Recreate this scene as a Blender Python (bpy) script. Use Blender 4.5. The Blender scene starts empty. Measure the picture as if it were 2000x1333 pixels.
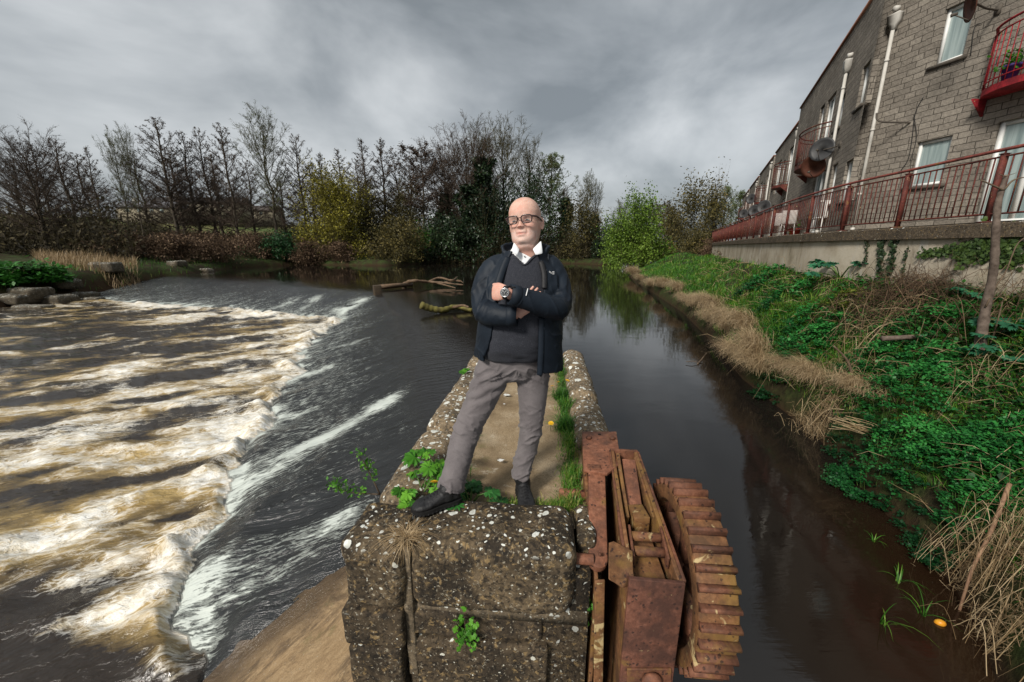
import bpy, math, random
import numpy as np
from mathutils import Vector, Matrix, Quaternion
S = bpy.context.scene
COL = S.collection
rnd = random.Random(7)
rng = np.random.default_rng(11)
R = math.radians
# ------------------------------------------------------------------ camera
CAMZ = 1.54
F = 750.0
PITCH = math.atan(184 / F)
CP, SP = math.cos(PITCH), math.sin(PITCH)
cam = bpy.data.cameras.new('camera')
cam.sensor_width = 36.0
cam.lens = 36.0 * F / 2000.0
cam.clip_start = 0.05
cam.clip_end = 3000
camo = bpy.data.objects.new('camera', cam)
COL.objects.link(camo)
camo.location = (0, 0, CAMZ)
camo.rotation_euler = (math.pi / 2 - PITCH, 0, 0)
S.camera = camo

def ray(px, py):
    x = (px - 1000) / F
    y = -(py - 666.5) / F
    return x, CP + y * SP, -SP + y * CP
def at(px, py, Y):
    x, y, z = ray(px, py)
    t = Y / y
    return Vector((x * t, Y, CAMZ + z * t))
def gz(px, py, z):
    x, y, w = ray(px, py)
    t = (z - CAMZ) / w
    return Vector((x * t, y * t, z))

# ------------------------------------------------------------------ numpy noise
def _h(ix, iy, iz, seed):
    n = (ix * 374761393 + iy * 668265263 + iz * 2147483647 + seed * 974634777) & 0xffffffff
    n = ((n ^ (n >> 13)) * 1274126177) & 0xffffffff
    n = ((n ^ (n >> 16)) * 2246822519) & 0xffffffff
    return ((n ^ (n >> 15)) & 0xffff) / 65535.0
def vnoise(p, seed=0):
    p = np.asarray(p, float)
    if p.shape[1] == 2:
        p = np.concatenate([p, np.zeros((len(p), 1))], 1)
    i = np.floor(p).astype(np.int64)
    f = p - i
    f = f * f * f * (f * (f * 6 - 15) + 10)
    r = 0
    for dx in (0, 1):
        for dy in (0, 1):
            for dz in (0, 1):
                w = (f[:, 0] if dx else 1 - f[:, 0]) * (f[:, 1] if dy else 1 - f[:, 1]) * (f[:, 2] if dz else 1 - f[:, 2])
                r = r + w * _h(i[:, 0] + dx, i[:, 1] + dy, i[:, 2] + dz, seed)
    return r * 2 - 1
def fbm(p, octv=4, seed=0, gain=.5):
    p = np.asarray(p, float)
    a, r, tot = 1.0, 0, 0
    for k in range(octv):
        r = r + a * vnoise(p * (2.03 ** k) + 17.3 * k, seed + k)
        tot += a
        a *= gain
    return r / tot
def sstep(a, b, x):
    t = np.clip((x - a) / (b - a), 0, 1)
    return t * t * (3 - 2 * t)

# ------------------------------------------------------------------ tagging
def tag(o, label=None, cat=None, group=None, kind=None):
    if label: o['label'] = label
    if cat: o['category'] = cat
    if group: o['group'] = group
    if kind: o['kind'] = kind
    return o
def empty(name, loc=(0, 0, 0), rz=0.0, label=None, cat=None, group=None):
    o = bpy.data.objects.new(name, None)
    o.empty_display_size = .1
    COL.objects.link(o)
    o.location = loc
    o.rotation_euler = (0, 0, rz)
    return tag(o, label, cat, group)
def link(name, me, m=None, parent=None, world=False):
    o = bpy.data.objects.new(name, me)
    COL.objects.link(o)
    if m is not None:
        if not isinstance(m, (list, tuple)): m = [m]
        if len(me.materials) == 0:
            for q in m: me.materials.append(q)
    if parent is not None:
        o.parent = parent
        if world:   # geometry was written in world space
            o.matrix_parent_inverse = Matrix.LocRotScale(parent.location, parent.rotation_euler, parent.scale).inverted()
    return o
def kids(o): return [c for c in bpy.data.objects if c.parent == o]
def copy_tree(o, parent=None, **kw):
    c = o.copy()
    COL.objects.link(c)
    if parent is not None: c.parent = parent
    for k, v in kw.items(): c[k] = v
    for ch in kids(o):
        copy_tree(ch, c)
    return c

# ------------------------------------------------------------------ mesh building
def mesh_np(name, v, faces, smooth=False, attrs=None, uv=None):
    """v (N,3); faces: array (M,k) or list of such arrays"""
    if isinstance(faces, np.ndarray): faces = [faces]
    faces = [np.asarray(f, np.int32) for f in faces if len(f)]
    v = np.asarray(v, np.float32)
    me = bpy.data.meshes.new(name)
    me.vertices.add(len(v))
    me.vertices.foreach_set('co', v.ravel())
    lt = np.concatenate([f.ravel() for f in faces])
    tot = np.concatenate([np.full(len(f), f.shape[1], np.int32) for f in faces])
    st = np.concatenate([[0], np.cumsum(tot)[:-1]]).astype(np.int32)
    me.loops.add(len(lt))
    me.loops.foreach_set('vertex_index', lt)
    me.polygons.add(len(tot))
    me.polygons.foreach_set('loop_start', st)
    me.polygons.foreach_set('loop_total', tot)
    if smooth:
        me.polygons.foreach_set('use_smooth', np.ones(len(tot), bool))
    me.update(calc_edges=True)
    if attrs:
        for k, a in attrs.items():
            at_ = me.attributes.new(k, 'FLOAT', 'POINT')
            at_.data.foreach_set('value', np.asarray(a, np.float32))
    if uv is not None:
        l = me.uv_layers.new(name='UVMap')
        l.data.foreach_set('uv', np.asarray(uv, np.float32)[lt].ravel())
    return me

class MB:
    def __init__(s):
        s.v, s.q, s.t, s.n, s.tint, s.uvs = [], [], [], 0, [], []
        s.ng = []
    def add(s, v, quads=None, tris=None, tint=0.0, uv=None):
        v = np.asarray(v, float).reshape(-1, 3)
        if quads is not None and len(quads): s.q.append(np.asarray(quads, np.int64) + s.n)
        if tris is not None and len(tris): s.t.append(np.asarray(tris, np.int64) + s.n)
        s.v.append(v)
        s.tint.append(np.broadcast_to(np.asarray(tint, float), (len(v),)))
        s.uvs.append(np.zeros((len(v), 2)) if uv is None else np.asarray(uv, float))
        s.n += len(v)
        return s
    def ngon(s, pts):
        pts = np.asarray(pts, float)
        s.ng.append((s.n, len(pts)))
        s.v.append(pts); s.tint.append(np.zeros(len(pts))); s.uvs.append(np.zeros((len(pts), 2)))
        s.n += len(pts)
    def box(s, c, size, rot=None, tint=0.0):
        x, y, z = [q / 2 for q in size]
        v = np.array([[-x,-y,-z],[x,-y,-z],[x,y,-z],[-x,y,-z],[-x,-y,z],[x,-y,z],[x,y,z],[-x,y,z]])
        if rot is not None: v = v @ np.array(rot.to_3x3()).T
        s.add(v + np.array(c), [[0,3,2,1],[4,5,6,7],[0,1,5,4],[1,2,6,5],[2,3,7,6],[3,0,4,7]], tint=tint)
        return s
    def bbox(s, c, size, r=.01, rot=None, seg=2, warp=0, seed=0):
        """rounded box"""
        h = np.array(size) / 2.0
        r = min(r, *(h * .98))
        n = seg + 1
        vs, qs, o = [], [], 0
        def lin(L):
            k = max(1, int(warp and L / warp) or 1)
            a = -L + r * (1 - np.cos(np.linspace(0, math.pi / 2, n)))
            mid = np.linspace(-L + r, L - r, k + 1)
            return np.concatenate([a[:-1], mid, -a[::-1][1:]])
        for ax in range(3):
            u, w = (ax + 1) % 3, (ax + 2) % 3
            gu, gw = np.meshgrid(lin(h[u]), lin(h[w]), indexing='ij')
            for sg in (-1, 1):
                p = np.zeros(gu.shape + (3,))
                p[..., u], p[..., w], p[..., ax] = gu, gw, sg * h[ax]
                q = p.reshape(-1, 3)
                core = np.clip(q, -(h - r), h - r)
                d = q - core
                L = np.linalg.norm(d, axis=1, keepdims=True)
                q = core + d / np.maximum(L, 1e-9) * np.minimum(L, r)
                a, b = gu.shape
                idx = np.arange(a * b).reshape(a, b)
                f = np.stack([idx[:-1,:-1], idx[1:,:-1], idx[1:,1:], idx[:-1,1:]], -1).reshape(-1, 4)
                if sg < 0: f = f[:, ::-1]
                vs.append(q); qs.append(f + o); o += len(q)
        v = np.concatenate(vs)
        if warp:
            nn = v / h
            nn /= np.linalg.norm(nn, axis=1, keepdims=True) + 1e-9
            v = v + nn * (fbm(v * 5 + seed * 3.1, 3, seed) * .014 + fbm(v * 17 + seed, 3, seed) * .008)[:, None]
        if rot is not None: v = v @ np.array(rot.to_3x3()).T
        s.add(v + np.array(c), np.concatenate(qs))
        return s
    def tube(s, pts, rad, n=8, cap=True, tint=0.0, squash=None, up=None):
        pts = np.asarray(pts, float)
        K = len(pts)
        rad = np.broadcast_to(np.asarray(rad, float), (K,)) if np.ndim(rad) < 2 else np.asarray(rad, float)
        t = np.gradient(pts, axis=0)
        t /= np.linalg.norm(t, axis=1, keepdims=True) + 1e-12
        ref = np.array(up if up is not None else ([0, 0, 1] if abs(t[0][2]) < .9 else [0, 1, 0]), float)
        A = np.cross(t, ref); A /= np.linalg.norm(A, axis=1, keepdims=True) + 1e-9
        for k in range(1, K):
            if A[k] @ A[k-1] < 0: A[k] = -A[k]
        B = np.cross(t, A)
        th = np.linspace(0, 2 * math.pi, n, endpoint=False)
        ra = rad if rad.ndim == 1 else rad[:, 0]
        rb = rad if rad.ndim == 1 else rad[:, 1]
        v = pts[:, None] + A[:, None] * (np.cos(th)[None, :, None] * ra[:, None, None]) + B[:, None] * (np.sin(th)[None, :, None] * rb[:, None, None])
        i = np.arange(K * n).reshape(K, n)
        j = np.roll(i, -1, 1)
        f = np.stack([i[:-1], j[:-1], j[1:], i[1:]], -1).reshape(-1, 4)
        v = v.reshape(-1, 3)
        tr = []
        if cap and n > 2:
            v = np.concatenate([v, pts[:1], pts[-1:]])
            a, b = K * n, K * n + 1
            tr = [[a, i[0, (k + 1) % n], i[0, k]] for k in range(n)] + [[b, i[-1, k], i[-1, (k + 1) % n]] for k in range(n)]
        s.add(v, f, tr, tint=tint)
        return s
    def loft(s, rings, close=True, cap=True, flip=False):
        """rings (K,n,3)"""
        rings = np.asarray(rings, float)
        K, n = rings.shape[:2]
        i = np.arange(K * n).reshape(K, n)
        if close: j = np.roll(i, -1, 1); a = i
        else: j = i[:, 1:]; a = i[:, :-1]
        f = np.stack([a[:-1], j[:-1], j[1:], a[1:]], -1).reshape(-1, 4)
        if flip: f = f[:, ::-1]
        v = rings.reshape(-1, 3)
        tr = []
        if cap and close:
            v = np.concatenate([v, rings[:1].mean(1), rings[-1:].mean(1)])
            c0, c1 = K * n, K * n + 1
            tr = [[c0, i[0, (k+1) % n], i[0, k]] for k in range(n)] + [[c1, i[-1, k], i[-1, (k+1) % n]] for k in range(n)]
        s.add(v, f, tr)
        return s
    def prism(s, poly, ext):
        """poly: list of 3D points (planar), extruded by ext vector"""
        p = [Vector(q) for q in poly]; e = Vector(ext); n = len(p)
        s.ngon([q for q in p]); s.ngon([q + e for q in p][::-1])
        v = np.array([list(q) for q in p] + [list(q + e) for q in p])
        s.add(v, [[k, k + n, (k + 1) % n + n, (k + 1) % n] for k in range(n)])
        return s
    def lathe(s, prof, n=24, axis='z', c=(0, 0, 0), rot=None):
        th = np.linspace(0, 2 * math.pi, n, endpoint=False)
        rings = np.array([[[r * math.cos(a), r * math.sin(a), z] for a in th] for r, z in prof])
        if axis == 'x': rings = rings[..., [2, 0, 1]]
        if axis == 'y': rings = rings[..., [1, 2, 0]]
        if rot is not None: rings = rings @ np.array(rot.to_3x3()).T
        return s.loft(rings + np.array(c), cap=True)
    def mesh(s, name, smooth=False, useuv=False):
        v = np.concatenate(s.v)
        F_ = []
        if s.q: F_.append(np.concatenate(s.q))
        if s.t: F_.append(np.concatenate(s.t))
        by = {}
        for st, n in s.ng: by.setdefault(n, []).append(np.arange(st, st + n))
        for n, l in by.items(): F_.append(np.array(l))
        return mesh_np(name, v, F_, smooth, {'tint': np.concatenate(s.tint)}, np.concatenate(s.uvs) if useuv else None)
    def build(s, name, m, parent=None, smooth=False, world=True, useuv=False, bevel=0):
        me = s.mesh(name, smooth, useuv)
        o = link(name, me, m, parent, world)
        if bevel:
            import bmesh
            bm = bmesh.new(); bm.from_mesh(me)
            bmesh.ops.remove_doubles(bm, verts=bm.verts, dist=1e-5)
            bmesh.ops.recalc_face_normals(bm, faces=bm.faces)
            ed = [e for e in bm.edges if len(e.link_faces) == 2 and e.calc_face_angle(0) > .6]
            bmesh.ops.bevel(bm, geom=ed, offset=bevel, segments=2, affect='EDGES', profile=.6)
            bm.to_mesh(me); bm.free()
        return o

def evaluated(me, mods):
    """apply modifiers without operators"""
    o = bpy.data.objects.new('tmp', me)
    COL.objects.link(o)
    for typ, kw in mods:
        md = o.modifiers.new(typ, typ)
        for k, v in kw.items(): setattr(md, k, v)
    dg = bpy.context.evaluated_depsgraph_get()
    dg.update()
    out = bpy.data.meshes.new_from_object(o.evaluated_get(dg))
    bpy.data.objects.remove(o)
    return out
def shade_smooth(me):
    me.polygons.foreach_set('use_smooth', np.ones(len(me.polygons), bool)); return me
def get_v(me):
    a = np.empty(len(me.vertices) * 3, np.float32); me.vertices.foreach_get('co', a); return a.reshape(-1, 3).astype(float)
def get_n(me):
    a = np.empty(len(me.vertices) * 3, np.float32); me.vertex_normals.foreach_get('vector', a); return a.reshape(-1, 3).astype(float)
def set_v(me, v):
    me.vertices.foreach_set('co', v.astype(np.float32).ravel()); me.update()
def spline(pts, n):
    """Catmull-Rom resample"""
    p = np.asarray(pts, float)
    k = len(p)
    if k < 3:
        t = np.linspace(0, 1, n)[:, None]; return p[0] * (1 - t) + p[-1] * t
    q = np.concatenate([[2 * p[0] - p[1]], p, [2 * p[-1] - p[-2]]])
    out = []
    for u in np.linspace(0, k - 1 - 1e-6, n):
        i = int(u); f = u - i
        a, b, c, d = q[i], q[i+1], q[i+2], q[i+3]
        out.append(.5 * ((2 * b) + (c - a) * f + (2*a - 5*b + 4*c - d) * f*f + (3*b - a - 3*c + d) * f**3))
    return np.array(out)

# ------------------------------------------------------------------ materials
def newmat(name):
    m = bpy.data.materials.new(name); m.use_nodes = True
    nt = m.node_tree; nt.nodes.clear()
    out = nt.nodes.new('ShaderNodeOutputMaterial')
    b = nt.nodes.new('ShaderNodeBsdfPrincipled')
    nt.links.new(b.outputs[0], out.inputs[0])
    return m, nt, b, out
class NT:
    def __init__(s, nt): s.nt = nt
    def n(s, typ, **kw):
        x = s.nt.nodes.new('ShaderNode' + typ)
        for k, v in kw.items():
            if k.startswith('i_'):
                x.inputs[k[2:].replace('_', ' ')].default_value = v
            else: setattr(x, k, v)
        return x
    def l(s, a, b): s.nt.links.new(a, b)
    def noise(s, vec, scale, detail=4, rough=.55, dist=0.0):
        x = s.n('TexNoise'); x.inputs['Scale'].default_value = scale; x.inputs['Detail'].default_value = detail
        x.inputs['Roughness'].default_value = rough; x.inputs['Distortion'].default_value = dist
        if vec is not None: s.l(vec, x.inputs['Vector'])
        return x.outputs['Fac']
    def ramp(s, fac, stops, interp='LINEAR'):
        x = s.n('ValToRGB'); r = x.color_ramp; r.interpolation = interp
        while len(r.elements) > 1: r.elements.remove(r.elements[-1])
        for i, (p, c) in enumerate(stops):
            e = r.elements[0] if i == 0 else r.elements.new(p)
            e.position = p
            c = (c, c, c) if isinstance(c, (int, float)) else c
            e.color = (*c, 1)
        s.l(fac, x.inputs[0])
        return x.outputs[0]
    def mix(s, f, a, b, typ='MIX'):
        x = s.n('MixRGB', blend_type=typ)
        for i, q in ((0, f), (1, a), (2, b)):
            if isinstance(q, (int, float)): x.inputs[i].default_value = q if i == 0 else (q, q, q, 1)
            elif isinstance(q, tuple): x.inputs[i].default_value = (*q, 1)
            else: s.l(q, x.inputs[i])
        return x.outputs[0]
    def math(s, op, a, b=0.0, c=None, clamp=False):
        x = s.n('Math', operation=op, use_clamp=clamp)
        for i, q in enumerate((a, b) if c is None else (a, b, c)):
            if isinstance(q, (int, float)): x.inputs[i].default_value = q
            else: s.l(q, x.inputs[i])
        return x.outputs[0]
    def bump(s, h, strength=.5, dist=.02, normal=None):
        x = s.n('Bump'); x.inputs['Strength'].default_value = strength; x.inputs['Distance'].default_value = dist
        s.l(h, x.inputs['Height'])
        if normal is not None: s.l(normal, x.inputs['Normal'])
        return x.outputs[0]
    def map(s, vec, scale=(1, 1, 1), rot=(0, 0, 0), loc=(0, 0, 0)):
        x = s.n('Mapping'); x.inputs['Scale'].default_value = scale; x.inputs['Rotation'].default_value = rot; x.inputs['Location'].default_value = loc
        s.l(vec, x.inputs['Vector']); return x.outputs[0]
def simple(name, c1, c2, scale=8, rough=.7, bump=.3, bscale=None, metallic=0, spec=.3, det=6, stops=None, bdist=.01):
    m, nt, b, out = newmat(name); t = NT(nt)
    tc = t.n('TexCoord').outputs['Object']
    f = t.noise(tc, scale, det, .65)
    t.l(t.ramp(f, stops or [(.3, c1), (.7, c2)]), b.inputs['Base Color'])
    b.inputs['Roughness'].default_value = rough
    b.inputs['Metallic'].default_value = metallic
    b.inputs['Specular IOR Level'].default_value = spec
    if bump:
        t.l(t.bump(t.noise(tc, bscale or scale * 4, 5, .6), bump, bdist), b.inputs['Normal'])
    return m
def leafmat(name, stops, rough=.5, trans=.25, spec=.3):
    """colour by per-leaf tint"""
    m, nt, b, out = newmat(name); t = NT(nt)
    a = t.n('Attribute', attribute_name='tint').outputs['Fac']
    c = t.ramp(a, stops)
    t.l(c, b.inputs['Base Color'])
    b.inputs['Roughness'].default_value = rough
    b.inputs['Specular IOR Level'].default_value = spec
    if trans:
        tr = t.n('BsdfTranslucent'); t.l(c, tr.inputs[0])
        mx = t.n('MixShader'); mx.inputs[0].default_value = trans
        t.l(b.outputs[0], mx.inputs[1]); t.l(tr.outputs[0], mx.inputs[2]); t.l(mx.outputs[0], out.inputs[0])
    return m

# ------------------------------------------------------------------ world: overcast sky
SUN_EL, SUN_AZ = R(38), R(219)     # azimuth measured clockwise from +Y: behind the camera, a little to the left
W = bpy.data.worlds.new('World'); S.world = W; W.use_nodes = True
t = NT(W.node_tree); W.node_tree.nodes.clear()
wo = t.n('OutputWorld'); bg = t.n('Background')
sky = t.n('TexSky', sky_type='NISHITA', sun_disc=False, sun_elevation=SUN_EL, sun_rotation=SUN_AZ, air_density=1.0, dust_density=3.0, ozone_density=1.0)
tcg = t.n('TexCoord').outputs['Generated']
sep = t.n('SeparateXYZ'); t.l(tcg, sep.inputs[0])
zz = t.math('MAXIMUM', sep.outputs[2], 0.0)
den = t.math('ADD', zz, .42)
cx = t.math('DIVIDE', sep.outputs[0], den); cy = t.math('DIVIDE', sep.outputs[1], den)
cmb = t.n('CombineXYZ'); t.l(cx, cmb.inputs[0]); t.l(cy, cmb.inputs[1])
cl = t.map(tcg, (1, 1, 1.9), (0, 0, R(25)), (.3, 8.4, 3))
n1 = t.noise(cl, 1.9, 6, .52, .35)
n2 = t.noise(t.map(cmb.outputs[0], (1, 1, 1), (0, 0, 0), (5, 2, 0)), 1.3, 6, .55, .2)
mixn = t.math('ADD', t.math('MULTIPLY', n1, .88), t.math('MULTIPLY', n2, .12))
cloud = t.ramp(mixn, [(.37, (.92, 1.01, 1.06)), (.45, (1.36, 1.46, 1.52)), (.53, (1.95, 2.05, 2.1)), (.62, (2.65, 2.74, 2.78))])
skyc = t.mix(.94, sky.outputs[0], cloud)
t.l(skyc, bg.inputs[0])
bg.inputs[1].default_value = .085
t.l(bg.outputs[0], wo.inputs[0])
sun = bpy.data.lights.new('sun', 'SUN'); sun.energy = 1.5; sun.angle = R(12); sun.color = (1, .95, .87)
so = bpy.data.objects.new('sun', sun); COL.objects.link(so)
sd = Vector((math.sin(SUN_AZ) * math.cos(SUN_EL), math.cos(SUN_AZ) * math.cos(SUN_EL), math.sin(SUN_EL)))
so.rotation_euler = sd.to_track_quat('Z', 'Y').to_euler()
so.location = sd * 60
S.view_settings.view_transform = 'Standard'; S.view_settings.look = 'None'
S.view_settings.exposure = 1.55; S.view_settings.gamma = 1
S.render.engine = 'CYCLES'
S.cycles.max_bounces = 6; S.cycles.diffuse_bounces = 3; S.cycles.glossy_bounces = 3; S.cycles.transparent_max_bounces = 8; S.cycles.transmission_bounces = 4
S.cycles.caustics_reflective = False; S.cycles.caustics_refractive = False
# ------------------------------------------------------------------ plan of the place
ZU, ZL = -1.5, -2.62                 # water above and below the weir
FARSH = np.array([(-36.5, -20), (-36.5, 27), (-36.8, 36), (-36.6, 44), (-40.5, 58), (-36.5, 68), (-29, 66), (-20.5, 63.5), (-15.4, 75), (0, 76), (12, 71), (15.8, 63), (20, 68), (27, 88), (45, 125), (90, 180)], float)
FARPOLY = np.concatenate([FARSH, [(900, 900), (-900, 900), (-900, -20)]])
RSH = np.array([(2.5, -20), (2.6, .5), (3.3, 2.0), (3.75, 2.5), (4.0, 2.9), (4.15, 3.3), (4.35, 4.0), (4.75, 4.9), (5.0, 6.0), (5.4, 8.6), (6.7, 12.9), (8.1, 18.2), (12.2, 41), (20, 58), (31, 78), (60, 115), (110, 180)], float)
RPOLY = np.concatenate([RSH, [(900, 900), (900, -20)]])
RAIL = np.array([(7.35, -4), (7.26, 3.2), (7.3, 5.97), (7.38, 6.8), (7.52, 7.9), (7.9, 10.2), (9.3, 14.3), (12.0, 20.9), (18.6, 37.1)], float)
CREST = np.array([(-37, 43), (-23, 35.5), (-9, 26.6), (-5.1, 18), (-2.2, 9.5), (-1.0, 5.6), (-.8, 3.5), (-.8, 1), (-.8, -12)], float)
FOOT = np.array([(-37.5, 33), (-30, 30), (-21, 27), (-12.6, 23.6), (-10.2, 22.6), (-8.5, 15), (-6.4, 9.7), (-5.6, 7.2), (-4.9, 5.3), (-4.35, 4.2), (-3.65, 3.4), (-3.1, 2.75), (-2.6, 1.6), (-2.6, -12)], float)
POOLPOLY = np.concatenate([FOOT, [(-300, -12), (-300, 33)]])
UPPOLY = np.concatenate([CREST, [(400, -12), (400, 400), (-300, 400), (-300, 43)]])
def pip(p, poly):
    x, y = p[:, 0], p[:, 1]
    r = np.zeros(len(p), bool)
    n = len(poly)
    for i in range(n):
        x1, y1 = poly[i]; x2, y2 = poly[(i + 1) % n]
        c = (y1 > y) != (y2 > y)
        if y1 != y2:
            r ^= c & (x < (x2 - x1) * (y - y1) / (y2 - y1) + x1)
    return r
def pdist(p, line):
    """distance to polyline and arclength of the nearest point"""
    best = np.full(len(p), 1e9); arc = np.zeros(len(p)); s0 = 0
    for a, b in zip(line[:-1], line[1:]):
        d = b - a; L = math.hypot(*d)
        tt = np.clip(((p - a) @ d) / (L * L), 0, 1)
        dd = np.hypot(*(p - a - tt[:, None] * d).T)
        m = dd < best
        best[m] = dd[m]; arc[m] = s0 + tt[m] * L
        s0 += L
    return best, arc
def ground_h(p):
    p = np.asarray(p, float)
    x, y = p[:, 0], p[:, 1]
    df, _ = pdist(p, FARSH); inf = pip(p, FARPOLY)
    dr, _ = pdist(p, RSH); inr = pip(p, RPOLY)
    dw, _ = pdist(p, RAIL)
    n = fbm(p * .35, 4, 3); n2 = fbm(p * 1.7, 3, 9)
    bed = np.where(pip(p, UPPOLY) & ~pip(p, POOLPOLY), -2.9, -3.9)
    bed = np.maximum(bed, -1.62 - .62 * dr)                      # shelving mud by the right bank
    hill = np.clip(df - 16, 0, 400) * .085 * sstep(5, -25, x) + np.clip(df - 20, 0, 300) * .012
    hf = -1.75 + 1.15 * sstep(0, 2.2, df) + .9 * sstep(2, 12, df) + np.minimum(hill, 11) + .35 * n * sstep(0, 6, df) + .1 * n2
    hf = np.where((y < 43) & (x < 0), hf - .9 * sstep(2.5, 0, df), hf)
    tt = dr / (dr + dw + 1e-6)
    flat = sstep(34, 42, y)
    hr = -1.62 + .42 * sstep(0, .3, dr) + (2.05 * tt ** .85) * (1 - flat) + flat * 2.0 * sstep(0, 5, dr)
    hr = hr + (.16 * n + .07 * n2) * sstep(0, .5, dr) * sstep(0, .6, dw)
    h = np.where(inf, hf, np.where(inr, hr, bed))
    return h
def polar(r0, r1, q, a0, a1, da):
    rr = r0 * q ** np.arange(int(math.log(r1 / r0) / math.log(q)) + 1)
    aa = np.radians(np.arange(a0, a1 + da / 2, da))
    g, a = np.meshgrid(rr, aa, indexing='ij')
    p = np.stack([g * np.cos(a), g * np.sin(a)], -1).reshape(-1, 2)
    i = np.arange(g.size).reshape(g.shape)
    f = np.stack([i[:-1, :-1], i[1:, :-1], i[1:, 1:], i[:-1, 1:]], -1).reshape(-1, 4)
    return p, f
# ---- ground
m, nt, b, out = newmat('earth'); t = NT(nt)
tc = t.n('TexCoord').outputs['Object']
g1 = t.noise(tc, .9, 6, .65); g2 = t.noise(tc, 9, 5, .7); g3 = t.noise(tc, .05, 3, .5)
soil = t.ramp(g2, [(.3, (.012, .009, .005)), (.6, (.035, .026, .013)), (.8, (.07, .05, .025))])
green = t.ramp(g2, [(.3, (.012, .022, .006)), (.7, (.05, .075, .018))])
field = t.ramp(g3, [(.35, (.05, .085, .02)), (.6, (.11, .105, .04))])
far = t.n('Attribute', attribute_name='far').outputs['Fac']
wet = t.n('Attribute', attribute_name='wet').outputs['Fac']
c = t.mix(t.ramp(g1, [(.42, 0), (.6, 1)]), soil, green)
c = t.mix(far, c, field)
c = t.mix(wet, c, (.03, .017, .008))
t.l(c, b.inputs['Base Color']); b.inputs['Roughness'].default_value = .9; b.inputs['Specular IOR Level'].default_value = .15
t.l(t.bump(g2, .8, .05), b.inputs['Normal'])
M_earth = m
p, f = polar(.9, 900, 1.0135, -35, 215, .42)
h = ground_h(p)
df, _ = pdist(p, FARSH)
me = mesh_np('ground', np.c_[p, h], f, True, {'far': sstep(18, 32, df) * pip(p, FARPOLY), 'wet': sstep(-1.25, -1.45, h)})
tag(link('ground', me, M_earth), kind='structure')

# ---- water: one sheet, level above the weir, falling over it, broken below
def flow_fields(p):
    up = pip(p, UPPOLY); pool = pip(p, POOLPOLY)
    dc, arc = pdist(p, CREST)
    am = .55 * sstep(1.5, 6, np.hypot(p[:, 0], p[:, 1]))[:, None] + .08
    pw_ = p + am * np.stack([fbm(p * .8, 3, 91), fbm(p * .8, 3, 92)], 1) + .10 * np.stack([fbm(p * 3.1, 2, 93), fbm(p * 3.1, 2, 94)], 1)
    pool = pip(pw_, POOLPOLY) & ~up
    dfo, arf = pdist(pw_, FOOT)
    ramp = ~up & ~pool
    tt = np.where(ramp, dc / (dc + dfo + 1e-6), np.where(pool, 1.0, 0.0))
    return up, pool, ramp, tt, dc, dfo, arc, arf
DROP = ZU - ZL
def weir_z(tt, dc, up):
    prof = np.where(tt < .12, tt * tt / .24, tt - .06) / .94
    return ZU - DROP * prof - np.where(up, .05 * np.exp(-dc / .8), .05)
def gauss_path(p, a, b, wid, fade=.25):
    a = np.array(a[:2]); b = np.array(b[:2]); d = b - a; L = math.hypot(*d); d = d / L
    q = p - a; s_ = q @ d / L; w_ = q @ np.array([-d[1], d[0]])
    w = wid * 1.3 * (.55 + .45 * np.clip(s_, 0, 1.2))
    return np.exp(-(w_ / w) ** 2) * sstep(-.06, fade, s_) * sstep(1.25, .95, s_)
p, f = polar(1.3, 190, 1.0098, 18, 186, .3)
up, pool, ramp, tt, dc, dfo, arc, arf = flow_fields(p)
FD = np.array([-.93, -.37])                                   # run of the pool, down the river
pu = p @ FD; pv = p @ np.array([.37, -.93])
wob = fbm(np.c_[pu * .35, pv * .9], 3, 40)
# where the pool is white, where it is dark (plan positions)
G = lambda px, py, z=ZL: np.array(gz(px, py, z)[:2])
nearfoot = sstep(34, 30, p[:, 1])
band = np.zeros(len(p))
for (x1, y1), (x2, y2), wd, am in [((700, 605), (0, 640), 1.9, .9), ((690, 640), (0, 690), 1.1, 1.0), ((600, 690), (40, 745), 1.2, .95), ((560, 720), (0, 800), 1.2, .85), ((500, 800), (0, 850), 1.05, 1.0),
                                   ((470, 850), (0, 905), .6, 1.0), ((440, 960), (200, 985), .25, .55), ((400, 1010), (-40, 1080), .5, 1.15), ((350, 1090), (-40, 1150), .38, 1.0),
                                   ((250, 592), (640, 622), 1.1, 1.1), ((370, 1160), (110, 1230), .26, .75), ((250, 1060), (60, 1260), .12, .5), ((330, 940), (120, 1010), .14, .45), ((340, 1240), (150, 1255), .12, .5)]:
    a, bb = G(x1, y1), G(x2, y2)
    band = np.maximum(band, am * gauss_path(p + .35 * wd * wob[:, None] * np.array([.37, -.93]), a, bb, wd, .08))
edge = np.exp(-dfo / (.35 + .022 * p[:, 1])) * nearfoot * sstep(2.6, 3.6, p[:, 1])
dark = np.zeros(len(p))
for cx_, cy_, rx, ry in [(80, 640, 4.2, .9), (250, 640, 3.0, .5), (150, 690, 3.0, .5), (250, 935, 1.35, .3), (90, 950, 1.3, .34), (60, 780, 1.6, .35), (300, 775, 1.0, .25), (60, 1190, .8, .25), (190, 1280, 1.0, .22), (350, 800, .7, .2)]:
    q = p - G(cx_, cy_); dark = np.maximum(dark, np.exp(-((q @ FD) / rx) ** 2 - ((q @ np.array([.37, -.93])) / ry) ** 2))
an1 = fbm(np.c_[pu * .62, pv * .95] + .9 * fbm(np.c_[pu * .5, pv * .5], 2, 44)[:, None], 3, 41)
an2 = fbm(np.c_[pu * 1.5, pv * 2.3] + .9 * fbm(np.c_[pu, pv], 2, 45)[:, None], 3, 42)
spread = .66 * np.exp(-np.clip(dfo - .3, 0, 99) / 3.2) * sstep(2.8, 4.2, p[:, 1]) + .16
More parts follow.
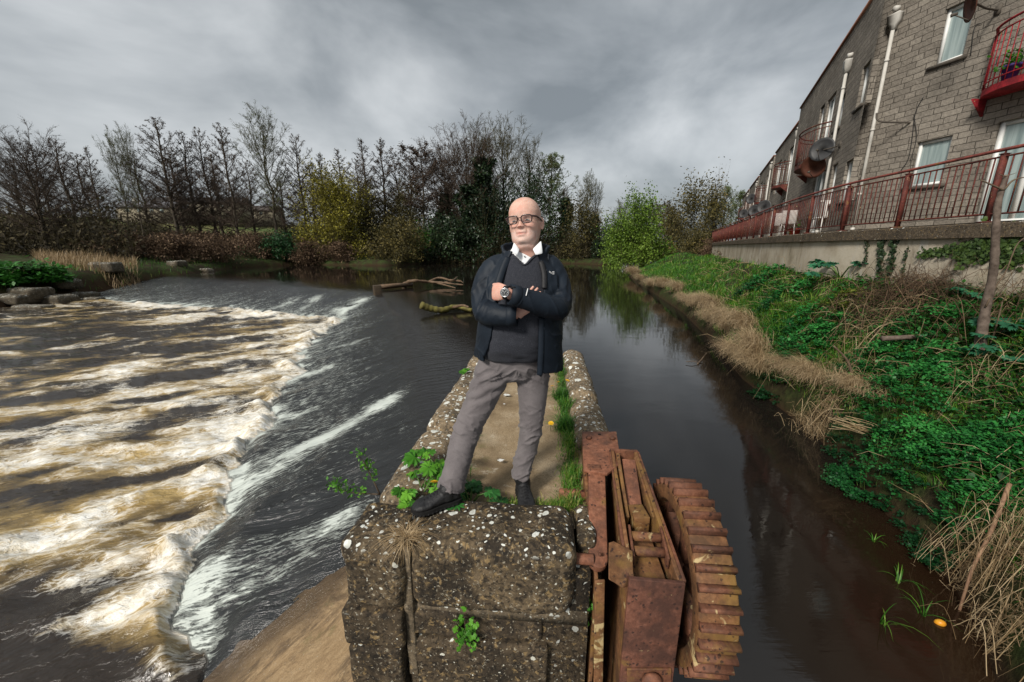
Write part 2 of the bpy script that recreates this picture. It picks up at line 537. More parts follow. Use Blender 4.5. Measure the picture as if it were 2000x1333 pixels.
foam_pool = (spread + .20 * band + .80 * an1 + .45 * an2) * (1 - .9 * dark)
foam_pool = np.clip(np.maximum(foam_pool, edge * (1.05 + .35 * an2)), 0, 1.3) * (.6 + .4 * sstep(60, 14, p[:, 1]))
foam_pool *= sstep(2.2, 3.6, p[:, 1] - .0 * dfo)
# ramp streaks
strk = np.zeros(len(p))
for (x1, y1, z1), (x2, y2, z2), wd, am in [((745, 650, -1.75), (575, 690, -2.5), .35, .55), ((675, 691, -1.9), (560, 735, -2.5), .3, .75), ((690, 755, -1.9), (530, 812, -2.5), .27, .75),
                                           ((815, 752, -1.6), (430, 960, -2.55), .42, 1.05), ((790, 800, -1.7), (560, 905, -2.4), .16, .7), ((750, 968, -1.7), (345, 1150, -2.55), .38, .95), ((690, 1040, -2.0), (350, 1200, -2.55), .2, .6),
                                           ((596, 575, -1.9), (500, 612, -2.55), .8, .75), ((635, 575, -1.9), (560, 612, -2.5), .7, .75), ((722, 580, -1.8), (640, 618, -2.5), 1.0, 1.0), ((470, 572, -1.9), (400, 598, -2.5), .8, .4), ((540, 572, -1.9), (460, 604, -2.5), .8, .45)]:
    strk = np.maximum(strk, am * gauss_path(p, gz(x1, y1, z1), gz(x2, y2, z2), wd))
strk *= np.clip(.78 + .75 * fbm(np.c_[dc * .9, arc * 2.2], 3, 71), .15, 1.15)
farsec = arc < 31
rn = fbm(np.c_[dc * .5, arc * 3.0], 3, 77)
base_r = np.where(farsec, .07 + .36 * tt ** 1.4, .05 + .30 * sstep(.2, .75, tt) * sstep(4.0, 6.5, p[:, 1]))
foam_ramp = np.clip(np.maximum(strk, base_r) + .18 * rn * sstep(.05, .2, tt), 0, 1.2) * sstep(.03, .12, tt)
lip = sstep(.80, 1.0, tt) * ramp * sstep(2.7, 3.6, p[:, 1])
foam_ramp = np.maximum(foam_ramp, lip * (.62 + .9 * rn + .5 * fbm(p * 4, 2, 66)))
foam = np.where(pool, foam_pool, np.where(ramp, foam_ramp, 0))
tan = np.where(pool, np.clip(foam_pool * .9 + .15 + .6 * fbm(np.c_[pu * .5, pv * 1.3], 3, 5), 0, 1), 0)
z = weir_z(tt, dc, up)
chop = fbm(np.c_[pu * 1.3, pv * 2.6], 4, 21); chop2 = fbm(np.c_[pu * 4.5, pv * 8], 3, 22)
ridg = 1 - np.abs(chop2) * 2
z += np.where(pool, (.17 * chop + .02 * ridg * np.clip(foam, 0, 1)) * sstep(0, .4, dfo) * (.25 + .75 * np.clip(foam, 0, 1)) + .13 * np.exp(-((dfo - .35) / .4) ** 2) * sstep(0, .25, dfo) * nearfoot * np.clip(foam, 0, 1) * (.7 + .9 * chop), 0)
z += np.where(ramp, .022 * fbm(np.c_[dc * .8, arc * 3.6], 3, 31) * sstep(.05, .2, tt) + .012 * foam * ridg * sstep(.1, .3, tt), 0)
# the sheet thins out to nothing towards the near end, where the apron is dry
dry = ramp & True
EA, EB = np.array([-1.3, 4.0]), np.array([-3.35, 2.66])
en = np.array([(EB - EA)[1], -(EB - EA)[0]]); en /= np.linalg.norm(en)
off = (p - EA) @ en                                              # >0 on the near (dry) side
if ((np.array([-1.5, 3.0]) - EA) @ en) < 0: off = -off
thin = sstep(-.5, .25, off - .12 + .12 * fbm(p * 3, 3, 8)) * sstep(.0, .3, dc)
z -= np.where(ramp, thin * .14, 0)
foam *= 1 - np.where(ramp, sstep(-.5, .05, off), 0)
uvx = np.where(ramp, dc * .55, np.where(pool, pu * .5, -dc * .55))
uvy = np.where(pool, pv, arc)
acc = np.where(up, np.exp(-dc / 1.6) * sstep(30, 26, arc + 0 * dc) * (arc < 60), 0) + np.where(up & farsec, np.exp(-dc / 1.2), 0)
dr, _ = pdist(p, RSH)
mud = sstep(1.5, .1, dr) * sstep(5.5, 3.0, p[:, 1])
m, nt, b, out = newmat('river_water'); t = NT(nt)
A = lambda n: t.n('Attribute', attribute_name=n).outputs['Fac']
fo, ta, ra, mu, po = A('foam'), A('tan'), A('ramp'), A('mud'), A('pool')
uv = t.n('UVMap', uv_map='UVMap').outputs[0]
tc = t.n('TexCoord').outputs['Object']
wn = t.n('TexNoise'); wn.inputs['Scale'].default_value = 1.6; wn.inputs['Detail'].default_value = 4; t.l(uv, wn.inputs['Vector'])
uvw = t.mix(.28, uv, wn.outputs['Color'], 'ADD')
na = t.noise(t.map(uvw, (4.2, 4.4, 1)), 1.0, 6, .6, .5)
nb = t.noise(t.map(uvw, (10, 11, 1)), 1.0, 5, .6, .7)
nc_ = t.noise(t.map(uvw, (3.4, 4.6, 1), (0, 0, 0), (7, 3, 0)), 1.0, 8, .72, .4)
ncr = t.noise(t.map(uv, (9, 24, 1), (0, 0, 0), (3, 1, 0)), 1.0, 5, .7, .3)
ridge_ = lambda n_, k: t.math('SUBTRACT', 1.0, t.math('MULTIPLY', t.math('ABSOLUTE', t.math('SUBTRACT', n_, .5)), k), clamp=True)
lace = t.math('MAXIMUM', ridge_(na, 9.0), t.math('MULTIPLY', ridge_(nb, 8.0), .85))
lump = t.math('ADD', t.math('MULTIPLY', lace, .50), t.math('MULTIPLY', nc_, .95))
lo = t.math('SUBTRACT', 1.22, t.math('MULTIPLY', fo, .80))
wp_ = t.math('MULTIPLY', t.math('DIVIDE', t.math('SUBTRACT', lump, lo), .42), 1.0, clamp=True)
wr_ = t.math('ADD', t.math('MULTIPLY', fo, 1.25), t.math('ADD', t.math('MULTIPLY', t.math('SUBTRACT', ncr, .5), 3.6), t.math('MULTIPLY', t.math('SUBTRACT', nc_, .5), 1.2)))
wr_ = t.ramp(wr_, [(.50, 0), (1.25, 1)])
white = t.math('MULTIPLY', t.mix(po, wr_, wp_), t.ramp(fo, [(.02, 0), (.16, 1)]))
cov2 = t.mix(po, wr_, lump)
tanf = t.math('MULTIPLY', t.ramp(t.math('ADD', ta, t.math('MULTIPLY', t.math('SUBTRACT', nc_, .5), 1.1)), [(.40, 0), (.95, 1)]), po)
dk = t.mix(mu, (.010, .008, .0065), (.016, .008, .004))
dk = t.mix(ra, dk, (.020, .022, .023))
dk = t.mix(t.math('MULTIPLY', po, .6), dk, (.030, .020, .012))
tcol = t.ramp(t.noise(t.map(uv, (1.5, 3, 1)), 1.0, 4, .6), [(.3, (.20, .125, .032)), (.65, (.45, .32, .125))])
c = t.mix(tanf, dk, tcol)
wcol = t.ramp(t.noise(t.map(uvw, (7, 9, 1), loc=(2, 9, 0)), 1.0, 6, .68, .6), [(.34, (.50, .41, .26)), (.48, (.70, .66, .57)), (.60, (.80, .79, .75))])
c = t.mix(white, c, t.mix(po, (.50, .54, .50), wcol))
t.l(c, b.inputs['Base Color'])
foamy = t.math('MAXIMUM', white, t.math('MULTIPLY', tanf, .7))
t.l(t.math('ADD', t.math('MULTIPLY', foamy, .5), t.math('ADD', .018, t.math('MULTIPLY', ra, .10))), b.inputs['Roughness'])
b.inputs['IOR'].default_value = 1.45
calm = t.math('ADD', t.math('MULTIPLY', t.noise(t.map(tc, (.55, 1.3, 1), (0, 0, R(20))), 1.4, 3, .5), .7), t.math('MULTIPLY', t.noise(t.map(tc, (1.2, 2.4, 1)), 4.2, 3, .5, .8), .16))
stre = t.noise(t.map(uv, (1.1, 7.5, 1)), 1.0, 5, .62, .35)
ripp = t.math('MULTIPLY', t.math('ADD', stre, t.math('MULTIPLY', ncr, .25)), 1.0)
n0 = t.n('Bump'); t.l(calm, n0.inputs['Height']); n0.inputs['Distance'].default_value = .05
t.l(t.math('SUBTRACT', .09, t.math('MULTIPLY', ra, .05), clamp=True), n0.inputs['Strength'])
n3 = t.n('Bump'); t.l(ripp, n3.inputs['Height']); n3.inputs['Distance'].default_value = .075; t.l(ra, n3.inputs['Strength']); t.l(n0.outputs[0], n3.inputs['Normal'])
n4 = t.n('Bump'); t.l(t.math('ADD', t.math('MULTIPLY', na, .6), t.math('MULTIPLY', nb, .5)), n4.inputs['Height']); n4.inputs['Distance'].default_value = .06; t.l(po, n4.inputs['Strength']); t.l(n3.outputs[0], n4.inputs['Normal'])
n5 = t.n('Bump'); t.l(cov2, n5.inputs['Height']); n5.inputs['Distance'].default_value = .02; t.l(foamy, n5.inputs['Strength']); t.l(n4.outputs[0], n5.inputs['Normal'])
t.l(n5.outputs[0], b.inputs['Normal'])
me = mesh_np('river', np.c_[p, z], f, True, {'foam': foam, 'tan': tan, 'ramp': np.where(ramp, .3 + .5 * sstep(.0, .25, tt), np.where(pool, 0, .3 * np.exp(-dc / 1.3))), 'mud': mud, 'pool': np.where(pool, 1.0, 0.0)}, np.c_[uvx, uvy])
tag(link('river', me, m), kind='structure')

# ---- concrete apron of the weir under the sheet, bare at the near end
p, f = polar(1.2, 46, 1.02, 60, 186, .6)
up, pool, ramp, tt, dc, dfo, arc, arf = flow_fields(p)
zz_ = weir_z(np.where(pool, 1 + np.minimum(dfo, 3) * .3, tt), dc, up) - .055 + .03 * fbm(p * 1.6, 4, 61)
keep = ~(up & (dc > .6)) & ~(pool & (dfo > 2.5))
kf = keep[f].all(1)
m, nt, b, out = newmat('wet_concrete'); t = NT(nt)
tc = t.n('TexCoord').outputs['Object']
wetA = t.n('Attribute', attribute_name='wet').outputs['Fac']
rot_ = t.map(tc, (1, 1, 1), (0, 0, R(-36)))
a2 = t.noise(t.map(rot_, (1.3, 3.0, 1)), 1.3, 9, .74, .5)
gr = t.noise(tc, 130, 4, .8)
c = t.ramp(t.noise(t.map(rot_, (3, 5, 1)), 2.6, 9, .78), [(.3, (.17, .105, .05)), (.5, (.27, .18, .09)), (.72, (.38, .27, .15))])
c = t.mix(t.ramp(gr, [(.45, 0), (.75, .6)]), c, (.10, .062, .03))
c = t.mix(t.ramp(a2, [(.50, 0), (.60, .8)]), c, (.07, .042, .02))
c = t.mix(t.ramp(t.noise(t.map(tc, loc=(4, 4, 4)), 2.0, 5, .7), [(.62, 0), (.72, .5)]), c, (.07, .075, .018))
c = t.mix(t.math('MULTIPLY', wetA, .85), c, (.05, .032, .017))
c = t.mix(t.ramp(t.noise(tc, 75, 2, .5), [(.70, 0), (.76, 1)]), c, (.4, .38, .33))
t.l(c, b.inputs['Base Color']); t.l(t.math('SUBTRACT', .7, t.math('MULTIPLY', wetA, .5)), b.inputs['Roughness'])
t.l(t.bump(t.math('ADD', t.noise(tc, 30, 5, .7), t.math('MULTIPLY', a2, 2.0)), .6, .02), b.inputs['Normal'])
M_apron = m
tag(link('weir_apron', mesh_np('weir_apron', np.c_[p, zz_], f[kf], True, {'wet': sstep(.45, .05, np.abs((p - EA) @ en + .15 * fbm(p * 2.5, 3, 8)))}), M_apron), kind='structure')
# ------------------------------------------------------------------ stone pier
K = .088
def PL(s, t_, z): return (s + K * t_, t_, z)
PROT = Matrix.Rotation(-math.atan(K), 4, 'Z')
def stonemat(name, base, dark, lichen=.5, spots=.5, darkamt=.5):
    m, nt, b, out = newmat(name); t = NT(nt)
    tc = t.n('TexCoord').outputs['Object']
    dist = t.n('TexNoise'); dist.inputs['Scale'].default_value = 14; dist.inputs['Detail'].default_value = 4; t.l(tc, dist.inputs['Vector'])
    wv = t.mix(.06, tc, dist.outputs['Color'], 'ADD')
    n1 = t.noise(tc, 3.2, 6, .65); n2 = t.noise(tc, 26, 5, .7)
    c = t.ramp(n2, [(.28, tuple(q * .45 for q in base)), (.5, base), (.75, tuple(min(1, q * 1.75) for q in base))])
    c = t.mix(t.ramp(n1, [(.40 + .12 * (1 - darkamt), 0), (.58 + .15 * (1 - darkamt), 1)]), c, t.mix(.82, c, dark))
    def spot(scale, radius, frac, seed):
        v = t.n('TexVoronoi'); v.inputs['Scale'].default_value = scale
        t.l(t.map(wv, loc=(seed, seed * 2.3, 0)), v.inputs['Vector'])
        sx = t.n('SeparateColor'); t.l(v.outputs['Color'], sx.inputs[0])
        on = t.math('GREATER_THAN', sx.outputs[0], 1 - frac)
        rad = t.math('MULTIPLY', radius, t.math('ADD', .45, t.math('MULTIPLY', sx.outputs[1], .55)))
        return t.math('MULTIPLY', on, t.math('LESS_THAN', v.outputs['Distance'], rad))
    def mott(scale, lo, hi, seed, amt): return t.math('MULTIPLY', t.ramp(t.noise(t.map(tc, loc=(seed, seed * 1.7, 2)), scale, 4, .62, .4), [(lo, 0), (hi, 1)]), amt)
    c = t.mix(mott(34, .55 - .06 * spots, .62, 1.3, .85), c, dark)
    c = t.mix(mott(27, .60 - .03 * spots, .66, 4.1, .7), c, (.27, .185, .085))
    c = t.mix(mott(58, .62 - .03 * spots, .68, 7.7, .75), c, (.36, .32, .24))
    c = t.mix(t.math('MULTIPLY', spot(46, .40, .22 * spots, 1.3), .7), c, dark)
    geo = t.n('NewGeometry'); sz = t.n('SeparateXYZ'); t.l(geo.outputs['Normal'], sz.inputs[0])
    upm = t.ramp(sz.outputs[2], [(.25, .0), (.6, 1)])             # pale lichen settles on the tops
    L = t.math('MAXIMUM', t.math('MAXIMUM', spot(10.5, .42, .24 * lichen, 2.2), spot(18, .42, .42 * lichen, 9.4)), spot(36, .40, .45 * lichen, 5.2))
    lc = t.ramp(n2, [(.3, (.42, .43, .38)), (.6, (.68, .69, .64))])
    c = t.mix(t.math('MULTIPLY', t.math('MULTIPLY', L, upm), .95), c, lc)
    few = t.math('MULTIPLY', t.math('MAXIMUM', spot(20, .34, .07 * lichen, 3.7), spot(48, .34, .10 * lichen, 6.1)), t.math('SUBTRACT', 1.0, upm))
    c = t.mix(few, c, (.5, .49, .42))
    t.l(c, b.inputs['Base Color']); b.inputs['Roughness'].default_value = .85; b.inputs['Specular IOR Level'].default_value = .2
    h = t.math('ADD', t.math('MULTIPLY', n2, .7), t.math('MULTIPLY', t.noise(tc, 90, 3, .6), .3))
    t.l(t.bump(t.math('ADD', h, t.math('MULTIPLY', L, .25)), .75, .012), b.inputs['Normal'])
    return m
M_cope = stonemat('lichened_sandstone', (.20, .15, .095), (.045, .036, .026), .95, .55, .45)
M_front = stonemat('algae_stained_sandstone', (.115, .084, .05), (.013, .011, .009), .7, 1.2, .95)
M_course = stonemat('black_stained_stone', (.075, .055, .034), (.012, .010, .008), .25, .7, .75)
m, nt, b, out = newmat('worn_sandy_concrete'); t = NT(nt)
tc = t.n('TexCoord').outputs['Object']
c = t.ramp(t.noise(tc, 2.3, 6, .65), [(.3, (.15, .105, .06)), (.5, (.27, .20, .12)), (.72, (.40, .32, .215))])
c = t.mix(t.ramp(t.noise(tc, 110, 3, .7), [(.46, 0), (.72, .7)]), c, (.09, .06, .035))
c = t.mix(t.ramp(t.noise(t.map(tc, (7, 1.6, 1)), 2.0, 5, .7), [(.55, 0), (.7, .5)]), c, (.12, .08, .045))
c = t.mix(t.ramp(t.noise(tc, 5.5, 5, .7), [(.60, 0), (.70, .8)]), c, (.48, .43, .34))
c = t.mix(t.ramp(t.noise(t.map(tc, loc=(3, 8, 0)), 3.1, 4, .7), [(.60, 0), (.72, .55)]), c, (.12, .12, .05))
t.l(c, b.inputs['Base Color']); b.inputs['Roughness'].default_value = .9; b.inputs['Specular IOR Level'].default_value = .15
t.l(t.bump(t.noise(tc, 45, 5, .75), .6, .012), b.inputs['Normal'])
M_walk = m
pier = empty('stone_pier', PL(-.2, 3.2, -1.6), label='narrow stone pier with lichen spotted rounded copings that the man stands on', cat='pier')
cu = MB()
for (a, bq, t0, t1) in [(-.955, .255, 1.655, 2.62), (-.93, .50, 2.60, 5.28)]:
    cu.box(PL((a + bq) / 2, (t0 + t1) / 2, -1.5), (bq - a, t1 - t0, 2.86), PROT)
cu.build('masonry', M_course, pier)
# walkway: slightly dished sheet
g = 40
ss, ts = np.meshgrid(np.linspace(-.72, .30, g), np.linspace(1.85, 5.3, g * 2), indexing='ij')
q = np.stack([ss + K * ts, ts], -1).reshape(-1, 2)
zz_ = -.005 + .02 * fbm(q * 3, 4, 5) - .012 * np.exp(-((ss.ravel() + .2) / .3) ** 2)
i = np.arange(g * g * 2).reshape(g, g * 2)
f = np.stack([i[:-1, :-1], i[1:, :-1], i[1:, 1:], i[:-1, 1:]], -1).reshape(-1, 4)
link('walkway', mesh_np('walkway', np.c_[q, zz_], f, True), M_walk, pier, True)
for px, py, r0 in ((978, 900, .022), (990, 772, .035), (985, 790, .012)):
    q0 = gz(px, py, .008); mb = MB(); n_ = 22; aa = np.linspace(0, 2 * math.pi, n_, endpoint=False); rr = r0 * (1 + .35 * rng.normal(0, .6, n_)); mb.ngon([(q0.x + r_ * math.cos(a), q0.y + r_ * .8 * math.sin(a), .0 + .012) for a, r_ in zip(aa, rr)])
    mb.build('white_splash', simple('chalky_white', (.5, .5, .47), (.68, .68, .65), 60, .9, .2), pier)
sd_ = 1
def cope(s0, s1, t0, t1, z0, z1, r, name='coping_stone', mat=None, dz=0):
    global sd_
    sd_ += 1
    mb = MB()
    mb.bbox(PL((s0 + s1) / 2, (t0 + t1) / 2, (z0 + z1) / 2), (s1 - s0, t1 - t0, z1 - z0), r, PROT @ Matrix.Rotation(R(rnd.uniform(-.8, .8)), 4, 'Y'), 5, .022, sd_)
    return mb.build(name, mat or M_cope, pier, True)
for t0, t1, dz in [(1.965, 2.9, 0), (2.91, 3.75, .012), (3.765, 4.6, -.006), (4.61, 5.36, .008)]:
    cope(-1.0, -.66, t0, t1, -.36, .115 + dz, .11)
for t0, t1, dz in [(2.66, 3.52, 0), (3.53, 4.45, .012), (4.46, 5.36, -.004)]:
    cope(.245, .555, t0, t1, -.36, .13 + dz, .14)
cope(-1.015, -.692, 1.60, 1.955, -.30, .105, .055, mat=M_front)                # corner stone
cope(-.684, .182, 1.588, 1.985, -.325, .108, .085, mat=M_front)                # broad front stone
cope(.19, .30, 1.70, 2.0, -.33, .06, .04, mat=M_front)
mb = MB(); mb.bbox(PL(-.688, 1.78, -.35), (.05, .30, .84), .01, PROT, 2, .03, 5); mb.box(PL(-.38, 1.80, -.335), (1.25, .34, .06), PROT); mb.build('mortar', stonemat('lime_mortar', (.13, .10, .065), (.05, .04, .028), .8, .4, .4), pier, True)
for a, bq, z0, z1, t0 in [(-1.04, -.71, -.54, -.315, 1.60), (-.70, -.42, -.50, -.34, 1.63), (-.41, .02, -.51, -.34, 1.62), (.03, .27, -.52, -.34, 1.66),
                          (-1.03, -.73, -.90, -.55, 1.60), (-.715, .05, -.88, -.525, 1.61), (.065, .275, -.9, -.53, 1.67),
                          (-1.05, -.6, -1.25, -.91, 1.60), (-.59, .27, -1.25, -.89, 1.62), (-1.05, -.3, -1.7, -1.26, 1.6), (-.29, .27, -1.7, -1.26, 1.62), (-1.06, -.5, -2.3, -1.71, 1.59), (-.49, .28, -2.3, -1.71, 1.6), (-1.06, -.2, -2.95, -2.31, 1.58), (-.19, .28, -2.95, -2.31, 1.59)]:
    cope(a, bq, t0, 1.98, z0, z1, .022, 'facing_stone', M_course)
for a, t0, t1 in [(.27, 2.66, 3.6), (.27, 3.61, 4.5), (.27, 4.51, 5.34), (-1.02, 2.0, 3.1), (-1.02, 3.11, 4.2), (-1.02, 4.21, 5.34)]:
    for z0, z1 in ((-.72, -.37), (-1.1, -.73), (-1.6, -1.11), (-2.2, -1.61)):
        cope(a, a + .275, t0, t1, z0, z1, .03, 'facing_stone', M_course)

# ------------------------------------------------------------------ plants: blades, leaves
def blades(mb, base, h, lean, w, tint, droop=.6, seg=3, dirs=None):
    """base (N,3) h (N,) lean (N,) w (N,)"""
    n = len(base)
    if dirs is None:
        a = rng.uniform(0, 2 * math.pi, n); dirs = np.stack([np.cos(a), np.sin(a), np.zeros(n)], 1)
    side = np.stack([-dirs[:, 1], dirs[:, 0], np.zeros(n)], 1)
    k = np.linspace(0, 1, seg + 1)
    P = []
    for u in k:
        out_ = lean * (u ** 1.6)
        up_ = u * (1 - droop * lean * u * u)
        c = base + dirs * (h * out_)[:, None] + np.array([0, 0, 1.0]) * (h * up_)[:, None]
        ww = w * (1 - u) ** .7
        P += [c - side * ww[:, None] / 2, c + side * ww[:, None] / 2]
    V = np.stack(P, 1)                       # N, 2(seg+1), 3
    o = np.arange(n)[:, None] * (2 * (seg + 1))
    qs = [o + np.array([[2 * s_, 2 * s_ + 1, 2 * s_ + 3, 2 * s_ + 2]]) for s_ in range(seg)]
    mb.add(V.reshape(-1, 3), np.concatenate(qs), tint=np.repeat(tint, 2 * (seg + 1)))
def leafcards(mb, pos, size, tint, nrm=None, flat=.0, aspect=.55, fold=.25):
    """pointed leaves of 4 triangles-worth quads; pos (N,3)"""
    n = len(pos)
    d = rng.normal(size=(n, 3)); d[:, 2] *= (1 - flat); d /= np.linalg.norm(d, axis=1, keepdims=True)
    if nrm is None: nrm = rng.normal(size=(n, 3)) * (1 - flat) + np.array([0, 0, 1.0]) * (flat * 2 + .4)
    s_ = np.cross(nrm, d); s_ /= np.linalg.norm(s_, axis=1, keepdims=True) + 1e-9
    u = np.cross(d, s_)
    L = size[:, None]
    a = pos; tip = pos + d * L - u * L * fold * .5; mid = pos + d * L * .5
    l_ = mid + s_ * L * aspect * .5 - u * L * fold * .3; r_ = mid - s_ * L * aspect * .5 - u * L * fold * .3
    V = np.stack([a, l_, tip, r_], 1)
    o = np.arange(n)[:, None] * 4
    mb.add(V.reshape(-1, 3), o + np.array([[0, 3, 2, 1]]), tint=np.repeat(tint, 4))
def lobed_leaf(mb, base, d, up, size, lobes=5, tint=.5, jag=.5):
    """palmate toothed leaf; d stalk direction, up leaf normal"""
    d = Vector(d).normalized(); up = Vector(up).normalized(); s_ = d.cross(up).normalized(); up = s_.cross(d)
    n = lobes * 8 + 1
    pts = [Vector(base)]
    for k in range(n):
        a = R(-150 + 300 * k / (n - 1))
        ph = (k / (n - 1)) * lobes
        lob = abs(math.cos(math.pi * (ph - .5)))
        lob = .45 + .55 * (abs(math.sin(math.pi * ph)) ** .7)
        tooth = 1 + .10 * (1 if k % 2 else -1)
        r_ = size * (.55 + .45 * math.cos(a * .55)) * (1 - jag + jag * lob) * tooth
        v = d * (math.cos(a) * r_) + s_ * (math.sin(a) * r_)
        w = r_ / size
        pts.append(Vector(base) + d * size * .25 + v + up * (size * (.10 * math.sin(ph * 2 * math.pi) - .28 * w * w)))
    c = len(pts)
    v = [list(Vector(base) + d * size * .25)] + [list(q) for q in pts[1:]]
    mb.add(v, None, [[0, k, k + 1] for k in range(1, n)], tint=tint)
M_leaf = leafmat('spring_leaf', [(0, (.018, .07, .006)), (.5, (.05, .19, .012)), (1, (.13, .34, .025))])
M_grass = leafmat('meadow_grass', [(0, (.014, .055, .006)), (.45, (.04, .15, .012)), (.75, (.12, .23, .022)), (1, (.30, .27, .08))])
M_dry = leafmat('dead_grass', [(0, (.10, .06, .028)), (.5, (.33, .23, .12)), (1, (.58, .45, .28))], trans=.2)
M_stalk = simple('green_stalk', (.05, .10, .02), (.10, .17, .04), 30, .6, 0)
M_twig = simple('brown_twig', (.06, .04, .025), (.16, .115, .075), 25, .8, .3)
M_yellow = simple('dandelion_yellow', (.75, .40, .01), (.85, .55, .02), 60, .7, .4)
def plant_root(name, loc, label, cat='plant', group=None): return empty(name, loc, 0, label, cat, group)

def hogweed(loc, leaves, label, mat=None, size=1.0, spread=1.0, group=None, seed=0):
    r_ = random.Random(seed)
    o = plant_root('hogweed', loc, label, group=group)
    lm, sm = MB(), MB()
    for k in range(leaves):
        a = 2 * math.pi * k / leaves + r_.uniform(-.4, .4)
        ln = size * r_.uniform(.07, .15) * spread
        hh = size * r_.uniform(.03, .13)
        b0 = Vector(loc); d = Vector((math.cos(a), math.sin(a), 0))
        e = b0 + d * ln + Vector((0, 0, hh))
        sm.tube([b0, b0 + d * ln * .4 + Vector((0, 0, hh * .7)), e], [.004 * size, .0035 * size, .0025 * size], 5)
        for j, off in enumerate((0, 1, -1)):
            dd = (d + Vector((-d.y, d.x, 0)) * off * 1.0).normalized()
            lobed_leaf(lm, e - d * (.02 * size * abs(off)), dd + Vector((0, 0, r_.uniform(-.3, .25))), (r_.uniform(-.4, .4), r_.uniform(-.6, .1), 1), size * r_.uniform(.038, .07) * (1 if off == 0 else .8), 7, r_.uniform(.2, 1))
    lm.build('leaf', mat or M_leaf, o); sm.build('stalk', M_stalk, o)
    return o
hogweed(gz(862, 935, .06) + Vector((-.02, 0, 0)), 8, 'bright green hogweed sprouting behind the black boot on the left coping', size=1.25, seed=3)
hogweed(gz(825, 965, .08), 8, 'small lobed hogweed leaves left of the dandelion beside the boot toe', size=.95, seed=5)
hogweed(gz(918, 990, .0), 11, 'dark green crinkled hogweed between the boots at the front coping', leafmat('deep_leaf', [(0, (.008, .05, .012)), (1, (.035, .16, .03))]), size=1.05, spread=1.0, seed=8)
hogweed(gz(920, 735, .05), 7, 'little green plant on the far left coping beside the thigh', size=1.0, seed=12)
# grass in the joints
def grass_along(mb, pts, n, h, wid, tb, w=.006):
    pts = np.array(pts, float)
    u = rng.uniform(0, len(pts) - 1 - 1e-6, n); i = u.astype(int); f_ = u - i
    b_ = pts[i] * (1 - f_)[:, None] + pts[i + 1] * f_[:, None]
    b_[:, 0] += rng.normal(0, wid, n); b_[:, 1] += rng.normal(0, wid, n)
    clump = .55 + .9 * np.clip(vnoise(b_[:, :2] * 6, 4) + .4, 0, 1)
    blades(mb, b_, h * rng.uniform(.5, 1.2, n) * clump, rng.uniform(.2, 1.1, n), np.full(n, w), np.clip(rng.normal(tb, .2, n), 0, 1))
gm = MB()
grass_along(gm, [PL(.20, 2.05, 0), PL(.20, 2.5, 0), PL(.22, 3.2, 0)], 1500, .085, .035, .62)
grass_along(gm, [PL(.21, 3.0, 0), PL(.215, 3.9, 0), PL(.2, 5.1, 0)], 1700, .10, .035, .4)
grass_along(gm, [PL(-.28, 2.03, 0), PL(.0, 2.03, 0), PL(.2, 2.02, 0)], 800, .06, .025, .75)
grass_along(gm, [PL(-.63, 2.4, 0), PL(-.62, 3.2, 0), PL(-.62, 4.6, 0)], 1600, .09, .03, .25)
grass_along(gm, [PL(-.55, 2.15, 0), PL(-.6, 2.5, 0)], 350, .07, .03, .3)
tag(gm.build('pier_grass', M_grass), kind='stuff')
# lusher tufts one can tell apart
def tuft(loc, n, h, spread, label, name='grass_tuft', tb=.4, mat=None, cat='grass tuft', w=.006, lean=(.2, 1.3)):
    mb = MB()
    loc = np.array(loc); b_ = loc + np.c_[rng.normal(0, spread * .4, (n, 2)), np.zeros(n)]
    blades(mb, b_, h * rng.uniform(.5, 1.15, n), rng.uniform(*lean, n), np.full(n, w), np.clip(rng.normal(tb, .22, n), 0, 1))
    return tag(mb.build(name, mat or M_grass), label, cat)
tuft(PL(.2, 3.05, 0), 420, .17, .1, 'tall green grass tuft on the walkway beside the rusty plate', tb=.3)
tuft(PL(.19, 3.75, 0), 420, .16, .1, 'rounded green grass tuft at the right coping behind the knee', tb=.25)
tuft(PL(-.685, 1.66, .09), 260, .10, .05, 'straw coloured dead tuft hanging in the joint of the front coping', 'dead_tuft', .5, M_dry, w=.004, lean=(1.2, 2.2))
# dandelions
dn = empty('dandelion', (0, 0, 0), 0, 'x', 'flower', 'dandelions on the pier')
mb = MB(); mb.tube([(0, 0, 0), (.004, 0, .04), (.0, .003, .08)], [.0025, .0022, .002], 5); mb.build('stem', M_stalk, dn)
mb = MB()
for k in range(46):
    a = k * 2.4; r0 = .018 * math.sqrt(k / 46)
    d = Vector((math.cos(a), math.sin(a), 0)); s_ = Vector((-d.y, d.x, 0)); c0 = Vector((0, .003, .082 + .006 * (1 - k / 46)))
    v = [c0 + d * r0 * .3 - s_ * .0012, c0 + d * r0 * .3 + s_ * .0012, c0 + d * (r0 + .005) + s_ * .0022 + Vector((0, 0, .003)), c0 + d * (r0 + .005) - s_ * .0022 + Vector((0, 0, .003))]
    mb.add([list(q) for q in v], [[0, 1, 2, 3]])
mb.build('flower_head', M_yellow, dn)
dl = [(846, 975, .1, 'yellow dandelion tucked behind the black boot on the left coping'), (1076, 842, .0, 'lone yellow dandelion in the grass level with the shin on the right'),
      (1082, 772, 0, 'nearest dandelion of the two close together behind the right thigh'), (1092, 764, 0, 'farther dandelion of the two close together behind the right thigh'), (1102, 758, .02, 'dandelion nearest the right coping behind the thigh')]
for k, (px, py, z, lb) in enumerate(dl):
    o = dn if k == 0 else copy_tree(dn)
    o.location = gz(px, py, z); o.rotation_euler = (R(-18), R(rnd.uniform(-15, 15)), rnd.uniform(0, 6)); o['label'] = lb; o.scale = (1.15,) * 3
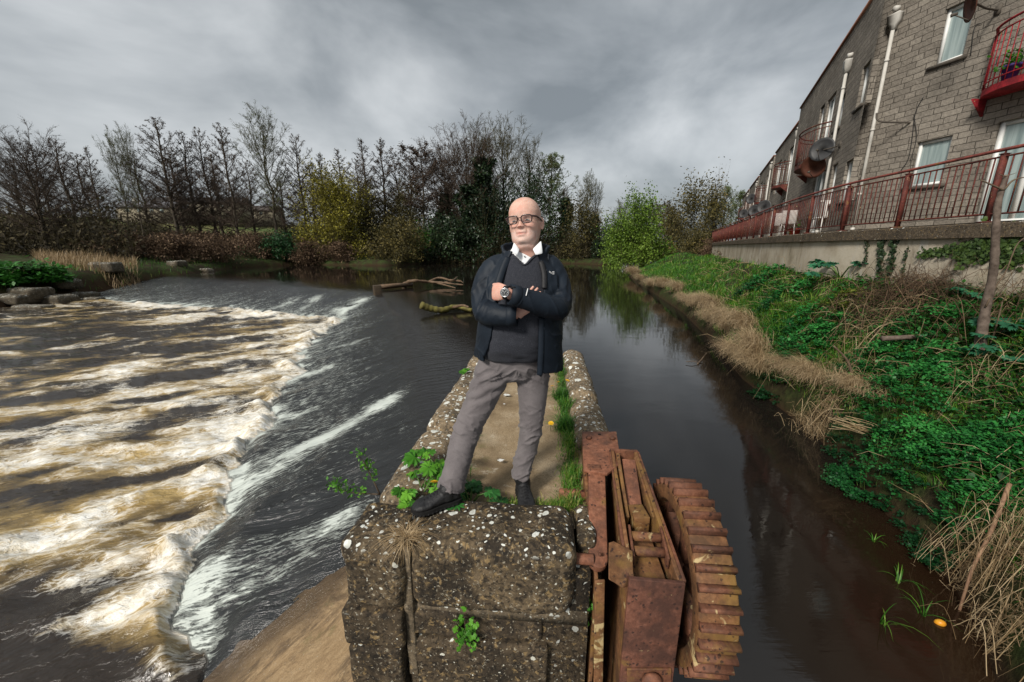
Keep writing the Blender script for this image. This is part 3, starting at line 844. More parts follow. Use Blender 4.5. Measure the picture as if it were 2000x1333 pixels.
# sapling leaning out from the left side
sp = empty('sapling', gz(742, 966, .03), 0, 'leafy willow sapling leaning over the weir from the left coping', 'sapling')
tw, lf = MB(), MB()
Yb = gz(742, 966, .03).y
for pth, leafat in [([(742, 966), (725, 930), (712, 905), (700, 890)], [.35, .5, .6, .95]), ([(742, 966), (705, 964), (675, 960), (648, 946)], [.35, .55, .7, .85, .95])]:
    P = spline([list(at(x, y, Yb - .03 * k)) for k, (x, y) in enumerate(pth)], 14)
    tw.tube(P, np.linspace(.005, .0015, 14), 5)
    for u in leafat:
        c0 = P[int(u * 13)]
        k = 26
        leafcards(lf, c0 + rng.normal(0, .017, (k, 3)) + np.array([0, 0, .02]), rng.uniform(.016, .03, k), rng.uniform(.25, 1, k))
tw.build('twig', M_twig, sp); lf.build('leaf', M_leaf, sp)
def cling(loc, n, spread, label, size=.022, drop=1.5):
    o = plant_root('toadflax', loc, label)
    lf, sm = MB(), MB()
    pz = rng.normal(0, 1, (n, 3)) * np.array([spread, .012, spread * drop]) + np.array(loc)
    pz[:, 1] -= rng.uniform(.0, .035, n)
    for k in range(n):
        lobed_leaf(lf, pz[k], (rng.uniform(-1, 1), -.3, rng.uniform(-.6, 1)), (rng.uniform(-.4, .4), -1, .5), size * rng.uniform(.5, 1.0), 5, rng.uniform(.2, .9), .3)
    for k in range(0, n, 4):
        sm.tube([list(loc), list((pz[k] + np.array(loc)) / 2 + [0, -.02, 0]), list(pz[k])], .0012, 4)
    lf.build('leaf', M_leaf, o); sm.build('stem', M_stalk, o)
cling(at(915, 1228, 1.61), 60, .033, 'small trailing plant growing from a joint low on the pier front')
cling(at(1137, 1185, 1.66), 75, .028, 'round leaved creeper hanging beside the rusty sluice frame', .024, 2.0)

# ------------------------------------------------------------------ sluice gear
def rustmat(name, base=(.135, .052, .027), yellow=.5, dark=.5):
    m, nt, b, out = newmat(name); t = NT(nt)
    tc = t.n('TexCoord').outputs['Object']
    n1 = t.noise(tc, 5, 6, .7); n2 = t.noise(tc, 34, 6, .75)
    c = t.ramp(n2, [(.28, tuple(q * .45 for q in base)), (.5, base), (.72, (base[0] * 1.55, base[1] * 1.75, base[2] * 1.9))])
    c = t.mix(t.ramp(n1, [(.44, 0), (.62, .85)]), c, (base[0] * .36, base[1] * .42, base[2] * .5))
    c = t.mix(t.ramp(t.noise(t.map(tc, loc=(4, 1, 7)), 3.3, 5, .7), [(.62 - .12 * yellow, 0), (.70 - .05 * yellow, .8)]), c, (.20, .115, .028))
    v = t.n('TexVoronoi'); v.inputs['Scale'].default_value = 55; t.l(t.mix(.05, tc, n2, 'ADD'), v.inputs['Vector'])
    sx = t.n('SeparateColor'); t.l(v.outputs['Color'], sx.inputs[0])
    pit = t.math('MULTIPLY', t.math('GREATER_THAN', sx.outputs[0], 1 - .28 * dark), t.math('LESS_THAN', v.outputs['Distance'], .4))
    c = t.mix(t.math('MULTIPLY', pit, .85), c, (.025, .012, .009))
    c = t.mix(t.ramp(t.noise(t.map(tc, loc=(9, 3, 2)), 8, 5, .62, .6), [(.66 - .05 * yellow, 0), (.70 - .04 * yellow, .85)]), c, (.44, .34, .17))
    t.l(c, b.inputs['Base Color']); b.inputs['Roughness'].default_value = .72; b.inputs['Specular IOR Level'].default_value = .35
    t.l(t.bump(t.math('SUBTRACT', n2, t.math('MULTIPLY', pit, .5)), .55, .006), b.inputs['Normal'])
    return m
M_rust = rustmat('rusted_iron'); M_rust2 = rustmat('orange_rusted_iron', (.20, .078, .042), .25, .35); M_rusty = rustmat('lichened_rust', (.17, .075, .03), 1.05, .5)
gear = empty('sluice_gear', PL(.6, 1.9, -1.0), label='rusty iron sluice gear with big toothed wheel beside the pier', cat='sluice gear')
# toothed wheel
AX = Vector((1, -K, 0)).normalized(); AY = Vector((K, 1, 0)).normalized(); AZ = Vector((0, 0, 1))
GC = Vector((1.005, 1.865, -.28))
WR = Matrix((AX, AY, AZ)).transposed().to_4x4()
def ringpart(mb, r0, r1, x0, x1, n=72, rad=.012):
    prof = [(r0, x0 + rad), (r0 + rad * .3, x0 + rad * .3), (r0 + rad, x0), (r1 - rad, x0), (r1 - rad * .3, x0 + rad * .3), (r1, x0 + rad), (r1, x1 - rad), (r1 - rad * .3, x1 - rad * .3), (r1 - rad, x1), (r0 + rad, x1), (r0 + rad * .3, x1 - rad * .3), (r0, x1 - rad)]
    th = np.linspace(0, 2 * math.pi, n, endpoint=False)
    rings = np.array([[list(GC + AX * x + AY * (r_ * math.cos(a)) + AZ * (r_ * math.sin(a))) for r_, x in prof] for a in th])
    rings = np.concatenate([rings, rings[:1]])
    mb.loft(rings, cap=False)
whl = MB(); ringpart(whl, .372, .462, -.094, .094)
wheel = whl.build('gear_wheel', M_rusty, gear, True)
tm = MB()
NTH = 35
for k in range(NTH):
    a = 2 * math.pi * k / NTH + .05
    e_r = AY * math.cos(a) + AZ * math.sin(a); e_t = -AY * math.sin(a) + AZ * math.cos(a)
    def sec(x):
        return [list(GC + AX * x + e_r * r_ + e_t * w) for r_, w in [(.452, -.024), (.470, -.016), (.488, -.011), (.493, -.007), (.493, .007), (.488, .011), (.470, .016), (.452, .024)]]
    tm.loft(np.array([sec(-.086), sec(-.092), sec(.092), sec(.086)])[1:3])
o = tm.build('teeth', M_rust, wheel, False, world=False)
o.matrix_parent_inverse = wheel.matrix_parent_inverse @ Matrix.Translation(-gear.location) if False else Matrix.Identity(4)
hb = MB()
def sub(mb, name, mat, parent, smooth=False): return mb.build(name, mat, parent, smooth, world=False)
hb.lathe([(0, -.11), (.075, -.11), (.085, -.10), (.085, .10), (.075, .11), (0, .11)], 24, 'x', GC, Matrix.Rotation(-math.atan(K), 4, 'Z'))
sub(hb, 'hub', M_rust, wheel, False)
for k in range(5):
    a = 2 * math.pi * k / 5 + .35
    e_r = AY * math.cos(a) + AZ * math.sin(a); e_t = -AY * math.sin(a) + AZ * math.cos(a)
    mb = MB()
    rings = []
    for r_, w in [(.06, .05), (.18, .052), (.28, .066), (.34, .095), (.38, .15)]:
        rings.append([list(GC + e_r * r_ + e_t * y + AX * x) for x, y in [(-.03, -w * .8), (-.02, -w), (.02, -w), (.03, -w * .8), (.03, w * .8), (.02, w), (-.02, w), (-.03, w * .8)]])
    mb.loft(np.array(rings))
    sub(mb, 'spoke', M_rust, wheel, False)
# web flange of the rim
mb = MB(); ringpart(mb, .31, .375, -.03, .03); sub(mb, 'rim_web', M_rust, wheel, True)
# trough-shaped frame
def plate(name, pts, ext, mat=M_rust, parent=gear, bevel=.004):
    mb = MB(); mb.prism(pts, ext); return mb.build(name, mat, parent, bevel=bevel)
L0, L1 = at(1193, 880, 2.36), at(1229, 1126, 1.50)
R0, R1 = at(1245, 883, 2.36), at(1334, 1136, 1.50)
dn_ = Vector((0, 0, -1))
plate('side_plate', [L0, L1, L1 + dn_ * 2.3, L0 + dn_ * 2.4], (.022, -.002, 0), M_rusty)
plate('side_plate', [R0, R1, R1 + dn_ * 2.3, R0 + dn_ * 2.4], (-.022, .002, 0), M_rusty)
plate('front_plate', [L1 + Vector((-.004, -.02, .004)), R1 + Vector((.004, -.02, .004)), R1 + Vector((.0, -.02, -2.3)), L1 + Vector((-.02, -.02, -2.3))], (0, .021, 0), rustmat('dark_rusted_plate', (.13, .05, .03), .05, .6))
plate('back_plate', [L0 + Vector((-.004, .02, .006)), R0 + Vector((.004, .02, .006)), R0 + Vector((.004, .02, -2.4)), L0 + Vector((-.004, .02, -2.4))], (0, -.022, 0))
# flanges turned out along the top edges
for a, bq, sgn in ((L0, L1, -1), (R0, R1, 1)):
    mb = MB(); mb.prism([a + Vector((0, 0, .003)), bq + Vector((0, 0, .003)), bq + Vector((sgn * .016, 0, .003)), a + Vector((sgn * .012, 0, .003))], (0, 0, -.018)); mb.build('edge_flange', M_rust, gear, bevel=.003)
mid = lambda px, py, Y: at(px, py, Y)
# arms inside
def bar(name, a, bq, w, th, mat=M_rust, parent=gear, n=(0, 0, 1)):
    a, bq = Vector(a), Vector(bq); d = bq - a; nn = Vector(n); s_ = d.cross(nn).normalized() * w / 2; u = s_.cross(d).normalized() * th
    mb = MB(); mb.prism([a - s_, a + s_, bq + s_, bq - s_], u if u.z < 0 else -u); return mb.build(name, mat, parent, bevel=.005)
bar('pawl_arm', mid(1228, 897, 2.30), mid(1240, 990, 1.98), .085, .06, M_rust2)
bar('pawl_arm', mid(1240, 985, 1.98), mid(1255, 1012, 1.86), .09, .09, M_rusty)
bar('guide_strip', mid(1207, 885, 2.32), mid(1226, 1010, 1.88), .022, .16, M_rusty)
bar('guide_strip', mid(1241, 892, 2.32), mid(1278, 1010, 1.88), .018, .16, M_rusty)
bar('bed_plate', mid(1240, 1010, 1.86) + Vector((0, 0, -.09)), mid(1272, 1125, 1.55) + Vector((0, 0, -.05)), .17, .03, M_rusty)
for px, py, Y in ((1262, 1049, 1.745), (1268, 1078, 1.66)):
    c0 = mid(px, py, Y); mb = MB(); mb.tube([c0 - AX * .075, c0 + AX * .075], [.024, .024], 16); mb.build('roller', M_rust, gear, True)
for dx in (-.085, .085):
    a, bq = mid(1259, 1035, 1.80) + AX * dx, mid(1271, 1098, 1.60) + AX * dx
    bar('roller_strap', a + Vector((0, 0, .03)), bq + Vector((0, 0, .03)), .014, .075, M_rust)
# mounting plate with bolts
z0 = .165
mp = MB(); mp.prism([gz(1137, 843, z0), gz(1204, 843, z0), gz(1213, 905, z0), gz(1186, 925, z0), gz(1140, 918, z0)], (0, 0, -.02)); mpo = mp.build('mounting_plate', M_rust2, gear, bevel=.004)
for px, py in ((1150, 857), (1196, 858)):
    mb = MB(); mb.lathe([(0, 0), (.021, 0), (.021, .012), (.017, .017), (0, .017)], 6, 'z', gz(px, py, z0) + Vector((0, 0, .001)))
    o = mb.build('bolt', M_rust, mpo, world=False)
mb = MB(); mb.lathe([(0, .0), (.013, .0), (.013, .0015), (0, .0015)], 16, 'z', gz(1171, 849, z0)); mb.build('bolt_hole', simple('hole_dark', (.01, .006, .005), (.02, .012, .01), 10, .9, 0), mpo, world=False)
plate('side_web', [gz(1137, 843, z0 - .02), gz(1140, 918, z0 - .02), at(1162, 1140, 1.60), at(1162, 1140, 1.60) + dn_ * 2.2, gz(1137, 843, z0) + dn_ * 2.4], (.02, 0, 0), M_rusty)
# link bar, rounded ends
def linkbar(a, bq, w0, w1, th, mat):
    a, bq = Vector(a), Vector(bq); d = (bq - a).normalized(); s_ = d.cross(Vector((0, -.7, .7))).normalized()
    u = s_.cross(d).normalized(); u = u if u.z > 0 else -u
    pts = []
    for k in range(9): an = math.pi * k / 8; pts.append(bq + s_ * (w1 / 2 * math.cos(an)) + d * (w1 / 2 * math.sin(an)))
    pts += [a - s_ * w0 / 2, a + s_ * w0 / 2]
    mb = MB(); mb.prism(pts, -u * th); return mb.build('link_bar', mat, gear, bevel=.006)
linkbar(at(1166, 921, 2.17), at(1169, 1090, 1.66), .105, .098, .05, M_rust2)
mb = MB(); mb.box(at(1160, 916, 2.2), (.085, .05, .035)); mb.build('clip', M_rust, gear, bevel=.005)
# square shaft end and threaded rod
c0 = at(1112, 966, 2.13); mb = MB(); mb.tube([c0 - AX * .065, c0 - AX * .06, c0 + AX * .12], [.026, .034, .034], 6); mb.tube([c0 + AX * .02, c0 + AX * .04], [.037, .037], 6); mb.build('shaft_end', M_rust2, gear)
c0 = at(1136, 1092, 1.66); xs = np.linspace(-.05, .06, 45)
mb = MB(); mb.tube([list(c0 + AX * x) for x in xs], [.026 + (.003 if k % 2 else 0) for k in range(45)], 18); mb.build('threaded_rod', M_rust2, gear, True)
mb = MB(); c0 = at(1172, 1085, 1.645); mb.lathe([(0, 0), (.008, 0), (.008, .012), (0, .012)], 10, 'y', c0); mb.build('pin', M_rust, gear)
# bracket on the side of the trough
plate('bracket', [at(1188, 1060, 1.66), at(1226, 1080, 1.60), at(1226, 1126, 1.5), at(1216, 1150, 1.5), at(1188, 1132, 1.5)], (.03, .012, 0), M_rusty)
bar('angle_iron', at(1172, 1135, 1.56), at(1186, 1135, 1.56) + Vector((.01, 0, -1.1)), .05, .012, M_rusty, n=(0, -1, .2))
plate('foot_flange', [at(1225, 1308, 1.47), at(1312, 1308, 1.47), at(1312, 1420, 1.47), at(1225, 1420, 1.47)], (0, .012, 0), M_rust)
mb = MB(); mb.lathe([(0, 0), (.05, 0), (.05, -.012), (.038, -.03), (0, -.036)], 18, 'y', at(1272, 1328, 1.462)); mb.build('anchor_nut', M_rust2, gear, True)
# axle carrying the wheel
mb = MB(); mb.tube([GC - AX * .42, GC + AX * .14], [.038, .038], 16); mb.build('axle', M_rust, gear, True)
for x in (-.42, ):
    mb = MB(); mb.tube([GC - AX * .20, GC - AX * .13], [.07, .07], 16); mb.build('collar', M_rust, gear, True)
# ------------------------------------------------------------------ person
def ell_ring(c, a, b, n=48, p=2.3, z=None):
    th = np.linspace(0, 2 * math.pi, n, endpoint=False)
    s_, c_ = np.sin(th), -np.cos(th)
    x = np.sign(s_) * np.abs(s_) ** (2 / p) * a; y = np.sign(c_) * np.abs(c_) ** (2 / p) * b
    return np.stack([c[0] + x, c[1] + y, np.full(n, c[2])], 1)
def limb(mb, pts, rad, n=24, k=28):
    P = spline(pts, k); r_ = spline(np.array(rad, float).reshape(len(rad), -1), k)
    mb.tube(P, r_[:, 0] if r_.shape[1] == 1 else r_, n)
def remesh(mbs, voxel, smooth=4, fac=.5):
    mb = MB()
    for q in mbs:
        mb.v += q.v; mb.q += [f + mb.n for f in q.q]; mb.t += [f + mb.n for f in q.t]; mb.tint += q.tint; mb.uvs += q.uvs; mb.n += q.n
    me = mb.mesh('tmp')
    import bmesh
    bm = bmesh.new(); bm.from_mesh(me); bmesh.ops.remove_doubles(bm, verts=bm.verts, dist=1e-6); bmesh.ops.recalc_face_normals(bm, faces=bm.faces); bm.to_mesh(me); bm.free()
    mods = [('REMESH', dict(mode='VOXEL', voxel_size=voxel, use_smooth_shade=True))]
    if smooth: mods.append(('SMOOTH', dict(factor=fac, iterations=smooth)))
    return shade_smooth(evaluated(me, mods))
def wrinkle(me, amp, sc, seed=0, mask=None, octv=3, ridge=True):
    v = get_v(me); n = get_n(me)
    q = fbm(v * np.array(sc), octv, seed)
    if ridge: q = (1 - np.abs(q) * 2.2)
    d = amp * q
    if mask is not None: d = d * mask(v)
    set_v(me, v + n * d[:, None])

HC = Vector((.078, 2.135, 1.542))                 # chin height on the head axis
HR = (Matrix.Rotation(R(-17), 4, 'Z') @ Matrix.Rotation(R(-5), 4, 'Y') @ Matrix.Rotation(R(-5), 4, 'X'))
HM = Matrix.Translation(HC) @ HR
HS = 1.055
def H(v):  # head-local array -> world
    return (np.asarray(v, float) * HS) @ np.array(HR.to_3x3()).T + np.array(HC)
prof = np.array([  # z, half width, front, back
    (-.10, .060, .040, .078), (-.06, .062, .044, .078), (-.03, .061, .054, .080), (-.008, .057, .072, .082), (.006, .0545, .086, .084), (.022, .059, .094, .086), (.05, .0685, .093, .092),
    (.08, .0745, .090, .099), (.11, .0765, .088, .105), (.14, .0785, .0925, .108), (.165, .0785, .092, .107), (.19, .0735, .084, .100), (.21, .0625, .071, .085), (.226, .046, .052, .062), (.236, .027, .030, .036), (.240, .006, .007, .008)])
kz = np.linspace(0, len(prof) - 1, 120)
PR = np.stack([np.interp(kz, np.arange(len(prof)), prof[:, k]) for k in range(4)], 1)
for _ in range(6): PR[1:-1] = .25 * PR[:-2] + .5 * PR[1:-1] + .25 * PR[2:]
nth = 150
th = np.linspace(0, 2 * math.pi, nth, endpoint=False)
sx_, cx_ = np.sin(th), -np.cos(th)
pp = 2.25
hx = np.sign(sx_) * np.abs(sx_) ** (2 / pp); hy = np.sign(cx_) * np.abs(cx_) ** (2 / pp)
V = np.zeros((len(PR), nth, 3))
V[..., 0] = PR[:, 1:2] * hx
V[..., 1] = np.where(hy < 0, PR[:, 2:3] * hy, PR[:, 3:4] * hy)
V[..., 2] = PR[:, 0:1]
x, y, z = V[..., 0], V[..., 1], V[..., 2]
front = np.clip(-cx_ * -1, 0, 1)[None, :] * 0 + np.clip(np.cos(th), 0, 1)[None, :] ** .6
def gb(x0, z0, sx0, sz0): return np.exp(-((x - x0) / sx0) ** 2 - ((z - z0) / sz0) ** 2) * front
d = np.zeros_like(x)
for s_ in (-1, 1):
    d -= .0115 * gb(s_ * .033, .117, .017, .012)          # sockets
    d += .0045 * gb(s_ * .033, .137, .024, .008)          # brow
    d += .006 * gb(s_ * .047, .088, .018, .016)            # cheek
    d -= .004 * gb(s_ * .038, .103, .014, .004)            # bag below the eye
    d += .003 * gb(s_ * .036, .108, .012, .004)
    d += .006 * gb(s_ * .0135, .0865, .007, .008)         # nostril wings
    d -= .005 * gb(s_ * .031, .068, .0045, .018)           # fold beside the mouth
    d += .004 * gb(s_ * .05, .03, .02, .02)               # jowl
    d -= .004 * gb(s_ * .025, .05, .006, .008)
nz = np.clip((.132 - z) / .047, 0, 1)
ridge = np.where((z > .079) & (z < .136), (.005 + .019 * nz ** 1.15) * sstep(.078, .086, z) * sstep(.138, .12, z), 0)
d += ridge * np.exp(-(x / (.0085 + .004 * nz)) ** 2) * front
d += .0045 * gb(0, .0615, .020, .0055) + .005 * gb(0, .0455, .018, .006) - .0055 * gb(0, .0540, .023, .0024) - .003 * gb(0, .0375, .018, .004)
for zf in (.165, .176, .187): d -= .0012 * gb(0, zf, .045, .0022)
for s_ in (-1, 1): d -= .0025 * gb(s_ * .007, .140, .003, .008)
d += .006 * gb(0, .018, .018, .011) + .004 * gb(0, .16, .05, .03)
d -= .002 * gb(0, .071, .005, .008)
d += .006 * gb(0, -.015, .055, .016) + .004 * (gb(.058, .026, .022, .02) + gb(-.058, .026, .022, .02)) - .004 * gb(0, .002, .05, .006)
rad = np.stack([x / PR[:, 1:2] ** 1, y / .09, 0 * x], -1); rad /= np.linalg.norm(rad, axis=-1, keepdims=True) + 1e-9
V = V + rad * d[..., None]
headm = MB(); headm.loft(H(V.reshape(-1, 3)).reshape(V.shape))
for s_ in (-1, 1):   # ears: a tilted shell with raised rim
    nu, nv = 26, 16
    E_ = np.zeros((nv, nu, 3))
    for i in range(nv):
        f_ = i / (nv - 1)
        for j in range(nu):
            a = 2 * math.pi * j / nu
            rr = math.sin(f_ * math.pi) ** .6 if 0 < i < nv - 1 else .02
            oy, oz = math.cos(a) * .019 * rr * (1 - .25 * math.sin(a)* -1 * .6), math.sin(a) * .033 * rr
            bulge = (f_ - .5) * .014
            rim = .006 * (rr ** 4) if f_ > .5 else 0
            E_[i, j] = (s_ * (.0765 + .7 * bulge + .6 * rim + .5 * max(0, oy + .008)), .014 + oy * .9, .108 + oz * .95)
    headm.loft(H(E_.reshape(-1, 3)).reshape(E_.shape))

body = MB()
tor = [(.86, .02, 2.19, .165, .115), (.95, .02, 2.17, .165, .125), (1.1, .03, 2.15, .165, .135), (1.25, .05, 2.155, .175, .12), (1.38, .058, 2.165, .175, .10), (1.45, .06, 2.17, .13, .08), (1.50, .066, 2.165, .075, .07), (1.55, .074, 2.15, .06, .065)]
body.loft(np.array([ell_ring((cx0, cy0, z0_), a, b_) for z0_, cx0, cy0, a, b_ in tor]))
LEGR = [(-.085, 2.195, .86), (-.17, 2.16, .68), (-.262, 2.105, .49), (-.305, 2.03, .34), (-.33, 1.965, .26), (-.338, 1.945, .235)]
LEGL = [(.125, 2.2, .86), (.125, 2.19, .68), (.117, 2.175, .46), (.09, 2.19, .28), (.066, 2.17, .20), (.06, 2.168, .18)]
for L_ in (LEGR, LEGL): limb(body, L_, [.085, .075, .055, .05, .038, .036])
ARMR = [(-.10, 2.17, 1.42), (-.145, 2.13, 1.33), (-.155, 2.055, 1.225), (-.075, 1.98, 1.203), (.03, 1.955, 1.205)]
ARML = [(.22, 2.18, 1.42), (.254, 2.13, 1.33), (.247, 2.02, 1.238), (.12, 1.925, 1.275), (-.022, 1.868, 1.322)]
limb(body, ARMR, [.045, .044, .042, .038, .027]); limb(body, ARML, [.05, .046, .042, .038, .027])
def hand(wrist, d, nrm, side, curl, scale=1.0, thumb=(.6, .3)):
    """d: towards the fingers, nrm: out of the back of the hand, side: towards the thumb"""
    mb = MB()
    w = Vector(wrist); d = Vector(d).normalized(); n = Vector(nrm); n = (n - d * n.dot(d)).normalized()
    s_ = d.cross(n); s_ = s_ if s_.dot(Vector(side)) > 0 else -s_
    rings = []
    for u, hw, ht in [(-.015, .026, .020), (.01, .029, .019), (.03, .036, .018), (.055, .041, .016), (.08, .041, .014), (.092, .036, .011)]:
        rings.append([list(w + d * u * scale + s_ * (math.cos(a) * hw * scale) + n * (math.sin(a) * ht * scale)) for a in np.linspace(0, 2 * math.pi, 20, endpoint=False)])
    mb.loft(np.array(rings))
    for k, (off, ln, r0) in enumerate([(.030, .072, .0088), (.0105, .080, .009), (-.0095, .075, .0086), (-.0285, .058, .0076)]):
        p0 = w + d * .082 * scale + s_ * off * scale
        dd = (d + s_ * (off * 2.0)).normalized(); pts = [p0 - d * .02, p0]
        ang = 0
        for j, fr in enumerate((.45, .3, .25)):
            ang += curl[j] * (1 + .08 * k)
            v = dd * math.cos(ang) - n * math.sin(ang)
            p0 = p0 + v * ln * fr * scale; pts.append(p0)
        mb.tube(spline([list(q) for q in pts], 16), np.linspace(r0, r0 * .72, 16) * scale, 12)
    p0 = w + d * .025 * scale + s_ * .028 * scale
    a_, b_ = thumb
    v1 = (d * (1 - a_) + s_ * a_ - n * .2).normalized(); v2 = (d * (1 - b_) + s_ * b_ - n * .35).normalized()
    p1 = p0 + v1 * .038 * scale; p2 = p1 + v2 * .03 * scale; p3 = p2 + v2 * .024 * scale
    mb.tube(spline([list(p0 - v1 * .015), list(p0), list(p1), list(p2), list(p3)], 16), np.array([.013] * 6 + list(np.linspace(.0125, .0088, 10))) * scale, 12)
    return mb
hL = hand((-.022, 1.864, 1.322), (-.80, .60, -.02), (-.5, -.85, .12), (0, 0, 1), (1.0, 1.1, .7), 1.0, (.2, .0))
hR = hand((.036, 1.953, 1.207), (.64, .02, .75), (-.1, -.97, .1), (-.7, 0, .7), (.02, .12, .15), 1.0, (.35, .2))
me = remesh([body, headm, hL, hR], .0033, 2, .4)
# pigment by place on the head: lips, flush, beard shadow, brows
v = get_v(me)
hl = ((v - np.array(HC)) @ np.array(HR.to_3x3())) / HS
fx, fy, fz = hl.T
isf = (fy < .0) & (fz > -.02)
Gp = lambda x0, z0, a, b_: np.exp(-((fx - x0) / a) ** 2 - ((fz - z0) / b_) ** 2) * isf
lips = np.clip(1.1 * Gp(0, .0535, .021, .0065), 0, 1)
flush = np.clip(.7 * (Gp(.047, .092, .025, .018) + Gp(-.047, .092, .025, .018)) + .8 * Gp(0, .088, .012, .011) + .5 * Gp(.02, .175, .02, .02) + .35 * sstep(.0, -.03, fz) * (fz > -.2), 0, 1)
beard = np.clip(.8 * (sstep(.075, .06, fz) * sstep(-.02, .0, fz) * isf) + .3 * Gp(0, .07, .025, .008), 0, 1) * (1 - lips)
brow = np.clip(Gp(.034, .140, .020, .004) + Gp(-.034, .140, .020, .004), 0, 1)
hands_ = np.clip(1 - 8 * np.abs(v[:, 2] - 1.27), 0, 1) * 0
for nme, a in (('lips', lips), ('flush', np.where(v[:, 2] < 1.45, .55, flush)), ('beard', beard), ('brow', brow)):
    at_ = me.attributes.new(nme, 'FLOAT', 'POINT'); at_.data.foreach_set('value', a.astype(np.float32))
m, nt, b, out = newmat('fair_skin'); t = NT(nt)
A = lambda n: t.n('Attribute', attribute_name=n).outputs['Fac']
tc = t.n('TexCoord').outputs['Object']
c = t.ramp(t.noise(tc, 40, 4, .6), [(.3, (.50, .30, .235)), (.7, (.62, .41, .33))])
c = t.mix(t.math('MULTIPLY', A('flush'), .75), c, (.55, .27, .21))
c = t.mix(t.math('MULTIPLY', t.math('MULTIPLY', A('beard'), t.ramp(t.noise(tc, 330, 3, .7), [(.3, .25), (.7, 1)])), .75), c, (.50, .42, .39))
c = t.mix(t.math('MULTIPLY', A('lips'), .75), c, (.42, .17, .15))
c = t.mix(t.math('MULTIPLY', t.ramp(t.noise(tc, 22, 5, .65), [(.48, 0), (.66, 1)]), .45), c, (.50, .20, .15))
c = t.mix(t.ramp(t.noise(tc, 140, 4, .7), [(.58, 0), (.72, .5)]), c, (.42, .20, .15))
c = t.mix(t.math('MULTIPLY', A('brow'), .75), c, (.30, .21, .17))
t.l(c, b.inputs['Base Color']); b.inputs['Roughness'].default_value = .55; b.inputs['Specular IOR Level'].default_value = .22
b.inputs['Subsurface Weight'].default_value = .12; b.inputs['Subsurface Radius'].default_value = (.012, .005, .003); b.inputs['Subsurface Scale'].default_value = 1.0
t.l(t.bump(t.noise(tc, 260, 3, .6), .12, .002), b.inputs['Normal'])
man = link('person', me, m)
tag(man, 'bald man in glasses, navy jacket and grey trousers standing with folded arms', 'person')
def wear(name, me, mat): return link(name, me, mat, man)
def pw(mb, name, mat, parent=None, smooth=True): return mb.build(name, mat, parent or man, smooth, world=False)
# eyes
m, nt, b, out = newmat('eye'); t = NT(nt)
a = t.n('Attribute', attribute_name='tint').outputs['Fac']
t.l(t.ramp(a, [(0, (.55, .5, .46)), (.5, (.14, .17, .19)), (.9, (.01, .01, .01))], 'CONSTANT'), b.inputs['Base Color']); b.inputs['Roughness'].default_value = .1
for s_ in (-1, 1):
    mb = MB(); n_ = 20
    rings, tints = [], []
    for i in range(n_):
        a_ = math.pi * i / (n_ - 1)
        rings.append(H([(s_ * .0325 - .002 + .0125 * math.sin(a_) * math.cos(q), -.0715 - .0125 * math.cos(a_), .1165 + (.0062 if math.sin(q) > 0 else .0052) * math.sin(a_) * math.sin(q)) for q in np.linspace(0, 2 * math.pi, 20, endpoint=False)]))
    mb.loft(np.array(rings))
    eye = mb.mesh('eye', True)
    ti = np.concatenate([np.repeat([1.0 if i < 3 else .5 if i < 5 else 0 for i in range(n_)], 20), [1.0, 0]])
    eye.attributes['tint'].data.foreach_set('value', ti.astype(np.float32))
    link('eye', eye, m, man)

# trousers
M_trou = None
m, nt, b, out = newmat('grey_cotton_trousers'); t = NT(nt)
tc = t.n('TexCoord').outputs['Object']
c = t.ramp(t.noise(tc, 7, 5, .6), [(.3, (.083, .073, .076)), (.7, (.145, .130, .132))])
c = t.mix(t.ramp(t.noise(tc, 420, 2, .5), [(.4, 0), (.7, .25)]), c, (.24, .21, .21))
t.l(c, b.inputs['Base Color']); b.inputs['Roughness'].default_value = .85; b.inputs['Specular IOR Level'].default_value = .2
b.inputs['Sheen Weight'].default_value = .15
t.l(t.bump(t.noise(tc, 500, 2, .5), .2, .002), b.inputs['Normal'])
M_trou = m
tr = MB(); tr.loft(np.array([ell_ring((.015, 2.185, .765), .05, .06), ell_ring((.02, 2.185, .80), .13, .105), ell_ring((.02, 2.185, .86), .188, .135), ell_ring((.02, 2.175, .91), .186, .14), ell_ring((.02, 2.165, .955), .176, .138)]))
lr = MB(); limb(lr, [(-.085, 2.19, .88), (-.135, 2.17, .76), (-.20, 2.135, .62), (-.265, 2.10, .49), (-.305, 2.03, .355), (-.338, 1.955, .24), (-.35, 1.935, .188)], [.112, .102, .090, .080, .075, .072, .072], 28, 40)
ll = MB(); limb(ll, [(.122, 2.195, .88), (.125, 2.19, .76), (.124, 2.182, .62), (.117, 2.172, .47), (.10, 2.185, .33), (.066, 2.17, .19), (.052, 2.165, .125)], [.108, .098, .084, .071, .064, .060, .060], 28, 40)
me = remesh([tr, lr, ll], .006, 6)
def legmask(vv):
    return .25 + .9 * np.exp(-((vv[:, 2] - .47) / .09) ** 2) + 1.1 * sstep(.34, .2, vv[:, 2]) + .8 * np.exp(-((vv[:, 2] - .82) / .06) ** 2)
v = get_v(me); n_ = get_n(me)
sh_ = np.stack([v[:, 0], v[:, 1], v[:, 2] + .5 * np.abs(v[:, 0] - .02) * np.sign(v[:, 2] - .6) + .35 * (v[:, 1] - 2.1)], 1)
q_ = fbm(sh_ * np.array([7, 7, 17]), 2, 3); q2 = fbm(sh_ * np.array([13, 13, 30]), 2, 9)
set_v(me, v + n_ * ((.0095 * np.exp(-np.abs(q_) * 10) + .005 * np.exp(-np.abs(q2) * 10) - .002) * (legmask(v) + .1))[:, None])
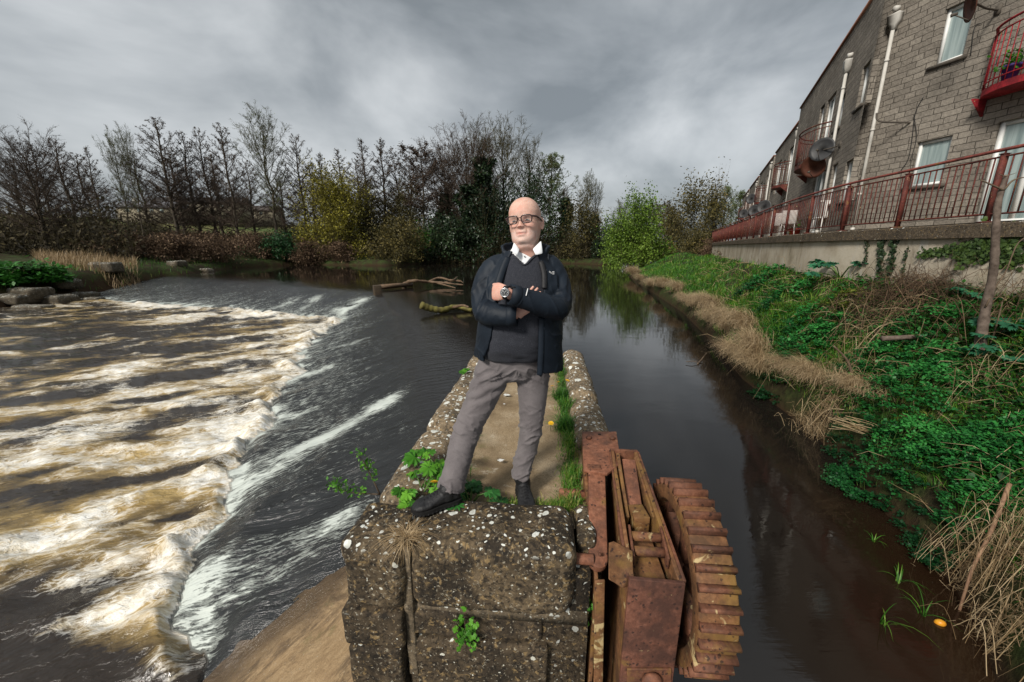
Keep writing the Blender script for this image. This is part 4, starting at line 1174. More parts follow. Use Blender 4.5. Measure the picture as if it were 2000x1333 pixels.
# diagonal drag creases from the crotch over the image-left thigh
v = get_v(me); n_ = get_n(me)
u_ = (v[:, 2] - .80) * 1.0 + (v[:, 0] - .02) * -.45
set_v(me, v + n_ * (.0055 * np.sin(u_ * 95 + 2.5 * fbm(v * 8, 2, 2)) * np.exp(-((v[:, 2] - .74) / .09) ** 2) * sstep(.08, -.05, v[:, 0]))[:, None])
trous = wear('trousers', me, M_trou)
mb = MB()
# fly seam, pocket edge and belt loops
fr = lambda X, Z, dy=0: (X, 2.19 - .135 * math.sqrt(max(0, 1 - ((X - .02) / .19) ** 2)) - .006 + dy, Z)
mb.tube(spline([fr(.025, .945), fr(.03, .90), fr(.022, .845), fr(.005, .815)], 14), .0022, 6)
mb.tube(spline([fr(.052, .94), fr(.055, .89), fr(.035, .835)], 12), .0018, 6)
mb.tube(spline([fr(-.08, .945), fr(-.10, .925), fr(-.135, .905)], 10), .003, 6)
pw(mb, 'seams', M_trou, trous)

# shirt, sweater
m_shirt = simple('white_shirt', (.66, .68, .70), (.76, .77, .78), 30, .8, .15)
m, nt, b, out = newmat('charcoal_knit'); t = NT(nt)
tc = t.n('TexCoord').outputs['Object']
sp_ = t.noise(tc, 330, 3, .8)
c = t.ramp(sp_, [(.34, (.014, .015, .020)), (.52, (.028, .030, .038)), (.70, (.075, .078, .09))])
t.l(c, b.inputs['Base Color']); b.inputs['Roughness'].default_value = .95; b.inputs['Specular IOR Level'].default_value = .1; b.inputs['Sheen Weight'].default_value = .08
t.l(t.bump(sp_, .35, .003), b.inputs['Normal'])
M_knit = m
TORSO = [(.915, .018, 2.17, .178, .142), (.94, .016, 2.165, .186, .152), (1.0, .018, 2.15, .19, .160), (1.08, .026, 2.14, .192, .163), (1.17, .04, 2.14, .195, .156), (1.27, .052, 2.15, .192, .142), (1.35, .057, 2.155, .182, .130), (1.42, .06, 2.16, .150, .115), (1.465, .062, 2.163, .135, .100), (1.50, .066, 2.163, .092, .090), (1.53, .070, 2.16, .078, .082)]
tz = np.array(TORSO)
def torso(zv): return [np.interp(zv, tz[:, 0], tz[:, k]) for k in range(1, 5)]
def torso_rings(grow, z0_, z1_, k, n=96):
    rings = []
    for zv in np.linspace(z0_, z1_, k):
        cx0, cy0, a, b_ = torso(zv); rings.append(ell_ring((cx0, cy0, zv), a + grow, b_ + grow, n))
    return np.array(rings)
mb = MB(); mb.loft(torso_rings(0, .915, 1.53, 60))
for _ in range(1): pass
me = mb.mesh('sweater', True)
me = shade_smooth(evaluated(me, [('SMOOTH', dict(factor=.5, iterations=5))]))
wrinkle(me, .006, (7, 5, 16), 14, lambda q: .25 + sstep(1.2, 1.0, q[:, 2]))
import bmesh
def cut(me, test):
    bm = bmesh.new(); bm.from_mesh(me)
    rm = [f for f in bm.faces if test(f.calc_center_median())]
    bmesh.ops.delete(bm, geom=rm, context='FACES'); bm.to_mesh(me); bm.free(); return me
VB = 1.450
cut(me, lambda c: c.y < 2.16 and c.z > VB and abs(c.x - .064) < (c.z - VB) * 1.25 + .002 or c.z > 1.517)
me = shade_smooth(evaluated(me, [('SOLIDIFY', dict(thickness=.006, offset=1.0)), ]))
sweater = wear('sweater', me, M_knit)
# ribbed V edge
mb = MB()
def tfront(X, Z, g=.004):
    cx0, cy0, a, b_ = torso(Z); q = abs((X - cx0) / (a + .001)); q = min(q, .98)
    return (X, cy0 - (b_ + g) * (1 - q ** 2.3) ** (1 / 2.3), Z)
mb.tube(spline([tfront(.064 - .066, VB + .052), tfront(.064 - .038, VB + .03), tfront(.064, VB - .002), tfront(.064 + .038, VB + .03), tfront(.064 + .066, VB + .052)], 30), np.array([[.010, .005]] * 30), 8)
pw(mb, 'neck_rib', M_knit, sweater)
mb = MB(); mb.loft(torso_rings(-.006, 1.40, 1.53, 16))
shirt = pw(mb, 'shirt', m_shirt)
for quad in ([(1004, 472, 2.095), (1015, 488, 2.064), (1010, 500, 2.045), (999, 490, 2.06)], [(1057, 470, 2.10), (1040, 487, 2.064), (1046, 499, 2.043), (1060, 496, 2.05)]):
    a, b_, c_, d_ = [np.array(at(*q)) for q in quad]
    mb = MB(); G_ = []
    for u in np.linspace(0, 1, 6):
        r_ = []
        for w in np.linspace(0, 1, 6):
            q = (a * (1 - u) + d_ * u) * (1 - w) + (b_ * (1 - u) + c_ * u) * w
            q[1] -= .010 * math.sin(math.pi * u) + .006 * math.sin(math.pi * w); r_.append(q)
        G_.append(r_)
    mb.loft(np.array(G_), close=False, cap=False)
    me = shade_smooth(evaluated(mb.mesh('collar', True), [('SOLIDIFY', dict(thickness=.004, offset=0)), ('SUBSURF', dict(levels=1))]))
    link('shirt_collar', me, m_shirt, shirt)
mb = MB(); mb.lathe([(0, 0), (.0045, 0), (.0045, -.002), (0, -.0025)], 12, 'y', tfront(.066, 1.492, .0)); pw(mb, 'button', simple('shirt_button', (.55, .55, .55), (.65, .65, .65)), shirt)

# jacket
m, nt, b, out = newmat('navy_shell_fabric'); t = NT(nt)
tc = t.n('TexCoord').outputs['Object']
c = t.ramp(t.noise(tc, 12, 4, .6), [(.3, (.0055, .009, .015)), (.7, (.010, .016, .025))])
t.l(c, b.inputs['Base Color']); b.inputs['Roughness'].default_value = .6; b.inputs['Specular IOR Level'].default_value = .22
b.inputs['Sheen Weight'].default_value = .0; b.inputs['Sheen Roughness'].default_value = .5
t.l(t.bump(t.math('ADD', t.noise(tc, 30, 4, .6), t.math('MULTIPLY', t.noise(tc, 420, 2, .5), .25)), .25, .004), b.inputs['Normal'])
M_jack = m
M_black = simple('black_nylon', (.006, .006, .007), (.014, .014, .016), 30, .6, .2)
JZ = np.array([(.83, .042, 2.17, .252, .19), (.92, .04, 2.16, .248, .19), (1.02, .04, 2.15, .238, .188), (1.12, .045, 2.145, .230, .184), (1.22, .05, 2.145, .226, .176), (1.32, .056, 2.15, .225, .16), (1.38, .06, 2.158, .205, .146), (1.43, .062, 2.163, .165, .130), (1.475, .066, 2.165, .125, .116), (1.52, .070, 2.165, .105, .104)])
def jak(zv): return [np.interp(zv, JZ[:, 0], JZ[:, k]) for k in range(1, 5)]
edgeL = np.array([(.90, -.152), (.97, -.135), (1.08, -.105), (1.21, -.09), (1.34, -.07), (1.42, -.045), (1.47, -.018), (1.52, .008)])
edgeR = np.array([(.83, .145), (.95, .150), (1.1, .158), (1.21, .160), (1.34, .162), (1.42, .160), (1.47, .146), (1.52, .132)])
rings = []
nph = 90
for zv in np.linspace(.83, 1.52, 70):
    cx0, cy0, a, b_ = jak(zv)
    xl = np.interp(zv, edgeL[:, 0], edgeL[:, 1]); xr = np.interp(zv, edgeR[:, 0], edgeR[:, 1])
    fR = math.asin(np.clip((xr - cx0) / a, -.99, .99) ** 1.0) if xr > cx0 else 0.05
    fL = math.asin(np.clip((cx0 - xl) / a, .02, .99))
    row = []
    for ph in np.linspace(fR, 2 * math.pi - fL, nph):
        s_, c_ = math.sin(ph), -math.cos(ph)
        q = 2 / 2.2
        X = cx0 + a * math.copysign(abs(s_) ** 1.0, s_); Y_ = cy0 + b_ * math.copysign(abs(c_) ** .92, c_)
        Z_ = zv
        if zv < 1.0:
            Z_ = zv + (1.0 - zv) / .17 * (.055 - .17 * (X - .04))
        row.append((X, Y_, Z_))
    rings.append(row)
sh = MB(); sh.loft(np.array(rings), close=False, cap=False)
me = shade_smooth(evaluated(sh.mesh('t', True), [('SMOOTH', dict(factor=.5, iterations=3)), ('SOLIDIFY', dict(thickness=.018, offset=0))]))
def me_to_mb(me):
    mb = MB(); v = get_v(me); q = [list(p.vertices) for p in me.polygons]
    mb.add(v, [f for f in q if len(f) == 4], [f for f in q if len(f) == 3]); return mb
shell = me_to_mb(me)
slR = MB(); limb(slR, [(-.03, 2.17, 1.465), (-.095, 2.165, 1.425), (-.148, 2.13, 1.33), (-.155, 2.06, 1.222), (-.125, 2.01, 1.198), (-.065, 1.968, 1.195), (.010, 1.945, 1.196)], [.045, .066, .068, .064, .064, .059, .053], 32, 44)
slL = MB(); limb(slL, [(.155, 2.175, 1.465), (.215, 2.17, 1.425), (.256, 2.135, 1.33), (.254, 2.045, 1.238), (.215, 1.97, 1.232), (.12, 1.912, 1.270), (.004, 1.872, 1.312)], [.045, .066, .066, .064, .064, .057, .047], 32, 44)
# standing collar
cr = []
for u, rr, hz in [(0, .103, 1.475), (.35, .114, 1.505), (.7, .122, 1.532), (1, .128, 1.556)]:
    row = []
    for ph in np.linspace(R(60), R(294), 60):
        fr_ = (1 - math.cos(ph)) / 2
        row.append((.072 + rr * math.sin(ph) * 1.0, 2.160 - rr * .95 * math.cos(ph), hz + .012 * fr_ * u - (.02 * u if ph > R(290) else 0) - .028 * (1 - fr_)))
    cr.append(row)
cm = MB(); cm.loft(np.array(cr), close=False, cap=False)
collar = me_to_mb(evaluated(cm.mesh('t'), [('SOLIDIFY', dict(thickness=.016, offset=0))]))
me = remesh([shell, slR, slL, collar], .0055, 4, .5)
def jm(q):
    el = np.exp(-(np.linalg.norm(q - np.array([.255, 2.02, 1.235]), axis=1) / .11) ** 2) + np.exp(-(np.linalg.norm(q - np.array([-.165, 2.05, 1.225]), axis=1) / .11) ** 2)
    return .45 + 1.1 * np.clip(el, 0, 1) + .4 * sstep(1.15, .95, q[:, 2])
v = get_v(me); n_ = get_n(me)
vs_ = np.stack([v[:, 0] + .55 * np.sign(v[:, 0] - .05) * v[:, 2], v[:, 1], v[:, 2] * .5 - .5 * np.abs(v[:, 0] - .05)], 1)
q_ = fbm(vs_ * np.array([8, 5, 6]) + .5 * fbm(v * 4, 2, 3)[:, None], 2, 31); q2 = fbm(vs_ * np.array([19, 10, 12]), 2, 35)
fold = np.exp(-np.abs(q_) * 14) * .0085 + np.exp(-np.abs(q2) * 16) * .0035 - .002
set_v(me, v + n_ * (fold * jm(v))[:, None])
v = get_v(me); n_ = get_n(me)
for cpt, axd, sgn in ((np.array([-.17, 2.1, 1.30]), np.array([.5, -.5, .7]), 1), (np.array([.27, 2.1, 1.30]), np.array([-.6, -.4, .75]), 1)):
    w_ = np.exp(-(np.linalg.norm(v - cpt, axis=1) / .10) ** 2)
    v = v + n_ * (.003 * w_ * np.sin((v @ axd) * 130 + 3 * fbm(v * 7, 2, 4)))[:, None]
set_v(me, v)
jacket = wear('jacket', me, M_jack)
def strip(name, pts, w, th, mat, parent, up=(0, -1, 0)):
    mb = MB(); P = spline(pts, 24); mb.tube(P, np.array([[w, th]] * 24), 8, up=up); return pw(mb, name, mat, parent)
jf = lambda X, Z, g=.014: (X, jak(Z)[1] - (jak(Z)[3] + g) * max(.05, (1 - min(.99, abs((X - jak(Z)[0]) / jak(Z)[2])) ** 2)) ** .46, Z)
M_zip = simple('zip_tape', (.05, .05, .055), (.35, .36, .38), 180, .5, .3)
strip('placket', [jf(.152, 1.465), jf(.168, 1.40), jf(.168, 1.33)], .014, .006, M_black, jacket)
strip('zip', [jf(-.028, 1.475, .016), jf(-.055, 1.43, .016), jf(-.078, 1.36, .016), jf(-.09, 1.30, .016)], .004, .003, M_zip, jacket)
strip('zip', [jf(.196, 1.50, .012), jf(.192, 1.46, .014), jf(.178, 1.42, .015)], .003, .002, M_zip, jacket)
strip('placket', [jf(-.020, 1.485, .010), jf(-.045, 1.43, .012), jf(-.072, 1.35, .012), jf(-.088, 1.28, .012)], .019, .007, M_jack, jacket)
strip('placket', [jf(.155, 1.18, .004), jf(.155, 1.02, .004), jf(.152, .88, .004), jf(.15, .86, .0)], .016, .006, M_jack, jacket)
M_logo = simple('logo_white', (.7, .7, .7), (.78, .78, .78), 30, .6, 0)
# small white chest mark: three stacked arcs beside short lines; and the bar on the forearm
mb = MB(); c0 = Vector(jf(.208, 1.400, .022))
for k, r0 in enumerate((.006, .010, .014)):
    mb.tube([list(c0 + Vector((-.012 + r0 * math.cos(a), -.0 + .25 * r0 * math.cos(a), r0 * math.sin(a)))) for a in np.linspace(.0, math.pi / 2, 8)], .0011, 5)
for k in range(3): mb.tube([list(c0 + Vector((.006, .004, .012 - k * .006))), list(c0 + Vector((.018, .008, .012 - k * .006)))], .0013, 5)
pw(mb, 'chest_logo', M_logo, jacket)
c0 = at(1030, 571, 1.842)
strip('sleeve_mark', [at(1027.5, 578, 1.838), at(1031, 564, 1.846)], .0022, .0015, M_logo, jacket)
strip('cuff_tab', [at(998, 563, 1.832), at(1006, 562, 1.84)], .006, .003, M_black, jacket)
for cen, d_, r0, r1 in (((.010, 1.945, 1.196), (.99, -.16, 0), .048, .056), ((.004, 1.872, 1.312), (-.94, -.28, .22), .043, .051)):
    mb = MB(); q = Vector(d_).to_track_quat('X', 'Z').to_matrix().to_4x4()
    mb.lathe([(r0 - .006, .010), (r0 - .004, .018), (r1, .018), (r1, -.03), (r1 - .004, -.034)], 28, 'x', cen, q); pw(mb, 'cuff', M_jack, jacket)
mb = MB(); P = [(.15, .842)]
# watch
watch_c = Vector((-.028, 1.866, 1.324)); wd = Vector((-.93, .3, .08)).normalized()
q = wd.to_track_quat('X', 'Z').to_matrix().to_4x4()
mb = MB(); mb.lathe([(.0305, -.011), (.033, -.011), (.033, .011), (.0305, .011), (.0305, -.011)], 30, 'x', watch_c, q)
watch = pw(mb, 'wristwatch', M_black)
fc = watch_c + Vector((-.006, -.033, .004)); fn = Vector((-.25, -.95, .12)).normalized(); q = fn.to_track_quat('Z', 'Y').to_matrix().to_4x4()
mb = MB(); mb.lathe([(.0, -.006), (.021, -.006), (.023, -.002), (.023, .004), (.0195, .007), (.0185, .005), (0, .005)], 32, 'z', fc, q)
m = simple('steel', (.35, .36, .37), (.55, .56, .57), 60, .25, 0); m.node_tree.nodes['Principled BSDF'].inputs['Metallic'].default_value = .9
pw(mb, 'watch_case', m, watch)
mb = MB(); mb.lathe([(0, 0), (.0182, 0), (.0182, .0008), (0, .0008)], 28, 'z', fc + fn * .0052, q); pw(mb, 'watch_face', simple('dial', (.02, .022, .025), (.05, .055, .06), 90, .3, 0), watch)
mb = MB()
for k in range(12):
    a = math.pi / 6 * k; d_ = q.to_3x3() @ Vector((math.cos(a), math.sin(a), 0)); mb.box(fc + fn * .0062 + d_ * .0145, (.003, .003, .001), q)
for a, l in ((.9, .011), (2.5, .014)):
    d_ = q.to_3x3() @ Vector((math.cos(a), math.sin(a), 0)); mb.tube([list(fc + fn * .0064), list(fc + fn * .0064 + d_ * l)], .0009, 5)
pw(mb, 'watch_hands', M_logo, watch)

# glasses
M_frame = simple('dark_tortoise_frame', (.012, .006, .005), (.045, .014, .010), 60, .2, 0, spec=.6)
gl = None
rims = MB()
def rimpts(s_, n=40):
    P = []
    for a in np.linspace(0, 2 * math.pi, n, endpoint=False):
        cx0, sz0 = math.cos(a), math.sin(a)
        X = .0265 * math.copysign(abs(cx0) ** .55, cx0); Z = .0178 * math.copysign(abs(sz0) ** .55, sz0)
        if Z < 0: X *= .92
        P.append((s_ * .0355 + X, -.1075 + .10 * max(0, abs(s_ * .0355 + X) - .03) ** 1.0 * 1.1, .1175 + Z))
    return H(P)
for s_ in (-1, 1):
    P = rimpts(s_); P = np.concatenate([P, P[:2]]); rims.tube(P, .0033, 8, cap=False)
    rims.tube(H([(s_ * .058, -.103, .129), (s_ * .068, -.096, .129), (s_ * .0775, -.082, .129), (s_ * .0835, -.03, .127), (s_ * .0835, .008, .124), (s_ * .084, .03, .108)]), np.array([[.003, .0045]] * 6), 8)
rims.tube(H([(-.0115, -.1085, .121), (-.006, -.112, .124), (.006, -.112, .124), (.0115, -.1085, .121)]), .0026, 8)
gl = pw(rims, 'eyeglasses', M_frame)
m, nt, b, out = newmat('clear_lens'); t = NT(nt)
tp = t.n('BsdfTransparent'); gs = t.n('BsdfGlossy'); gs.inputs['Roughness'].default_value = .02
mx = t.n('MixShader'); mx.inputs[0].default_value = .05; t.l(tp.outputs[0], mx.inputs[1]); t.l(gs.outputs[0], mx.inputs[2]); t.l(mx.outputs[0], out.inputs[0])
for s_ in (-1, 1):
    mb = MB(); mb.ngon(rimpts(s_)); pw(mb, 'lens', m, gl, False)

# boots
M_boot = simple('black_nubuck', (.007, .007, .008), (.018, .018, .019), 25, .55, .35, 90, spec=.35)
M_sole = simple('black_rubber', (.006, .006, .006), (.012, .012, .012), 30, .7, .3)
def boot(heel, yaw, ankle, shaft, L=.315, tilt=0):
    """heel on the ground, yaw = direction of the toe"""
    h = Vector(heel); d = Vector((math.cos(yaw), math.sin(yaw), 0)); d = (d + Vector((0, 0, tilt))).normalized(); s_ = Vector((-math.sin(yaw), math.cos(yaw), 0)); up = d.cross(s_).normalized(); up = up if up.z > 0 else -up
    prof_ = [(.0, .020, .05), (.02, .036, .085), (.06, .041, .105), (.10, .041, .108), (.14, .042, .095), (.18, .047, .078), (.22, .052, .066), (.26, .050, .058), (.29, .041, .050), (.308, .026, .040), (.315, .010, .030)]
    pr = spline(prof_, 30)
    rings, sole0, sole1 = [], [], []
    for u, w, ht in pr:
        u *= L / .315
        row = []
        for a in np.linspace(0, 2 * math.pi, 28, endpoint=False):
            ca, sa = math.cos(a), math.sin(a)
            X = w * math.copysign(abs(ca) ** .8, ca); Z = (.018 + (ht - .018) * (.5 + .5 * math.copysign(abs(sa) ** .75, sa)))
            if sa > 0: X *= 1 - .38 * sa ** 2 * (ht > .06)
            row.append(list(h + d * u + s_ * X + up * Z))
        rings.append(row)
    mb = MB(); mb.loft(np.array(rings))
    sm = MB(); an = Vector(ankle); b0 = h + d * .075 + up * .07
    limb(sm, [list(b0 - up * .03), list(b0 + up * .02), list(b0 * .4 + an * .6), list(an), list(an + Vector((0, .01, .05)))], [.046, .046, .042, .040, .038])
    me = remesh([mb, sm], .0045, 3)
    wrinkle(me, .002, (30, 30, 45), 7)
    o = wear('boot', me, M_boot)
    # sole slab with a tread edge
    ol = [(u * L / .315, w + .0045) for u, w, ht in pr]
    poly = [h + d * (u - .004) + s_ * w for u, w in ol] + [h + d * (u + (.006 if u > .2 else -.004)) - s_ * w for u, w in ol[::-1]]
    sb = MB(); sb.prism([p_ + up * .026 for p_ in poly], -up * .024)
    for k in range(0, 30, 2):
        for sg in (-1, 1):
            u, w = ol[k]; sb.box(h + d * u + s_ * (sg * (w - .006)) + up * .004, (.009, .016, .010), Matrix.Rotation(yaw, 4, 'Z'))
    o2 = pw(sb, 'sole', M_sole, o, False)
    tb = MB(); tc_ = []
    for u, w, ht in pr[19:29]: pass
    # toe cap rand and laces
    lc = MB()
    top = lambda u: np.interp(u, pr[:, 0] * L / .315, pr[:, 2])
    for k, u in enumerate(np.linspace(.115, .205, 6)):
        z_ = top(u) + .003; w_ = .021
        lc.tube([list(h + d * (u - .004) + s_ * w_ + up * (z_ - .009)), list(h + d * u + up * (z_ + .002)), list(h + d * (u + .006) - s_ * w_ + up * (z_ - .009))], .0024, 6)
        lc.tube([list(h + d * (u - .004) - s_ * w_ + up * (z_ - .009)), list(h + d * u + up * (z_ + .003)), list(h + d * (u + .006) + s_ * w_ + up * (z_ - .009))], .0022, 6)
    pw(lc, 'laces', M_black, o)
    return o
bL_heel = gz(898, 975, .115); bL_toe = gz(806, 1003, .115)
dd = bL_toe - bL_heel
boot((bL_heel.x, bL_heel.y, .113), math.atan2(dd.y, dd.x), (-.348, 1.935, .235), None, L=min(.32, dd.length), tilt=0)
hh = gz(1018, 950, .0); tt_ = gz(1030, 1001, .0); dd = tt_ - hh
boot((hh.x, hh.y - .01, .0), math.atan2(dd.y, dd.x), (.048, 2.155, .14), None, L=.30)
# ------------------------------------------------------------------ terrace, wall, railing
def along(line, s):
    """point and direction at arclength s of a polyline"""
    for a, b in zip(line[:-1], line[1:]):
        L = math.hypot(*(b - a))
        if s <= L: return a + (b - a) * s / L, (b - a) / L
        s -= L
    d = (line[-1] - line[-2]); d /= math.hypot(*d)
    return line[-1] + d * s, d
def plen(line): return sum(math.hypot(*(b - a)) for a, b in zip(line[:-1], line[1:]))
_rs = [RAIL[0]]
RC = spline(RAIL, 60)                                  # smooth railing line
RL = plen(RC)
ZCAP = 1.90
def strip_mesh(mb, line, offs0, z0, offs1, z1, n=90, uvs=False):
    rows = []
    for s in np.linspace(0, plen(line), n):
        p_, d_ = along(line, s); nn = np.array([d_[1], -d_[0]])            # to the right (land side)
        rows.append([(*(p_ + nn * offs0), z0), (*(p_ + nn * offs1), z1)])
    a = np.array(rows); mb.loft(a, close=False, cap=False)
m, nt, b, out = newmat('stained_render'); t = NT(nt)
tc = t.n('TexCoord').outputs['Object']
c = t.ramp(t.noise(tc, 1.1, 5, .6), [(.3, (.24, .20, .14)), (.5, (.36, .31, .235)), (.7, (.46, .41, .33))])
c = t.mix(t.ramp(t.noise(t.map(tc, (1.2, 1.2, .35)), 1.3, 6, .7), [(.54, 0), (.70, .85)]), c, (.085, .06, .03))
c = t.mix(t.ramp(t.noise(t.map(tc, (3, 3, .5), loc=(5, 5, 5)), 1.6, 5, .65), [(.58, 0), (.68, .7)]), c, (.40, .38, .34))
t.l(c, b.inputs['Base Color']); b.inputs['Roughness'].default_value = .9; b.inputs['Specular IOR Level'].default_value = .15
t.l(t.bump(t.noise(tc, 14, 6, .7), .5, .02), b.inputs['Normal'])
M_render = m
M_capm = stonemat('dark_concrete_coping', (.085, .065, .045), (.025, .02, .015), .22, .3, .4)
wallo = empty('retaining_wall', (8.0, 9.0, .5), label='stained pale retaining wall with dark coping under the railing', cat='wall')
mb = MB()
strip_mesh(mb, RC, .04, -.6, .04, ZCAP - .22); strip_mesh(mb, RC, .34, ZCAP - .22, .34, -.6)
mb.build('wall_face', M_render, wallo)
e0 = RC[-1]; d_ = RC[-1] - RC[-2]; d_ /= math.hypot(*d_); nn = np.array([d_[1], -d_[0]])
mb = MB()
strip_mesh(mb, RC, -.04, ZCAP - .22, -.04, ZCAP - .02, 120); strip_mesh(mb, RC, -.04, ZCAP - .02, -.015, ZCAP, 120); strip_mesh(mb, RC, -.015, ZCAP, .40, ZCAP, 120); strip_mesh(mb, RC, .40, ZCAP - .22, -.04, ZCAP - .22, 120)
mb.build('coping', M_capm, wallo)
mb = MB(); c0 = e0 + nn * 1.8
mb.prism([(*(e0 + nn * .02 + d_ * .005), -.6), (*(e0 + nn * 3.6 + d_ * .005), -.6), (*(e0 + nn * 3.6 + d_ * .005), ZCAP - .01), (*(e0 + nn * .02 + d_ * .005), ZCAP - .01)], (d_[0] * .3, d_[1] * .3, 0))
mb.build('end_wall', M_render, wallo)
mb = MB(); strip_mesh(mb, RC, .30, ZCAP + .03, 3.6, ZCAP + .03, 60)
tag(mb.build('terrace', simple('terrace_concrete', (.16, .13, .095), (.28, .24, .18), 3, .9, .3)), kind='structure')
M_red = rustmat('red_oxide_paint', (.105, .022, .014), .12, .15)
M_redl = rustmat('faded_red_rail', (.22, .055, .04), .05, .12)
railo = empty('terrace_railing', (8.0, 9.0, ZCAP), label='red oxide painted steel railing along the terrace edge', cat='railing')
def rail_tube(mb, off, z, r, n=150):
    P = []
    for s in np.linspace(0, RL, n):
        p_, d_ = along(RC, s); P.append((*(p_ + np.array([d_[1], -d_[0]]) * off), z))
    mb.tube(P, r, 8)
mb = MB(); rail_tube(mb, .08, ZCAP + 1.06, .026); mb.build('handrail', M_redl, railo, True)
mb = MB(); rail_tube(mb, .08, ZCAP + .96, .014); mb.build('top_rail', M_red, railo, True)
mb = MB(); rail_tube(mb, .08, ZCAP + .13, .014); mb.build('bottom_rail', M_red, railo, True)
# arclength of the nearest photographed posts (view azimuth)
def arc_at_az(az):
    ss = np.linspace(0, RL, 4000)
    P = np.array([along(RC, s)[0] for s in ss]); k = np.argmin(np.abs(P[:, 0] / np.maximum(P[:, 1], .3) - az) + (P[:, 1] < .5) * 9)
    return ss[k]
posts = [arc_at_az(a) for a in (1.167, .950, .816, .732, .678)]
gap = np.mean(np.diff(posts)); post = [posts[0] - gap * k for k in (2, 1)] + posts
while post[-1] + gap < RL - .3: post.append(post[-1] + gap)
post.append(RL - .06)
pmesh = None
for s in post:
    p_, d_ = along(RC, s); ang = math.atan2(d_[1], d_[0])
    mb = MB(); q = Matrix.Rotation(ang, 4, 'Z'); nn = np.array([d_[1], -d_[0]]); c0 = p_ + nn * .08
    mb.box((*c0, ZCAP + .50), (.055, .075, .98), q); mb.box((*c0, ZCAP + .012), (.14, .16, .022), q); mb.box((*c0, ZCAP + .995), (.075, .095, .012), q); mb.tube([(*c0, ZCAP + .99), (*c0, ZCAP + 1.05)], .012, 6)
    mb.build('post', M_red, railo)
for k in range(len(post) - 1):
    mb = MB(); n_ = max(2, int((post[k + 1] - post[k]) / .118))
    for s in np.linspace(post[k], post[k + 1], n_ + 1)[1:-1]:
        p_, d_ = along(RC, s); c0 = p_ + np.array([d_[1], -d_[0]]) * .08
        mb.box((*c0, ZCAP + .545), (.014, .014, .82), Matrix.Rotation(math.atan2(d_[1], d_[0]), 4, 'Z'))
    mb.build('baluster_panel', M_red, railo)

# ------------------------------------------------------------------ apartment buildings
m, nt, b, out = newmat('split_faced_stone'); t = NT(nt)
uv = t.n('UVMap', uv_map='UVMap').outputs[0]
wob_ = t.n('TexNoise'); wob_.inputs['Scale'].default_value = 4.5; wob_.inputs['Detail'].default_value = 3; t.l(uv, wob_.inputs['Vector'])
vec = t.mix(.045, uv, wob_.outputs['Color'], 'ADD')
br = t.n('TexBrick'); br.offset = .43; br.offset_frequency = 2; br.squash = .62; br.squash_frequency = 3
br.inputs['Scale'].default_value = 1.0; br.inputs['Brick Width'].default_value = .36; br.inputs['Row Height'].default_value = .125; br.inputs['Mortar Size'].default_value = .008; br.inputs['Mortar Smooth'].default_value = .6; br.inputs['Bias'].default_value = 0
br.inputs['Color1'].default_value = (0, 0, 0, 1); br.inputs['Color2'].default_value = (1, 1, 1, 1); br.inputs['Mortar'].default_value = (.5, .5, .5, 1)
t.l(vec, br.inputs['Vector'])
n1 = t.noise(uv, 16, 6, .7); n2 = t.noise(uv, .9, 4, .6)
cc = t.ramp(br.outputs['Color'], [(0, (.14, .122, .102)), (.5, (.21, .185, .155)), (1, (.29, .258, .215))])
cc = t.mix(.5, cc, t.ramp(n1, [(.3, (.11, .097, .083)), (.7, (.34, .30, .25))]))
cc = t.mix(t.ramp(n2, [(.45, 0), (.7, .5)]), cc, (.07, .062, .052))
cc = t.mix(t.math('MULTIPLY', br.outputs['Fac'], .8), cc, (.05, .043, .036))
t.l(cc, b.inputs['Base Color']); b.inputs['Roughness'].default_value = .92; b.inputs['Specular IOR Level'].default_value = .15
hgt = t.math('ADD', t.math('MULTIPLY', t.math('SUBTRACT', 1.0, br.outputs['Fac']), 1.0), t.math('MULTIPLY', n1, .9))
t.l(t.bump(hgt, .9, .03), b.inputs['Normal'])
M_stone = m
M_pvc = simple('white_upvc', (.58, .58, .56), (.68, .68, .66), 6, .4, .05)
M_pipe = simple('grey_white_downpipe', (.40, .38, .34), (.55, .53, .49), 3, .55, .1)
M_sill = simple('dark_concrete_sill', (.05, .042, .034), (.10, .085, .068), 9, .85, .3)
M_blue = simple('blue_panel', (.012, .05, .16), (.02, .075, .22), 4, .5, .1)
M_roof = simple('terracotta_coping', (.12, .05, .03), (.20, .09, .055), 8, .8, .3)
M_balc = rustmat('bright_red_paint', (.27, .012, .018), .0, .05)
M_curt = simple('blind_fabric', (.30, .36, .34), (.42, .47, .45), 3, .9, 0)
m, nt, b, out = newmat('window_glass'); t = NT(nt)
b.inputs['Base Color'].default_value = (.20, .25, .26, 1); b.inputs['Roughness'].default_value = .04; b.inputs['Specular IOR Level'].default_value = .7
tc = t.n('TexCoord').outputs['Object']
t.l(t.ramp(t.noise(t.map(tc, (5, 5, .35)), 2.4, 3, .5), [(.35, (.15, .20, .20)), (.65, (.30, .36, .35))]), b.inputs['Base Color'])
M_glass = m
